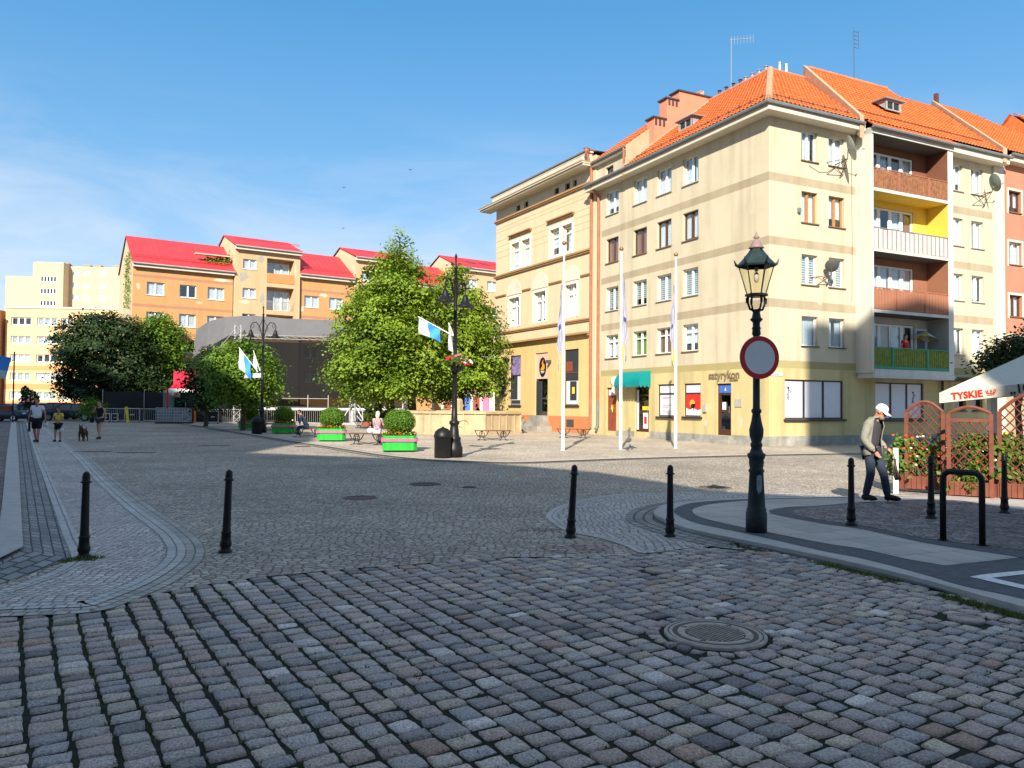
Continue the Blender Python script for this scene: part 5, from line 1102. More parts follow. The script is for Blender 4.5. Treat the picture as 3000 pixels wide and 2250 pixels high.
# ---- double-arm lamps
def double_lamp(loc, rot, h=6.4, s=1.):
    o = empty('double_lamp', loc, rot)
    b = MB(); b.lathe([(.27, -.02), (.27, .30), (.24, .36), (.20, .55), (.22, .6), (.16, .66), (.13, .95), (.12, 1.0), (.16, 1.05), (.16, 1.12), (.1, 1.16), (.085, 1.6), (.075, 2.6), (.10, 2.64), (.12, 2.7), (.09, 2.74), (.06, 2.85), (.055, 4.3), (.08, 4.33), (.06, 4.4), (.045, 5.9), (.07, 5.93), (.035, 6.0), (.03, 6.25), (.05, 6.3), (.004, h)], n=16); b.build('post', M_black, o, True)
    for sd in (-1, 1):
        b = MB(); b.tube([(0, 0, 4.55), (sd*.12, 0, 5.1), (sd*.2, 0, 5.35), (sd*.38, 0, 5.55), (sd*.58, 0, 5.52), (sd*.68, 0, 5.35), (sd*.66, 0, 5.18)], .026, 6); b.tube([(0, 0, 5.8), (sd*.12, 0, 5.5), (sd*.25, 0, 5.3), (sd*.2, 0, 5.1), (sd*.08, 0, 5.15)], .016, 5)
        b.tube([(sd*.55, 0, 5.48), (sd*.48, 0, 5.36), (sd*.56, 0, 5.26), (sd*.62, 0, 5.36)], .014, 5); b.build('arm', M_black, o)
        b = MB(); b.lathe([(.03, 5.18), (.07, 5.14), (.09, 5.08), (.12, 4.98), (.17, 4.88), (.27, 4.82), (.30, 4.79), (.29, 4.785), (.15, 4.84)], (sd*.66, 0, 0), 18); b.build('shade', M_black, o, True)
        b = MB(); b.sphere((sd*.66, 0, 4.76), (.15, .15, .17), 12, 8); b.build('lamp_glass', M_gl2, o, True)
    return o
dl = double_lamp(gz(1330, 1340), rad(66)); tag(dl, 'black double-arm street lamp with flower basket in front of the lime tree', 'street lamp', 'double-arm lamps on the square')
# ---- flags on the lamps
def flagpoles(name, p, side, m1, m2, label, ln=1.25, dr=.75, ang=35):
    o = empty(name, p); d = V((side*math.cos(rad(ang)), -.05, math.sin(rad(ang)))); b = MB(); b.tube([(0, 0, 0), d*ln], .018, 6); b.build('staff', M_white, o)
    b = MB(); n = 10; k2 = 6; ids = []
    for i in range(n+1):
        for j in range(k2+1):
            t = i/n; base = d*(ln*(.98-.60*t)); f = V((side*-.10*math.sin(t*3)*j/k2, .06*math.sin(t*9+j), -dr*j/k2*(1-.15*t))); ids.append(b.vert(base+f))
    for i in range(n):
        for j in range(k2): b.face((ids[i*(k2+1)+j], ids[(i+1)*(k2+1)+j], ids[(i+1)*(k2+1)+j+1], ids[i*(k2+1)+j+1]), 0 if i < n*.36 else 1)
    b.build('flag_cloth', [m1, m2], o, True); tag(o, label, 'flag'); return o
X0, Y0 = gz(1330, 1340)[:2]
flagpoles('lamp_flag', (X0-.06, Y0, 3.80), -1, M_flagw, M_flagb, 'white and blue flag on a slanting staff, on the lamp before the lime tree', 1.25, .52, 28)
flagpoles('lamp_flag', (X0-.03, Y0+.05, 3.75), -1, M_flagw, M_flagw, 'narrow white flag hanging close to the near lamp post', .5, .85, 68)
# flower basket
M_flr = mat('flower_red', (.60, .01, .03), .6); M_flw = mat('flower_white', (.75, .70, .62), .6); M_flp = mat('flower_pink', (.7, .15, .3), .6)
M_leaf = leafmat('foliage_mid', (.035, .085, .012), (.10, .19, .02), .3)
def leafball(b, c, r, n, s, R, rx=None, flat=False):
    for k in range(n):
        d = V((R.gauss(0, 1), R.gauss(0, 1), R.gauss(0, 1))).normalized(); q = V(c)+V((d.x*r[0], d.y*r[1], d.z*r[2]))*(R.uniform(.82, 1.03)*(1+.05*noise.noise(d*4)))
        nn = (d+V((R.uniform(-.9, .9), R.uniform(-.9, .9), R.uniform(-.9, .9)))).normalized(); t = nn.cross(V((R.uniform(-1, 1), R.uniform(-1, 1), R.uniform(-1, 1)))).normalized(); u = nn.cross(t); w_ = s*R.uniform(.6, 1.2)
        i = [b.vert(q+t*w_), b.vert(q+u*w_*.6), b.vert(q-t*w_), b.vert(q-u*w_*.6)]; b.face(i); g = R.random(); b.col += [(g, g, g, 1)]*4
def blossoms(b, c, r, n, s, R):
    for k in range(n):
        d = V((R.gauss(0, 1), R.gauss(0, 1), abs(R.gauss(0, 1))*.8)).normalized(); q = V(c)+V((d.x*r[0], d.y*r[1], d.z*r[2])); b.sphere(tuple(q), (s, s, s*.7), 6, 4)
bk = empty('flower_basket', (X0+.08, Y0-.18, 2.92)); R = random.Random(4)
b = MB(); b.lathe([(.05, -.28), (.18, -.2), (.27, -.02), (.28, 0)], n=12); b.build('bowl', M_black, bk); b = MB(); b.col = []; leafball(b, (0, 0, .05), (.42, .32, .2), 500, .05, R); b.build('leaves', M_leaf, bk)
for m_, c_, n_ in ((M_flr, (-.18, -.05, .08), 26), (M_flr, (.2, -.1, -.05), 20), (M_flw, (.30, -.05, .0), 22), (M_flp, (.05, -.1, .12), 14)): b = MB(); blossoms(b, c_, (.18, .2, .14), n_, .035, R); b.build('blossom', m_, bk)
tag(bk, 'round basket of red, pink and white flowers hung on the near double lamp', 'flower basket')
d2 = copy_tree(dl, gz(766, 1268), rad(6), 'double-arm street lamp standing before the small round tree')
d2.scale = (1, 1, 1.10)
X1, Y1 = gz(766, 1268)[:2]
flagpoles('lamp_flag', (X1-.15, Y1-.3, 3.35), -1, M_flagw, M_flagb, 'large white and blue flag hanging in front of the small round tree', 1.7, 1.15, 52)
flagpoles('lamp_flag', (X1-.1, Y1-.1, 3.4), -1, M_flagw, M_flagw, 'white flag between the blue flag and the far lamp post', 1.2, .9, 72)
b = MB(); b.poly([(-.95, 0, 0), (0, 0, .05), (0, 0, .3), (-.9, .05, .22)]); b.poly([(-.95, .02, .0), (-.9, .07, .22), (0, .02, .3), (0, .02, .05)]); o = b.build('lamp_banner', M_flagw, None, loc=(X1-.05, Y1-.1, 3.0)); tag(o, 'small pale pennant lying against the far lamp post', 'flag')
# ---- waste bins
def bin_(loc, s=1.):
    o = empty('waste_bin', loc); b = MB(); b.lathe([(.24, 0), (.26, .03), (.26, .62), (.275, .64)], n=20); b.build('body', M_black, o, True)
    b = MB(); b.lathe([(.275, .62), (.285, .66), (.275, .72), (.24, .82), (.15, .90), (.04, .94), (.02, .97), (.004, .98)], n=20); b.build('lid', M_black, o, True); return o
o = bin_(gz(1297, 1342)); tag(o, 'black domed waste bin beside the near double lamp', 'bin', 'black domed waste bins'); copy_tree(o, gz(752, 1272), label='black waste bin at the foot of the far double lamp')
# ---- flag poles
def pole(loc, label, k):
    o = empty('flagpole', loc); b = MB(); b.lathe([(.085, 0), (.085, .02), (.062, .03), (.055, 4), (.03, 7.55)], n=12); b.build('pole', mat('pole_white', (.72, .71, .68), .4, .04), o, True)
    b = MB(); b.lathe([(.15, -.01), (.15, .015), (.08, .02)], n=12); b.build('base_plate', M_lead, o); b = MB(); b.sphere((0, 0, 7.62), .085, 12, 8); b.build('finial', mat('bronze_ball', (.30, .16, .09), .35, .2, metal=.5), o, True)
    f = MB(); R = random.Random(k); n = 16; m_ = 6; ids = []; sd = (-1, 1, -1)[k]; T_ = (6.1, 6.5, 6.4)[k]; H_ = 3.1
    for i in range(n+1):
        for j in range(m_+1):
            t = i/n; u = j/m_; wd = (.05+.13*math.sin(min(1, t*1.1)*PI*.80)**1.2)
            ids.append(f.vert((sd*(.05+u*wd*(1+.15*math.sin(i*1.3+k))), -.05+.09*math.sin(u*9+i*.5+k), T_-H_*t-.18*u*math.sin(t*5)-.25*u*t)))
    for i in range(n):
        for j in range(m_):
            m0 = 0
            if i > 12 and j < 3: m0 = 1
            if i == 7 and 2 <= j <= 4: m0 = 2
            if i > 14 and j >= 5: m0 = 2
            f.face((ids[i*(m_+1)+j], ids[(i+1)*(m_+1)+j], ids[(i+1)*(m_+1)+j+1], ids[i*(m_+1)+j+1]), m0)
    fo = f.build('flag', [mat('flag_lilac', (.34, .34, .44), .8, .1), M_flago, mat('flag_navy', (.05, .06, .22), .8)], None, True); fo.location = loc
    tag(o, label, 'flagpole', 'white flagpoles on the square'); tag(fo, 'limp white, orange and navy flag on the %s flagpole' % ('left', 'middle', 'right')[k], 'flag')
pole(gz(1649, 1320), 'white flagpole, leftmost of three, in front of the old yellow building', 0); pole(gz(1818, 1317), 'white flagpole, middle of three, near the green awning', 1); pole(gz(1979, 1314), 'white flagpole, rightmost of three, beside the red poster window', 2)
# ---- planters with clipped bushes
M_pgreen = mat('planter_green', (.02, .38, .045), .65, .22, 5, streak=.3); M_pink = mat('planter_pink', (.60, .12, .28), .65, .18, 5); M_bushl = leafmat('bush_leaf', (.06, .14, .01), (.14, .28, .02), .3)
def planter(loc, rot=0.):
    o = empty('planter', loc, rot); w_ = .605; c = .12; H_ = .56
    def octo(w, c): return [(-w+c, -w), (w-c, -w), (w, -w+c), (w, w-c), (w-c, w), (-w+c, w), (-w, w-c), (-w, -w+c)]
    b = MB(); b.prism(octo(w_-.02, c), .06, .36); b.prism(octo(w_-.03, c), .462, .56); b.build('box', M_pgreen, o)
    b = MB(); b.prism(octo(w_+.03, c), .365, .46); b.build('pink_band', M_pink, o)
    b = MB()
    for x in (-.33, .33):
        for y_ in (-.33, .33): b.box((x-.07, y_-.07, 0), (x+.07, y_+.07, .06))
    b.build('feet', M_irond, o)
    R = random.Random(2); b = MB(); b.col = []; leafball(b, (0, 0, 1.03), (.55, .55, .45), 5200, .030, R); leafball(b, (0, 0, 1.03), (.49, .49, .40), 1500, .03, R)
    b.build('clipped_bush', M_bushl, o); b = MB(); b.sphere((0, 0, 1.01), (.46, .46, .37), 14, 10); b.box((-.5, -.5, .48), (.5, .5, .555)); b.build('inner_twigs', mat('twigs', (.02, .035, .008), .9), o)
    b = MB(); b.col = []
    for k in range(10): a = k*PI/5; leafball(b, (math.cos(a)*.46, math.sin(a)*.46, .60), (.13, .13, .09), 60, .04, R)
    b.build('edging_plants', M_leaf, o)
    for m_, k0 in ((M_flr, 0), (M_flo, 1), (M_fly, 2)):
        b = MB()
        for k in range(k0, 10, 3): a = k*PI/5+.2; blossoms(b, (math.cos(a)*.50, math.sin(a)*.50, .60), (.13, .13, .09), 9, .022, R)
        b.build('blossom', m_, o)
    return o
M_flo = mat('flower_orange', (.8, .12, .01), .6); M_fly = mat('flower_yellow', (.75, .62, .03), .6)
pl = planter(gz(1170, 1322), rad(10)); tag(pl, 'green planter with pink band and clipped ball bush, nearest the waste bin', 'planter', 'green planters with clipped bushes')
for q, l in (((972, 1292), 'sunlit green planter with pink band in front of the stage steps'), ((832, 1270), 'green planter in shade directly left of the seated person in blue'), ((730, 1257), 'farthest green planter in shade left of the far double lamp')): copy_tree(pl, gz(*q), rad(10), l)
# ---- benches
M_bwood = mat('bench_wood', (.10, .055, .035), .7, .3, 6)
def bench(loc, rot):
    o = empty('bench', loc, rot); b = MB()
    for k in range(4): b.box((-.85, -.22+k*.115, .43), (.85, -.13+k*.115, .465))
    b.build('seat', M_bwood, o)
    for sx_ in (-.5, .5):
        b = MB(); b.tube([(sx_-.32, 0, .44), (sx_-.22, 0, .25), (sx_-.06, 0, .12), (sx_-.16, 0, .0)], .02, 6); b.tube([(sx_+.32, 0, .44), (sx_+.22, 0, .25), (sx_+.06, 0, .12), (sx_+.16, 0, .0)], .02, 6)
        b.tube([(sx_+math.cos(a*PI/6)*.13, 0, .28+math.sin(a*PI/6)*.13) for a in range(13)], .017, 6); b.tube([(sx_+math.cos(a*PI/6)*.07, 0, .27+math.sin(a*PI/6)*.07) for a in range(9)], .013, 5)
        b.box((sx_-.2, -.2, 0), (sx_-.12, .2, .025)); b.box((sx_+.12, -.2, 0), (sx_+.2, .2, .025)); b.tube([(sx_, -.2, .42), (sx_, -.05, .15), (sx_, .05, .15), (sx_, .2, .42)], .015, 5); b.build('iron_leg', M_black, o)
    b = MB(); b.tube([(-.4, 0, .12), (0, 0, .06), (.4, 0, .12)], .015, 5); b.build('stretcher', M_black, o); return o
bn = bench(gz(1078, 1303), rad(-14)); tag(bn, 'backless iron bench on which the woman in a patterned blouse sits', 'bench', 'backless iron benches')
for q, r, l in (((1443, 1290), 6, 'backless iron bench in front of the fountain wall, right of the lamp'), ((1680, 1283), -12, 'backless iron bench behind the left flagpole'), ((1072, 1254), -12, 'farther backless bench behind the patterned blouse woman'), ((900, 1281), -14, 'backless iron bench with the person in blue, left of the sunlit planter'), ((790, 1262), -14, 'shaded bench between the two farthest planters')): copy_tree(bn, gz(*q), rad(r), l)
# ---- fountain wall
M_sand = mat('sandstone', (.47, .36, .22), .85, .18, 1.6, .4, 25, streak=.45)
o = empty('stone_fountain', (-3.2, 46.3, 0), rad(4)); b = MB(); n = 8
ro = [(math.cos((k+.5)*PI/4)*3.95, math.sin((k+.5)*PI/4)*3.95) for k in range(8)]
def octring(b, r0, r1, z0, z1, n=8):
    P_ = lambda r, z: [b.vert((math.cos((k+.5)*2*PI/n)*r, math.sin((k+.5)*2*PI/n)*r, z)) for k in range(n)]
    a, c, d, e = P_(r0, z0), P_(r0, z1), P_(r1, z1), P_(r1, z0)
    for k in range(n):
        j = (k+1) % n
        for q in ((a, c), (c, d), (d, e), (e, a)): b.face((q[0][k], q[0][j], q[1][j], q[1][k]))
octring(b, 3.9, 3.5, 0, 1.14); b.build('basin_wall', M_sand, o)
b = MB(); octring(b, 4.0, 3.4, 1.142, 1.27); b.build('coping', M_sand, o); b = MB(); octring(b, 4.0, 3.86, -.02, .16); b.build('plinth', M_sand, o)
b = MB()
for k in range(8):
    a0, a1 = (k+.5)*PI/4, (k+1.5)*PI/4; P0, P1 = V((math.cos(a0), math.sin(a0), 0))*3.905, V((math.cos(a1), math.sin(a1), 0))*3.905
    for t in (.0, .18, .4, .6, .82): c = P0.lerp(P1, t); b.box((c.x-.04, c.y-.04, .16), (c.x+.04, c.y+.04, 1.14), rot=(a0+a1)/2)
build_each(b, 'panel_rib', M_sand, o); b = MB(); b.poly([(math.cos((k+.5)*PI/4)*3.6, math.sin((k+.5)*PI/4)*3.6, .95) for k in range(8)]); b.build('water', mat('pond_water', (.03, .05, .05), .05), o)
for q in (-2.6, -1.7):
    a = -PI/2+.05; b = MB(); b.tube([(.3+math.cos(k*PI/5)*.28, -3.66, .62+math.sin(k*PI/5)*.2) for k in range(8)], .03, 5); 
b.build('relief', M_sand, o)
b = MB(); b.lathe([(.6, 0), (.5, 1.0), (.35, 1.1), (.3, 1.9), (.2, 2.0)], n=8); b.build('pedestal', M_sand, o); tag(o, 'octagonal sandstone fountain basin with carved panels under the lime trees', 'fountain')
# dark stroller right of the fountain
o = empty('covered_stall', gz(1500, 1262)); b = MB()
b.prism([(-.35, -.3), (.35, -.3), (.4, .3), (-.3, .35)], .35, .95); b.build('cover', M_black, o); b = MB(); b.tube([(.35, 0, .55), (.75, 0, .9)], .03); b.tube([(-.2, 0, .1), (.5, 0, .12)], .04); b.build('frame', M_black, o)
b = MB(); b.lathe([(.16, -.04), (.16, .04)], n=12); b.build('wheel', M_black, o, loc=(.1, -.2, .18), rot=(PI/2, 0, 0)); b = MB(); b.lathe([(.16, -.04), (.16, .04)], n=12); b.build('wheel', M_black, o, loc=(-.2, .2, .18), rot=(PI/2, 0, 0)); o.name = 'baby_stroller'; tag(o, 'dark baby stroller parked at the right end of the fountain', 'stroller')
# ---- potted plants by the gallery door
def pot(loc, s, label):
    o = empty('potted_plant', loc); o.scale = (s,)*3; R = random.Random(8); b = MB(); b.lathe([(.13, 0), (.18, .45), (.19, .45), (.17, .46)], n=4); b.build('pot', mat('pot_grey', (.10, .10, .11), .6), o)
    b = MB(); b.col = []; leafball(b, (0, 0, .70), (.28, .28, .27), 900, .05, R); leafball(b, (0, 0, .66), (.18, .18, .18), 300, .05, R); b.build('foliage', M_bushl, o); tag(o, label, 'potted plant'); return o
pot(gz(2160, 1292), 1.0, 'tall grey pot with bright green round shrub, nearer of two by the gallery door'); pot(gz(2143, 1283), .9, 'smaller grey pot with bright green shrub close to the gallery door')
# ---- terrace: trellises, hedge, parasol
M_trel = mat('trellis_wood', (.17, .052, .032), .65, .25, 5)
def trellis(p0, p1, h0, h1, low, name='trellis', solid=True):
    p0, p1 = V((*p0, 0)), V((*p1, 0)); d = p1-p0; W = d.length; o = empty(name, p0, math.atan2(d.y, d.x)); o.location.z = .06
    b = MB(); b.box((-.035, -.03, 0), (.035, .03, h0)); b.box((W-.035, -.03, 0), (W+.035, .03, h0)); build_each(b, 'post', M_trel, o)
    b = MB(); n = 12; arc = [(W*i/n, h0+(h1-h0)*math.sin(PI*i/n)) for i in range(n+1)]; b.tube([(x, 0, z) for x, z in arc], .034, 6); b.build('arch', M_trel, o)
    top = lambda x: h0+(h1-h0)*math.sin(PI*max(0, min(1, x/W))) if low is None else low
    if low: b = MB(); b.box((0, -.025, low-.03), (W, .025, low+.03)); b.build('rail', M_trel, o)
    b = MB(); st = .16; k = -20
    for sgn, yy in ((1, -.010), (-1, .010)):
        for k in range(-14, 24):
            x0_ = k*st; pts = []
            for t in range(60):
                z = .28+t*.03; x = x0_+sgn*(z-.28)*.9+(0 if sgn > 0 else 0)
                if 0 <= x <= W and z <= top(x): pts.append((x, yy, z))
            if len(pts) > 1: b.tube([pts[0], pts[-1]], .011, 4)
    b.build('lattice', M_trel, o)
    b = MB()
    for k in range(int(W/.09)+1): b.box((k*.09, -.05, .02), (min(W, k*.09+.082), -.03, .27))
    b.build('planter_board', M_trel, o); return o
t_ = trellis((7.78, 15.42), (8.30, 15.05), 1.52, 1.72, None); tag(t_, 'reddish wooden trellis with full arched lattice, leftmost, right of the walking man', 'trellis', 'arched wooden trellises round the terrace')
t_ = trellis((8.02, 14.36), (8.58, 14.0), 1.50, 1.62, 1.38); tag(t_, 'arched wooden trellis with an open gap under its arch, middle one', 'trellis', 'arched wooden trellises round the terrace')
t_ = trellis((8.76, 14.05), (9.55, 13.45), 1.55, 1.86, None); tag(t_, 'tall arched wooden trellis cut by the right edge of the photo', 'trellis', 'arched wooden trellises round the terrace')
for i, (x, y_, h) in enumerate(((2625, 1446, .88), (2770, 1418, .85))):
    b = MB(); b.box((-.045, -.045, 0), (.045, .045, h)); o = b.build('white_post', M_white, None, loc=gz(x, y_), rot=rad(-30)); tag(o, ('white square fence post right beside the walking man', 'white square fence post between the two left trellises')[i], 'fence post')
b = MB(); a0, a1 = V((7.55, 15.75, 0)), V((9.2, 15.2, 0))
for z in (.82, .52): b.box((.25, -.01, z), ((a1-a0).length, .01, z+.025))
o = b.build('white_fence_rail', M_white, None, loc=a0, rot=math.atan2((a1-a0).y, (a1-a0).x)); tag(o, 'thin white rails behind the flowering hedge', 'fence')
M_hl = leafmat('hedge_leaf', (.04, .11, .012), (.17, .27, .03), .35)
def hedge(p0, p1, z0, z1, n, seed, label, cols):
    o = empty('flowering_hedge', (*p0, .06)); R = random.Random(seed); d = V((p1[0]-p0[0], p1[1]-p0[1], 0)); b = MB(); b.col = []
    cl = [(R.random(), R.uniform(z0, z1)) for _ in range(26)]
    for k in range(n):
        c = R.choice(cl); t = c[0]+R.gauss(0, .06); z = c[1]+R.gauss(0, .09); q = d*t+V((R.gauss(0, .10), R.gauss(0, .10), max(z0-.1, min(z, z1+.12)))); s = R.uniform(.025, .055)
        nn = V((R.uniform(-.6, .6), -1+R.uniform(-.3, .7), R.uniform(-.1, 1.0))).normalized(); t_ = nn.cross(V((R.uniform(-1, 1), 0, 1))).normalized(); u_ = nn.cross(t_)
        i = [b.vert(q+u_*s*1.2), b.vert(q+t_*s*.8+u_*.2*s), b.vert(q-u_*s), b.vert(q-t_*s*.8+u_*.2*s)]; b.face(i); g = R.random(); b.col += [(g, g, g, 1)]*4
    b.build('foliage', M_hl, o)
    for m_, n_ in cols:
        b = MB()
        for k in range(n_): t = R.random(); q = d*t+V((R.gauss(0, .08), -.14+R.gauss(0, .05), R.uniform(z0+.2, z1+.12))); b.sphere(tuple(q), (.03, .03, .022), 6, 4)
        b.build('blossom', m_, o)
    b = MB()
    for k in range(30): t = R.random(); q = d*t; b.tube([(q.x, q.y, .1), (q.x+R.gauss(0, .05), q.y+R.gauss(0, .05), z1-.15)], .008, 4)
    b.build('stems', mat('stem', (.06, .05, .02), .8), o)
    b = MB(); L_ = d.length; b.box((0, -.12, 0), (L_, .12, .3)); b.build('trough', mat('trough_brown', (.13, .04, .025), .8, .2), o, rot=math.atan2(d.y, d.x))
    tag(o, label, 'hedge'); return o
hedge((7.66, 15.62), (8.6, 15.2), .28, .95, 1700, 1, 'hedge of orange and white flowers behind the leftmost trellis', [(M_flo, 22), (M_flr, 3), (M_flw, 12)])
hedge((8.12, 14.50), (8.95, 14.1), .22, 1.0, 2000, 2, 'leafy climbing hedge behind the middle trellis', [(M_flo, 3), (M_flw, 4)])
hedge((8.92, 14.12), (9.9, 13.6), .28, 1.12, 2000, 3, 'leafy hedge with a few yellow blooms at the right edge trellis', [(M_fly, 10)])
b = MB(); b.col = []; R = random.Random(6)
for k in range(90): leafball(b, (R.gauss(0, .09), R.gauss(0, .03), .60-R.random()*.5), (.03, .03, .03), 1, .045, R)
o = b.build('trailing_plant', M_hl, None, loc=(8.33, 14.1, .06)); tag(o, 'trailing green shoot hanging over the boards seen through the bicycle hoop', 'plant')
# parasol
pa = empty('parasol', (0, 0, 0)); M_canv = mat('canvas_cream', (.62, .57, .47), .85, .05, 1); R_ = [V((8.75, 16.0, 1.97)), V((11.2, 13.4, 2.38)), V((13.8, 15.9, 2.5)), V((11.3, 18.5, 2.1))]; pk = V((11.27, 15.95, 3.12))
b = MB()
for k in range(4):
    A, B_ = R_[k], R_[(k+1) % 4]; n = 8
    for i in range(n):
        a, c = A.lerp(B_, i/n), A.lerp(B_, (i+1)/n); b.poly([a, c, pk]) if False else None
        p1_, p2_ = a.lerp(pk, .5), c.lerp(pk, .5); sag = V((0, 0, -.05*math.sin(PI*i/n))); sag2 = V((0, 0, -.05*math.sin(PI*(i+1)/n)))
        b.poly([a, c, p2_+sag2, p1_+sag]); b.poly([p1_+sag, p2_+sag2, pk])
b.build('canopy', M_canv, pa)
b = MB()
for k in range(4):
    A, B_ = R_[k], R_[(k+1) % 4]; dz = V((0, 0, -.21)); n = 6
    for i in range(n):
        a, c = A.lerp(B_, i/n), A.lerp(B_, (i+1)/n); b.poly([a, c, c+dz, a+dz])
b.build('valance', M_canv, pa)
b = MB(); b.tube([(11.27, 15.95, 0), tuple(pk)], .04, 8); b.lathe([(.4, 0), (.4, .08), (.1, .12)], (11.27, 15.95, .0), 14); b.build('pole', M_white, pa)
b = MB()
for r in R_: b.tube([pk-V((0, 0, .05)), r-V((0, 0, .02))], .015, 5)
b.build('ribs', M_white, pa)
dv = (R_[1]-R_[0]); ya = math.atan2(dv.y, dv.x); tl = math.atan2(dv.z, math.hypot(dv.x, dv.y)); nrm = V((math.sin(ya), -math.cos(ya), 0))
def onval(t, dz): return tuple(R_[0].lerp(R_[1], t)+V((0, 0, dz))+nrm*.012)
rotv = (Matrix.Rotation(ya, 3, 'Z') @ Matrix.Rotation(-tl, 3, 'Y') @ Matrix.Rotation(PI/2, 3, 'X')).to_euler()
M_txr = mat('print_red', (.75, .02, .01), .6); text('brand_lettering', 'TYSKIE', .19, M_txr, pa, onval(.145, -.165), tuple(rotv), .002, .98, .006)
b = MB(); c0_ = V(onval(.262, -.1)); ex = dv.normalized()
for t in (-1, 0, 1): b.tube([c0_+ex*(t*.045), c0_+ex*(t*.06)+V((0, 0, .055)), c0_+ex*(t*.075+.02)+V((0, 0, .02)), c0_+ex*(t*.045)+V((0, 0, -.01))], .006, 4)
b.tube([c0_-ex*.07+V((0, 0, -.02)), c0_+ex*.07+V((0, 0, -.02))], .007, 4); b.tube([c0_-ex*.06+V((0, 0, -.05)), c0_+ex*.06+V((0, 0, -.05))], .007, 4); b.tube([c0_-ex*.07+V((0, 0, -.02)), c0_-ex*.09+V((0, 0, .05))], .006, 4); b.tube([c0_+ex*.07+V((0, 0, -.02)), c0_+ex*.09+V((0, 0, .05))], .006, 4); b.build('crown_emblem', M_txr, pa)
text('number_lettering', '\u201e10', .24, M_blk, pa, onval(.40, -.17), tuple(rotv), .002, 1.0, .004)
tag(pa, 'large cream parasol with red lettering over the terrace at the right edge', 'parasol')
# white terrace post behind the last trellis
b = MB(); b.box((-.07, -.07, 0), (.07, .07, 2.0)); o = b.build('terrace_post', M_white, None, loc=(*[c*1.0 for c in (9.95, 16.2)], 0)); tag(o, 'white square post under the parasol beside the last trellis', 'post')
# ---- stage with black netting
st = empty('covered_stage', (-17.0, 66, 0), rad(14)); st.scale = (1.04, 1, .87); tag(st, 'large covered stage with black side netting and grey roof sheet', 'stage')
M_net = D.materials.new('black_netting'); M_net.use_nodes = True; n_ = M_net.node_tree; n_.nodes.clear(); oo = N(n_, 'ShaderNodeOutputMaterial'); t_ = N(n_, 'ShaderNodeBsdfTransparent'); d_2 = N(n_, 'ShaderNodeBsdfDiffuse'); d_2.inputs[0].default_value = (.017, .018, .020, 1); mx_ = N(n_, 'ShaderNodeMixShader'); mx_.inputs[0].default_value = .90
n_.links.new(t_.outputs[0], mx_.inputs[1]); n_.links.new(d_2.outputs[0], mx_.inputs[2]); n_.links.new(mx_.outputs[0], oo.inputs[0])
M_tarp = mat('stage_tarp', (.13, .128, .135), .8, .1, .6, streak=.1); M_tarpw = mat('truss_alu', (.5, .5, .5), .4, .1, metal=.4)
# net: local x from -8.6..6 ; front at y=0
b = MB(); nx = 14
for i in range(nx):
    x0_, x1_ = -6.2+i*14.2/nx, -6.2+(i+1)*14.2/nx; w0, w1_ = .05*math.sin(i*2.1), .05*math.sin((i+1)*2.1); b.poly([(x0_, w0, 2.4), (x1_, w1_, 2.4), (x1_, w1_, 8.25), (x0_, w0, 8.25)])
b.poly([(-9.6, 4.5, 1.2), (-6.2, 0, 1.2), (-6.2, 0, 8.4), (-7.6, 1.8, 7.6), (-9.6, 4.5, 6.4)]); b.build('front_net', M_net, st)
b = MB(); b.poly([(-6.0, 3.0, .8), (8.2, 3.0, .8), (8.2, 3.0, 8), (-6.0, 3.0, 8)]); b.build('rear_net', M_net, st)
b = MB(); A = [(-9.7, 4.8, 6.3), (-8.4, 2.8, 7.2), (-6.9, .9, 7.8), (-5.4, -.3, 8.3), (-2, -.3, 8.25), (3, -.3, 8.25), (8.4, -.3, 8.3)]; T_ = [(-9.5, 5.4, 9.3), (-8.3, 3.8, 10.0), (-6.8, 2.2, 10.3), (-4.6, 1.2, 10.4), (-2, 1.2, 10.2), (3, 1.2, 10.2), (8.4, 1.2, 10.4)]; K_ = [(-9.4, 9, 9.1), (-8.0, 9, 9.8), (-6, 9, 10), (-4.4, 9, 10.2), (-2, 9, 10), (3, 9, 10), (8.4, 9, 10)]
for i in range(6): b.poly([A[i], A[i+1], T_[i+1], T_[i]]); b.poly([T_[i], T_[i+1], K_[i+1], K_[i]])
b.build('roof_sheet', M_tarp, st, True)
def truss(b, p, q, w_=.3, r=.025, n=12):
    p, q = V(p), V(q); d = (q-p).normalized(); a = d.cross(V((0, 1, 0))); a = a.normalized() if a.length > .1 else V((1, 0, 0)); c = d.cross(a).normalized()
    cs = [a*w_/2+c*w_/2, -a*w_/2+c*w_/2, -a*w_/2-c*w_/2, a*w_/2-c*w_/2]
    for k in cs: b.tube([p+k, q+k], r, 5)
    for i in range(n):
        for j in range(4): b.tube([p+(q-p)*(i/n)+cs[j], p+(q-p)*((i+1)/n)+cs[(j+1) % 4]], r*.6, 4)
b = MB(); truss(b, (-5.6, -.6, 0), (-5.6, -.6, 9.2), .45, .035, 16); b.build('truss_tower', M_tarpw, st); b = MB(); truss(b, (7.6, -.6, 0), (7.6, -.6, 8.4), .4, .03, 14); b.build('truss_tower', M_tarpw, st)
b = MB(); truss(b, (-5.6, -.2, 8.2), (8, -.2, 8.2), .3, .025, 24); b.build('truss_beam', M_tarpw, st)
b = MB(); b.tube([(-8.6, 2.0, 5), (-5.7, -.6, 9.0)], .04); b.build('guy_pole', M_lead, st)
b = MB(); b.box((-6, -.2, 1.45), (8.4, 7, 1.6)); b.build('deck', mat('stage_deck', (.03, .03, .03), .8), st)
b = MB(); b.box((-3.6, -.26, 1.28), (8.4, -.2, 1.44)); 
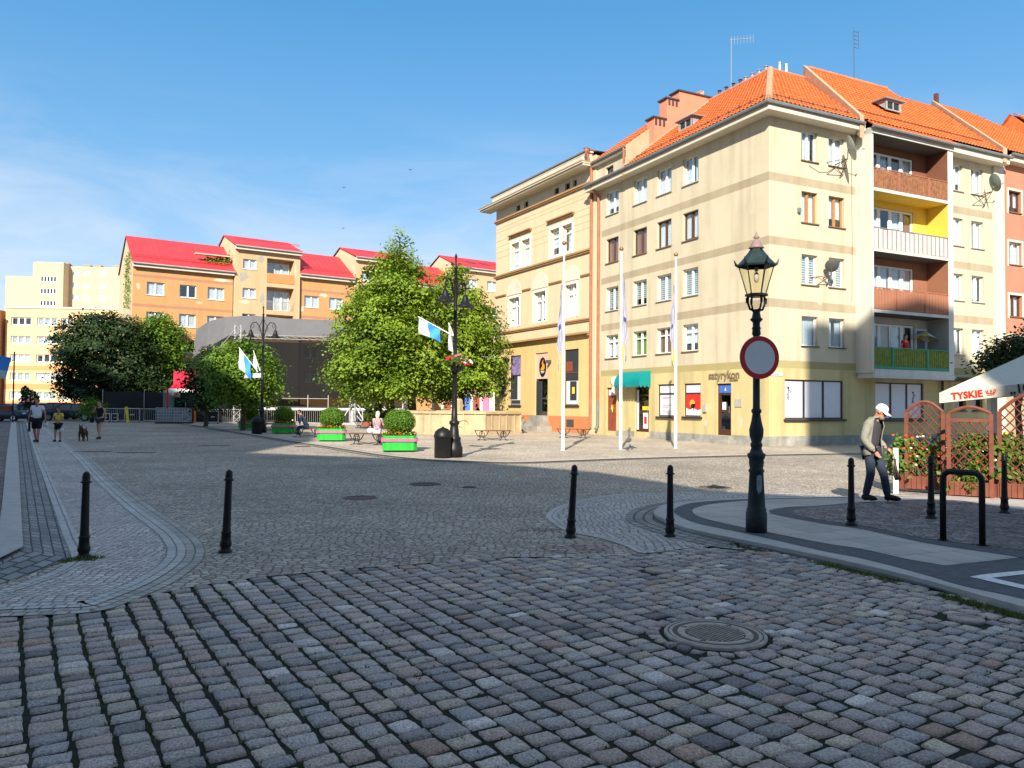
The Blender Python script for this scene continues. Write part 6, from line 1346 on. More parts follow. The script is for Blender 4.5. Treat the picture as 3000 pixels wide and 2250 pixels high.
for x in (-1.9, -1.5, 3.2, 8.2): b.box((x, -.28, 0), (x+.18, -.2, 1.28))
b.build('white_edge', M_white, st)
b = MB()
for x in (-.2, 1.4, 4.4, 6.2): b.tube([(x, -.25, 1.4), (x, -.25, 2.7)], .035, 6)
for x in (3.2, 5.2): b.tube([(x, -.25, 2.6), (x+.9, -1.4, 1.2), (x+.9, -1.4, .2)], .035, 6); b.tube([(x, -.25, 1.4), (x+.9, -1.4, .1)], .035, 6)
b.tube([(-2.2, -.25, 2.35), (1.4, -.25, 2.35)], .03, 6); b.build('stage_railing', M_tarpw, st)
b = MB(); b.box((-6.2, 1.5, 0), (8.2, 1.6, 1.44)); b.build('skirt', M_blk, st)
# small lattice tower by the lime tree, crowd barriers
o = empty('lattice_tower', (-12.6, 62, 0)); b = MB(); truss(b, (0, 0, 0), (0, 0, 3.0), .42, .04, 7); b.build('mast', M_tarpw, o); b = MB(); b.tube([(-.1, 0, 1.6), (-1.0, -.2, 0)], .04); b.tube([(.1, 0, 1.6), (1.1, -.2, 0)], .04); b.box((-1.2, -.4, 0), (1.3, .4, .08)); b.build('outrigger', M_tarpw, o); tag(o, 'short silver lattice tower standing beside the lime tree', 'truss tower')
def barrier(loc, rot):
    o = empty('crowd_barrier', loc, rot); b = MB(); b.tube([(0, 0, .1), (0, 0, 1.1), (2.2, 0, 1.1), (2.2, 0, .1), (0, 0, .2)], .025, 6); b.build('frame', M_tarpw, o); b = MB()
    for k in range(1, 14): b.tube([(k*.157, 0, .2), (k*.157, 0, 1.1)], .01, 4)
    b.build('bars', M_tarpw, o); b = MB(); b.box((.2, -.3, 0), (.25, .3, .03)); b.box((1.95, -.3, 0), (2.0, .3, .03)); b.build('feet', M_tarpw, o); return o
br = barrier((-12.2, 60.4, 0), .0); tag(br, 'metal crowd barrier in front of the lattice tower', 'barrier', 'metal crowd barriers round the stage')
k_ = ['metal crowd barrier left of the lattice tower', 'metal crowd barrier before the stage steps, under the sunlit bush', 'metal crowd barrier in the stage shade, behind the seated person', 'metal crowd barrier beneath the left stage steps', 'metal crowd barrier under the dark small trees', 'metal crowd barrier near the big dark tree', 'metal crowd barrier next to the caged water tank', 'metal crowd barrier left of the caged water tank']
for k, l in enumerate(k_): copy_tree(br, (-14.5-k*2.28-(0 if k < 5 else 3.2), 60.4+(.3*k), 0), rad(-3), l)
# ---- backstage clutter
o = empty('water_tank', (-26.0, 60.3, 0), rad(3)); b = MB(); b.box((-1.15, -.5, .15), (-.03, .5, 1.15)); b.box((.03, -.5, .15), (1.15, .5, 1.15)); b.build('container', mat('tank_grey', (.22, .27, .31), .5, .1), o); b = MB()
for z in (.2, .45, .7, .95, 1.2): b.tube([(-1.2, -.55, z), (1.2, -.55, z)], .02, 5)
for k in range(13): b.tube([(-1.2+k*.2, -.55, .15), (-1.2+k*.2, -.55, 1.2)], .016, 5)
b.build('cage', M_tarpw, o); b = MB(); b.box((-1.25, -.6, 0), (1.25, .6, .12)); b.build('pallet', M_bwood, o); tag(o, 'caged grey water tanks on a pallet below the red awning', 'tank')
def case(loc, w_, h, label):
    o = empty('flight_case', loc); b = MB(); b.box((0, 0, .1), (w_, .7, h)); b.build('box', M_black, o); b = MB()
    for q in (((0, -.02, .1), (w_, 0, .16)), ((0, -.02, h-.06), (w_, 0, h)), ((0, -.02, .16), (.06, 0, h-.06)), ((w_-.06, -.02, .16), (w_, 0, h-.06))): b.box(*q)
    b.build('edging', M_tarpw, o); b = MB(); b.box((w_*.35, -.03, h*.5), (w_*.65, -.01, h*.58)); b.build('handle', M_tarpw, o); b = MB()
    for x in (.1, w_-.1): b.box((x-.05, .05, 0), (x+.05, .15, .1))
    b.build('castors', M_irond, o); tag(o, label, 'flight case', 'black flight cases'); return o
case((-32.5, 62.2, 0), .58, .72, 'small black flight case, left one of a pair'); case((-31.85, 62.2, 0), .58, .72, 'small black flight case, right one of a pair'); case((-30.9, 62.4, 0), 1.25, 1.15, 'larger black flight case behind the yellow tube'); case((-23.6, 60.6, 0), .9, 1.0, 'black flight case right of the caged tanks')
b = MB(); b.tube([(0, 0, 0), (-.16, 0, 1.25)], .11, 8); o = b.build('yellow_tube', M_yellow, None, loc=(-30.2, 61.6, 0)); tag(o, 'leaning yellow tube in front of a flight case', 'tube')
o = empty('red_kiosk', (-27.0, 64.5, 0)); b = MB(); b.box((-.95, 0, 2.9), (1.75, .12, 4.2)); b.poly([(-.95, -.9, 2.75), (1.75, -.9, 2.75), (1.75, 0, 3.1), (-.95, 0, 3.1)]); b.build('red_awning', mat('awning_red', (.66, .012, .05), .6, .08), o)
b = MB(); b.box((-.95, -.92, 2.45), (1.75, -.88, 2.75)); b.build('valance', M_white, o); b = MB(); b.box((-1.1, -.9, 0), (-1.0, -.8, 2.8)); b.build('post', M_txr, o); b = MB(); b.box((1.15, -.9, 0), (1.3, -.8, 2.5)); b.build('post', M_flo, o); b = MB(); b.box((-2.0, .5, 0), (-1.1, .6, 2.6)); b.build('grey_panel', M_gutt, o)
text('lettering', 'Sa', .8, M_white, o, (.95, -.02, 3.35), (PI/2, 0, 0), .01, 1, .01); b = MB(); b.box((-1, 1.5, 0), (1.9, 2.6, 2.6)); b.build('back', M_blk, o); tag(o, 'red kiosk awning with white letter S between the dark trees', 'kiosk')
# goods and clutter under the lime trees
o = empty('cafe_terrace_backdrop', (-9, 88, 0)); b = MB(); b.box((0, 0, 0), (10, .3, 3.2)); b.build('wall', M_trim, o)
for k, m_ in enumerate((M_oran, M_doorb, M_pale, M_blue, M_doorb, M_flp, M_trim, M_flp, M_txr)): b = MB(); b.box((.3+k*1.08, -.1, .2), (1.05+k*1.08, 0, 2.6)); b.build('shop_front', m_, o)
tag(o, 'pale arcade of small shop fronts seen low under the lime trees', 'shop fronts')
def cafe(loc, m_, label, s=1.):
    o = empty('cafe_parasol', loc); b = MB(); b.lathe([(.9*s, 2.2), (.1, 2.7), (.02, 2.72)], n=8); b.build('canopy', m_, o); b = MB(); b.tube([(0, 0, 0), (0, 0, 2.6)], .03); b.build('pole', M_lead, o); tag(o, label, 'parasol')
M_hedg = leafmat('conifer_leaf', (.05, .09, .01), (.15, .2, .03), .25)
def conifer(loc, h, r, label, seed):
    o = empty('conifer', loc); R = random.Random(seed); b = MB(); b.col = []
    for k in range(1800): z = R.random()**1.2; rr = r*(1-z*.65)*R.uniform(.75, 1.05); a = R.random()*2*PI; leafball(b, (math.cos(a)*rr, math.sin(a)*rr, .3+z*(h-.3)), (.04, .04, .04), 1, .07, R)
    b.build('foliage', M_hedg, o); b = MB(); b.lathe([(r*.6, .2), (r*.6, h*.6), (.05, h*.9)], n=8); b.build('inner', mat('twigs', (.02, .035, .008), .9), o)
    b = MB(); b.box((-r, -r, 0), (r, r, .35)); b.build('tub', M_doorb, o); tag(o, label, 'shrub', 'potted conifers near the stage')
for k, x in enumerate((-10.6, -9.9, -9.0)): conifer((x, 58, 0), 2.9-.2*(k == 0), .42, ('left', 'middle', 'right')[k]+' one of three potted conifers between lattice tower and lime tree', k)
# pigeons
def pigeon(loc, rot, label):
    o = MB(); o.sphere((0, 0, .11), (.10, .055, .055), 10, 8); o.sphere((.10, 0, .19), (.03, .026, .03), 8, 6); o.tube([(.06, 0, .13), (.1, 0, .19)], [.04, .025], 6); o.tube([(-.08, 0, .11), (-.2, 0, .09)], [.03, .012], 5, ry=.02); o.tube([(.02, .02, .07), (.02, .02, 0)], .006, 4); o.tube([(.02, -.02, .07), (.02, -.02, 0)], .006, 4); o.tube([(.125, 0, .19), (.15, 0, .183)], [.008, .003], 4)
    p = o.build('pigeon', mat('pigeon_grey', (.07, .07, .09), .7, .3, 20), None, True, loc=loc, rot=rot); tag(p, label, 'pigeon'); return p
pigeon(gz(1838, 1322), .4, 'grey pigeon pecking right of the middle flagpole, left bird'); pigeon(gz(1852, 1319), 2.4, 'grey pigeon right of the middle flagpole, right bird')
b = MB(); b.box((-.14, -.14, 0), (.14, .14, .16)); b.box((-.16, -.16, .16), (.16, .16, .2)); o = b.build('ground_socket', M_irond, None, loc=gz(1843, 1275)); tag(o, 'low dark power socket box on the pavement behind the middle flagpole', 'socket box')
# birds in the sky
for k, (x, y_, dd) in enumerate(((1202, 498, 60), (1007, 550, 70), (1005, 669, 70))):
    a = (x-1500)/FP; c = (1125-y_)/FP; p = V((0, 0, EYE))+(FW+RT*a+UP*c)*dd; b = MB(); b.poly([(-.22, .0, .10), (0, .08, 0), (0, -.08, 0)]); b.poly([(.22, .0, .10), (0, -.08, 0), (0, .08, 0)]); b.sphere((0, 0, 0), (.035, .13, .035), 6, 4)
    o = b.build('bird', M_blk, None, loc=p); tag(o, ('dark bird high in the sky, rightmost and highest', 'small dark bird in the sky, the middle one of three', 'small dark bird lowest in the sky above the red roofs')[k], 'bird')
# ============================================================ TREES
M_bark = mat('bark', (.09, .065, .045), .9, .3, 8, .8, 30)
def tree(loc, blobs, n, s, lm, label, seed, trunk=(.22, 2.0), cat='tree', name='tree', core=True, clump=60, up=.35, group=None):
    o = empty(name, loc); R = random.Random(seed); b = MB(); b.col = []
    vol = [bl[3]*bl[4]+bl[3]*bl[5] for bl in blobs]; tot = sum(vol)
    for bl, v_ in zip(blobs, vol):
        cx, cy, cz, rx, ry, rz = bl; m_ = max(4, int(n*v_/tot/clump))
        for k in range(m_):
            d = V((R.gauss(0, 1), R.gauss(0, 1), R.gauss(0, 1))).normalized(); f = R.uniform(.70, 1.10) if R.random() < .85 else R.uniform(.2, .6)
            c = V((cx+d.x*rx*f, cy+d.y*ry*f, cz+d.z*rz*f)); cs = R.uniform(.24, .48)*(s/.10)**.5; tone = R.random()
            droop = R.uniform(.5, 1.1); cn = (d*.5+V((R.uniform(-.5, .5), R.uniform(-.5, .5), R.uniform(.1, .9)))).normalized()
            for j in range(clump):
                q = V((R.gauss(0, 1), R.gauss(0, 1), R.gauss(0, .45))); p = c+q*cs; p.z -= droop*cs*(q.x*q.x+q.y*q.y)*.25
                nn = (cn+V((R.uniform(-.55, .55), R.uniform(-.55, .55), R.uniform(-.35, .55)))).normalized(); t = nn.cross(V((R.uniform(-1, 1), R.uniform(-1, 1), R.uniform(-1, 1)))).normalized(); u = nn.cross(t); w_ = s*R.uniform(.55, 1.15)
                i = [b.vert(p+t*w_), b.vert(p+u*w_*.62), b.vert(p-t*w_), b.vert(p-u*w_*.62)]; b.face(i); g = min(1, max(0, tone*.6+R.random()*.4)); b.col += [(g, g, g, 1)]*4
    b.build('crown', lm, o)
    b = MB(); r, h = trunk; b.tube([(0, 0, -.1), (.02, 0, .15), (.03, .02, h*.5), (.0, .05, h), (.05, .0, h+1.2)], [r*1.35, r*1.05, r*.9, r*.8, r*.55], 10); 
    for bl in blobs[:9]:
        c = V(bl[:3]); m_ = V((c.x*.35, c.y*.35, h+(c.z-h)*.45)); b.tube([(0, .03, h-.1), m_, c, c+V((R.uniform(-.5, .5), R.uniform(-.5, .5), bl[5]*.6))], [r*.5, r*.32, r*.18, r*.05], 6)
    b.build('trunk', M_bark, o, True)
    tag(o, label, cat, group); return o
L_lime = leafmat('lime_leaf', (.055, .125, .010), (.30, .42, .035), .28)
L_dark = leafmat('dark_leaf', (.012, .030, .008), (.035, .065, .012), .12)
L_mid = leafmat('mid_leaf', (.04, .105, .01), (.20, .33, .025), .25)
def at(x, y, d):
    a = (x-1500)/FP; c = (1125-y)/FP; q = FW+RT*a+UP*c; return V((0, 0, EYE))+q*(d/q.y)
def blobs_from(lst, base, d0):
    o = []
    for x, y, rx, ry, dd in lst:
        p = at(x, y, d0+dd); k = d0/FP; o.append((p.x-base[0], p.y-base[1], p.z, rx*k, rx*k*.9, ry*k))
    return o
# the big lime tree (layered, pointed)
d0 = 50.; bx = at(1205, 1200, d0)
bl = [(1172, 722, 28, 36, 0), (1150, 765, 55, 34, 0), (1195, 800, 62, 34, -.5), (1120, 815, 62, 34, .3), (1170, 845, 95, 40, -.8), (1095, 870, 75, 40, 0), (1225, 880, 80, 42, -.6), (1140, 915, 110, 46, -1.2), (1050, 930, 78, 40, 0), (1235, 955, 85, 48, -.8), (1130, 985, 120, 50, -1.5), (1035, 1010, 80, 44, -.3), (1215, 1040, 95, 52, -1.2), (1100, 1070, 110, 52, -1.5), (1020, 1080, 66, 46, -.2), (1150, 1120, 115, 44, -.8), (1050, 1140, 75, 34, -.4), (1245, 1110, 80, 44, -.6)]
tree((bx.x, bx.y, 0), blobs_from([(q[0]*.93+1165*.07, q[1]-6, q[2]*.9, q[3], q[4]) for q in bl], bx, d0), 56000, .125, L_lime, 'big pointed lime tree with yellow-green crown behind the fountain', 21, (.34, 2.2), clump=80)
bx = at(1352, 1200, 53)
bl = [(1330, 805, 40, 30, 0), (1310, 850, 55, 36, 0), (1360, 880, 60, 36, .2), (1320, 925, 80, 42, -.4), (1400, 930, 55, 40, 0), (1350, 985, 95, 46, -.6), (1420, 1000, 50, 46, 0), (1330, 1050, 80, 46, -.6), (1410, 1070, 62, 50, 0), (1370, 1120, 85, 42, -.5), (1300, 1130, 60, 36, 0)]
tree((bx.x, bx.y, 0), blobs_from(bl, bx, 53), 32000, .125, L_lime, 'lower rounded lime tree right of the pointed one, over the fountain', 22, (.24, 2.4), clump=80)
# left trees
bx = at(310, 1200, 73)
bl = [(300, 950, 75, 40, 0), (240, 980, 75, 45, 0), (350, 970, 70, 44, .5), (205, 1040, 50, 50, 0), (300, 1040, 115, 60, -1), (400, 1040, 70, 60, .3), (230, 1110, 60, 50, 0), (330, 1125, 120, 60, -1), (430, 1130, 60, 60, .5), (330, 1170, 85, 30, -.5), (215, 1150, 40, 26, 0)]
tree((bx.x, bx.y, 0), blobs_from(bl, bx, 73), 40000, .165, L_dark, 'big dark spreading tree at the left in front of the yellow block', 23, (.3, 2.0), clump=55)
bx = at(478, 1200, 76)
bl = [(465, 960, 60, 40, 0), (500, 1000, 45, 45, 0), (430, 990, 50, 40, 0), (520, 1070, 38, 50, 0), (470, 1080, 60, 60, 0), (500, 1150, 50, 40, 0)]
tree((bx.x, bx.y, 0), blobs_from(bl, bx, 76), 18000, .15, L_mid, 'lighter green tree with sunlit right side beside the red kiosk', 24, (.25, 2.2), clump=50)
bx = at(712, 1200, 47)
bl = [(712, 1085, 98, 86, 0), (680, 1060, 60, 60, -.2), (750, 1120, 60, 55, -.1), (700, 1130, 70, 45, 0)]
tree((bx.x, bx.y, 0), blobs_from(bl, bx, 47), 25000, .10, L_mid, 'small round-crowned tree behind the far double lamp', 25, (.14, 1.8), clump=40)
bx = at(603, 1200, 53)
bl = [(600, 1080, 48, 60, 0), (585, 1140, 40, 50, 0), (625, 1150, 45, 45, 0), (630, 1060, 30, 40, 0)]
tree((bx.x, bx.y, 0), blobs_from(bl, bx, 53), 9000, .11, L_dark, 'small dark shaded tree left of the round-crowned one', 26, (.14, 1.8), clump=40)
bx = at(2985, 1200, 27)
bl = [(2985, 1030, 80, 50, 0), (2935, 1040, 34, 36, 0), (3040, 1010, 80, 60, 0), (3000, 1075, 80, 40, 0)]
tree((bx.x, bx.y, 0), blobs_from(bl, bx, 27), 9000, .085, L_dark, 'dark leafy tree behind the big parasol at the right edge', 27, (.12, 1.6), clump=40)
bx = at(268, 1200, 63)
tree((bx.x, bx.y, 0), [(0, 0, 1.3, .75, .6, .6), (.5, 0, 1.1, .5, .4, .5)], 2500, .09, L_mid, 'small bright green shrub beside the parked black saloon', 28, (.05, .5), 'shrub', 'shrub', clump=25)
# plants growing on the orange roof (roof garden)
M_iv = L_mid
b = MB(); b.col = []; R = random.Random(3)
for k in range(2200): t = R.random(); leafball(b, (6.9+t*2.4, .9+R.gauss(0, .18)-.2*t, 16.2+R.gauss(0, .22)+.1*t+(.8*max(0, t-.8)*5*R.random())), (.1, .1, .1), 1, .10, R)
o = b.build('roof_ivy', M_iv, h1)
b = MB(); b.box((5.8, .2, 16.85), (9.2, .9, 16.95)); b.build('roof_terrace_edge', M_trim, h1)
b = MB(); b.col = []
for k in range(500): leafball(b, (-.2, R.uniform(.3, 4), R.uniform(11, 16.5)), (.1, .3, .3), 1, .11, R)
b.build('gable_ivy', M_iv, h1)
# ============================================================ CARS
def car(loc, rot, col, label, hatch=False):
    o = empty('parked_car', loc, rot); Lh = 2.3; W = .88; mt = mat('car_paint_%d' % int(col[2]*1000), col, .3, .05, 1, spec=.35)
    prof = [(-2.28, .42, .62, .80), (-2.2, .30, .80, .84), (-1.7, .24, .90, .87), (-.9, .22, .93, .88), (0, .22, .95, .88), (.9, .22, .93, .88), (1.5, .24, .88, .87), (2.05, .28, .76, .84), (2.25, .36, .62, .74)]
    if hatch: prof[0] = (-2.1, .35, .85, .82); prof[1] = (-2.05, .28, .95, .85)
    b = MB(); prev = None
    for x, z0, z1, w_ in prof:
        g = [b.vert(p) for p in ((x, -w_*.9, z0), (x, -w_, z0+.15), (x, -w_, z1-.14), (x, -w_*.90, z1), (x, 0, z1+.02), (x, w_*.90, z1), (x, w_, z1-.14), (x, w_, z0+.15), (x, w_*.9, z0))]; n = 9
        if prev:
            for i in range(n): b.face((prev[i], prev[(i+1) % n], g[(i+1) % n], g[i]))
        else: b.face(g[::-1])
        prev = g
    b.face(prev); b.build('body', mt, o, True)
    A = [(-1.75, .91), (-1.1, 1.36), (-.6, 1.42), (.2, 1.42), (.55, 1.36), (1.25, .93)] if not hatch else [(-2.0, .95), (-1.75, 1.42), (-.6, 1.5), (.2, 1.5), (.5, 1.42), (1.2, .95)]
    gl = mat('car_glass', (.02, .03, .04), .05, spec=.8)
    b = MB(); ids = []
    for s in (-1, 1): ids.append([b.vert((x, s*(W*.86-(z-.9)*.38), z)) for x, z in A])
    b.face(ids[0]); b.face(ids[1][::-1])
    for i in (0, 4): b.face((ids[0][i], ids[1][i], ids[1][i+1], ids[0][i+1]))
    b.build('windows', gl, o); b = MB(); tp = A[1:5]
    ids = [[b.vert((x, s*(W*.86-(z-.9)*.38+.005), z+.02)) for x, z in tp] for s in (-1, 1)]
    for i in range(3): b.face((ids[0][i], ids[1][i], ids[1][i+1], ids[0][i+1]))
    for s in (-1, 1):
        f = lambda x, z: (x, s*(W*.86-(z-.9)*.38+.012), z); 
        for q in ((A[0], A[1]), (A[1], A[2]), (A[2], A[3]), (A[3], A[4]), (A[4], A[5]), ((-.25, .92), (-.25, 1.40))): b.tube([f(*q[0]), f(*q[1])], .03, 5)
    b.build('roof', mt, o)
    for x in (-1.42, 1.40):
        for s in (-1, 1):
            wl = MB(); wl.lathe([(.2, -.1), (.31, -.1), (.325, -.06), (.325, .06), (.31, .1), (.2, .1)], n=18); w_ = wl.build('wheel', mat('tyre', (.015, .015, .015), .8), o, False, (x, s*.80, .325), (PI/2, 0, 0))
            wl = MB(); wl.lathe([(.05, -.105), (.20, -.108), (.2, .108), (.05, .105)], n=10); wl.build('rim', mat('alloy', (.4, .4, .42), .3, metal=.7), w_)
    for s in (-1, 1):
        b = MB(); b.sphere((2.14, s*.62, .66), (.12, .16, .08), 8, 6); b.build('headlight', mat('headlight', (.6, .62, .65), .15), o); b = MB(); b.sphere((-2.2, s*.66, .78), (.07, .16, .09), 8, 6); b.build('tail_light', mat('tail_light', (.35, .01, .01), .2), o)
        b = MB(); b.sphere((.85, s*.98, .98), (.07, .10, .07), 8, 6); b.build('mirror', mt, o)
    b = MB(); b.box((2.235, -.26, .42), (2.262, .26, .53)); b.build('number_plate', M_white, o)
    tag(o, label, 'car', 'cars parked at the far left'); return o
p = at(208, 1205, 66); car((p.x, p.y, 0), rad(188), (.012, .013, .018), 'black saloon car parked between the walking man and the bright shrub')
p = at(158, 1205, 71); car((p.x, p.y, 0), rad(184), (.02, .03, .05), 'dark blue car parked behind the black saloon, mostly hidden', True)
p = at(22, 1205, 62); car((p.x, p.y, 0), rad(-12), (.02, .045, .05), 'dark green-blue car cut by the left edge of the photo')
p = at(82, 1205, 74); car((p.x, p.y, 0), rad(160), (.55, .56, .58), 'pale silver car glimpsed behind the man in the white T-shirt', True)
# lamp with hanging basket far left, with flag at the frame edge
p = at(38, 1200, 58); o = empty('thin_lamp_post', (p.x, p.y, 0)); b = MB(); b.tube([(0, 0, 0), (0, 0, 5.3)], .05, 8); b.build('post', M_black, o); b = MB(); b.tube([(-.05, 0, 4.6), (-.6, 0, 4.9)], .02); b.build('bracket', M_black, o); b = MB(); b.box((-.9, -.3, .9), (-.1, .1, 1.3)) ; b.build('notice_board', M_doorb, o); tag(o, 'thin black post in front of the yellow block at the far left', 'post')
p = at(6, 1062, 52); b = MB(); n = 8
for i in range(n): z0, z1 = -1.1+i*.18, -.92+i*.18; x0 = .1*math.sin(i); b.poly([(-.9, 0, z0+.2), (.1-.35*(1-i/n)+.45, .1, z0), (.1-.35*(1-(i+1)/n)+.45, .1, z1), (-.9, 0, z1+.2)], 0 if i < 3 else 1)
o = b.build('edge_flag', [M_flagw, M_flagb], None, loc=p); tag(o, 'blue and white flag cut by the left edge of the photo', 'flag')
p = at(88, 1160, 42); o = empty('flower_basket', (p.x, p.y, 0)); b = MB(); b.tube([(0, 0, 0), (0, 0, 1.6)], .06, 8); b.build('post', M_black, o); b = MB(); b.col = []; R = random.Random(2); leafball(b, (0, 0, 1.75), (.42, .4, .5), 700, .08, R); leafball(b, (-.28, 0, 2.15), (.2, .2, .3), 260, .07, R); b.build('foliage', L_dark, o)
b = MB(); blossoms(b, (-.1, -.2, 1.5), (.4, .3, .4), 30, .05, R); b.build('blossom', M_flp, o); tag(o, 'dark bushy plant on a post behind the man in the white T-shirt', 'plant')
# ============================================================ PEOPLE
def skin(nodes, edges, sub=2, root=None):
    names = list(nodes); idx = {k: i for i, k in enumerate(names)}
    me = D.meshes.new('tmp'); me.from_pydata([nodes[k][0] for k in names], [(idx[a], idx[b_]) for a, b_ in edges], []); o = D.objects.new('tmp', me); SC.collection.objects.link(o)
    m_ = o.modifiers.new('s', 'SKIN'); m_.use_smooth_shade = True
    for i, k in enumerate(names): r = nodes[k][1]; r = r if isinstance(r, tuple) else (r, r); me.skin_vertices[0].data[i].radius = r; me.skin_vertices[0].data[i].use_root = (k == root or (root is None and i == 0))
    s_ = o.modifiers.new('d', 'SUBSURF'); s_.levels = sub; s_.render_levels = sub
    bpy.context.view_layer.update(); dg = bpy.context.evaluated_depsgraph_get(); r = D.meshes.new_from_object(o.evaluated_get(dg)); D.objects.remove(o); return r
def fuse(meshes, vox):
    bm = bmesh.new()
    for x in meshes: bm.from_mesh(x)
    me = D.meshes.new('tmp'); bm.to_mesh(me); bm.free(); o = D.objects.new('tmp', me); SC.collection.objects.link(o); m_ = o.modifiers.new('r', 'REMESH'); m_.mode = 'VOXEL'; m_.voxel_size = vox; m_.use_smooth_shade = True
    s_ = o.modifiers.new('s', 'SMOOTH'); s_.iterations = 2; s_.factor = .5
    bpy.context.view_layer.update(); r = D.meshes.new_from_object(o.evaluated_get(bpy.context.evaluated_depsgraph_get())); D.objects.remove(o); r.materials.clear(); return r
def tube_mesh(fn):
    b = MB(); fn(b); return b.mesh('tmp', [])
M_skin = mat('skin', (.50, .27, .18), .6, .08, 10); M_skin2 = mat('skin_tan', (.36, .18, .12), .6, .08, 10)
def person(loc, rot, J, label, clothes, vox=.014, skinm=None, s=1., hair=None, headtilt=0., cap=None, head=None):
    """J: joint dict; clothes: list of (name, material, keys-with-radii, edges)"""
    hd = V(J['head']); ch = V(J['neck'])
    N_ = {'pelvis': (J['pelvis'], .10), 'waist': (J['waist'], (.105, .085)), 'chest': (J['chest'], (.125, .09)), 'neck': (J['neck'], .055), 'skull': (J['head'], .07)}
    E_ = [('pelvis', 'waist'), ('waist', 'chest'), ('chest', 'neck'), ('neck', 'skull')]
    for sd in 'LR':
        N_.update({'sh'+sd: (J['sh'+sd], .055), 'el'+sd: (J['el'+sd], .040), 'wr'+sd: (J['wr'+sd], .027), 'hip'+sd: (J['hip'+sd], .085), 'kn'+sd: (J['kn'+sd], .055), 'an'+sd: (J['an'+sd], .038), 'to'+sd: (J['to'+sd], .034)})
        E_ += [('chest', 'sh'+sd), ('sh'+sd, 'el'+sd), ('el'+sd, 'wr'+sd), ('pelvis', 'hip'+sd), ('hip'+sd, 'kn'+sd), ('kn'+sd, 'an'+sd), ('an'+sd, 'to'+sd)]
    me = [skin(N_, E_)]
    fw = V(head or (0, 1, 0)).normalized(); rt_ = fw.cross(V((0, 0, 1))).normalized(); up_ = rt_.cross(fw)
    def hb(b):
        b.sphere(tuple(hd+up_*.03), (.078, .092, .10), 14, 10); b.sphere(tuple(hd-up_*.05+fw*.025), (.055, .065, .07), 12, 8)
        b.sphere(tuple(hd+fw*.092-up_*.012), (.014, .018, .020), 8, 6); b.tube([hd+fw*.08+up_*.03, hd+fw*.102-up_*.01], [.010, .016], 6)
        for q in (-1, 1): b.sphere(tuple(hd+rt_*q*.078-up_*.0), (.014, .022, .032), 8, 6)
        b.sphere(tuple(hd+fw*.078-up_*.055), (.026, .012, .010), 8, 6); b.sphere(tuple(hd+fw*.075-up_*.09), (.024, .02, .018), 8, 6)
        for sd in 'LR':
            w_, e_ = V(J['wr'+sd]), V(J['el'+sd]); d = (w_-e_).normalized(); cur = V(J.get('curl'+sd, (0, .4, 0))); sx_ = d.cross(V((0, 1, 0.01))).normalized(); 
            b.sphere(tuple(w_+d*.05), (.030, .036, .045), 10, 8)
            for k in range(4):
                a = w_+d*.075+sx_*((k-1.5)*.019); l_ = (.030, .036, .034, .026)[k]; c = (d+cur*.6).normalized(); c2 = (d*.5+cur*1.2).normalized(); b.tube([a, a+c*l_, a+c*l_+c2*l_*.9], [.0105, .0095, .008], 6)
            a = w_+d*.035+sx_*(-.03 if sd == 'R' else .03); c = (d+cur*.8+sx_*(-.6 if sd == 'R' else .6)).normalized(); b.tube([a, a+c*.035, a+c*.035+(d+cur).normalized()*.025], [.013, .011, .009], 6)
    me.append(tube_mesh(hb)); bm_ = fuse(me, vox); bm_.materials.append(skinm or M_skin)
    o = link('person', None, None, loc, rot); body = link('body', bm_, o)
    eb = MB()
    for q in (-1, 1): eb.sphere(tuple(hd+fw*.082+rt_*q*.032+up_*.015), (.010, .008, .007), 8, 6)
    eb.build('eyes', M_blk, o)
    if hair:
        b = MB(); b.sphere(tuple(hd+up_*.045-fw*.012), (.086, .098, .098), 14, 10)
        if hair[1] == 'short': pass
        if hair[1] == 'bun': b.sphere(tuple(hd-fw*.10+up_*.06), (.05, .05, .05), 10, 8)
        if hair[1] == 'long': b.sphere(tuple(hd-fw*.05-up_*.04), (.085, .07, .13), 12, 8)
        m2 = b.mesh('hair', hair[0], True); bm = bmesh.new(); bm.from_mesh(m2); bmesh.ops.bisect_plane(bm, geom=bm.verts[:]+bm.edges[:]+bm.faces[:], plane_co=hd+fw*.035+up_*.04, plane_no=(fw*.85-up_*.55).normalized(), clear_outer=True); bm.to_mesh(m2); bm.free(); link('hair', m2, o)
    if cap:
        b = MB(); b.sphere(tuple(hd+up_*.045-fw*.005), (.094, .108, .092), 18, 12); m2 = b.mesh('cap', cap, True); bm = bmesh.new(); bm.from_mesh(m2); bmesh.ops.bisect_plane(bm, geom=bm.verts[:]+bm.edges[:]+bm.faces[:], plane_co=hd+up_*.025, plane_no=-up_, clear_outer=True); bm.to_mesh(m2); bm.free(); cp_ = link('cap', m2, o)
        b = MB(); pr = None
        for i in range(9):
            a = -1.1+2.2*i/8; p0 = hd+up_*.035+fw*.095*math.cos(a)+rt_*.088*math.sin(a); p1 = hd+up_*(.012)+fw*(.095+.085)*math.cos(a*.8)+rt_*.085*math.sin(a); g = [b.vert(p0), b.vert(p1), b.vert(p1-up_*.006), b.vert(p0-up_*.006)]
            if pr:
                for q in range(4): b.face((pr[q], g[q], g[(q+1) % 4], pr[(q+1) % 4]))
            pr = g
        b.build('peak', cap, cp_)
    for c in clothes:
        nm, m_, nd, ed = c[:4]; q = {k: (J[k.split('#')[0]] if '#' not in k else tuple(V(J[k.split('#')[0]]).lerp(V(J[k.split('#')[1]]), float(k.split('#')[2])/100)), r) for k, r in nd.items()}
        mm = skin(q, ed); mm.materials.clear(); mm.materials.append(m_); mm.name = nm; link(nm, mm, o)
    o.scale = (s,)*3; tag(o, label, 'person'); return o
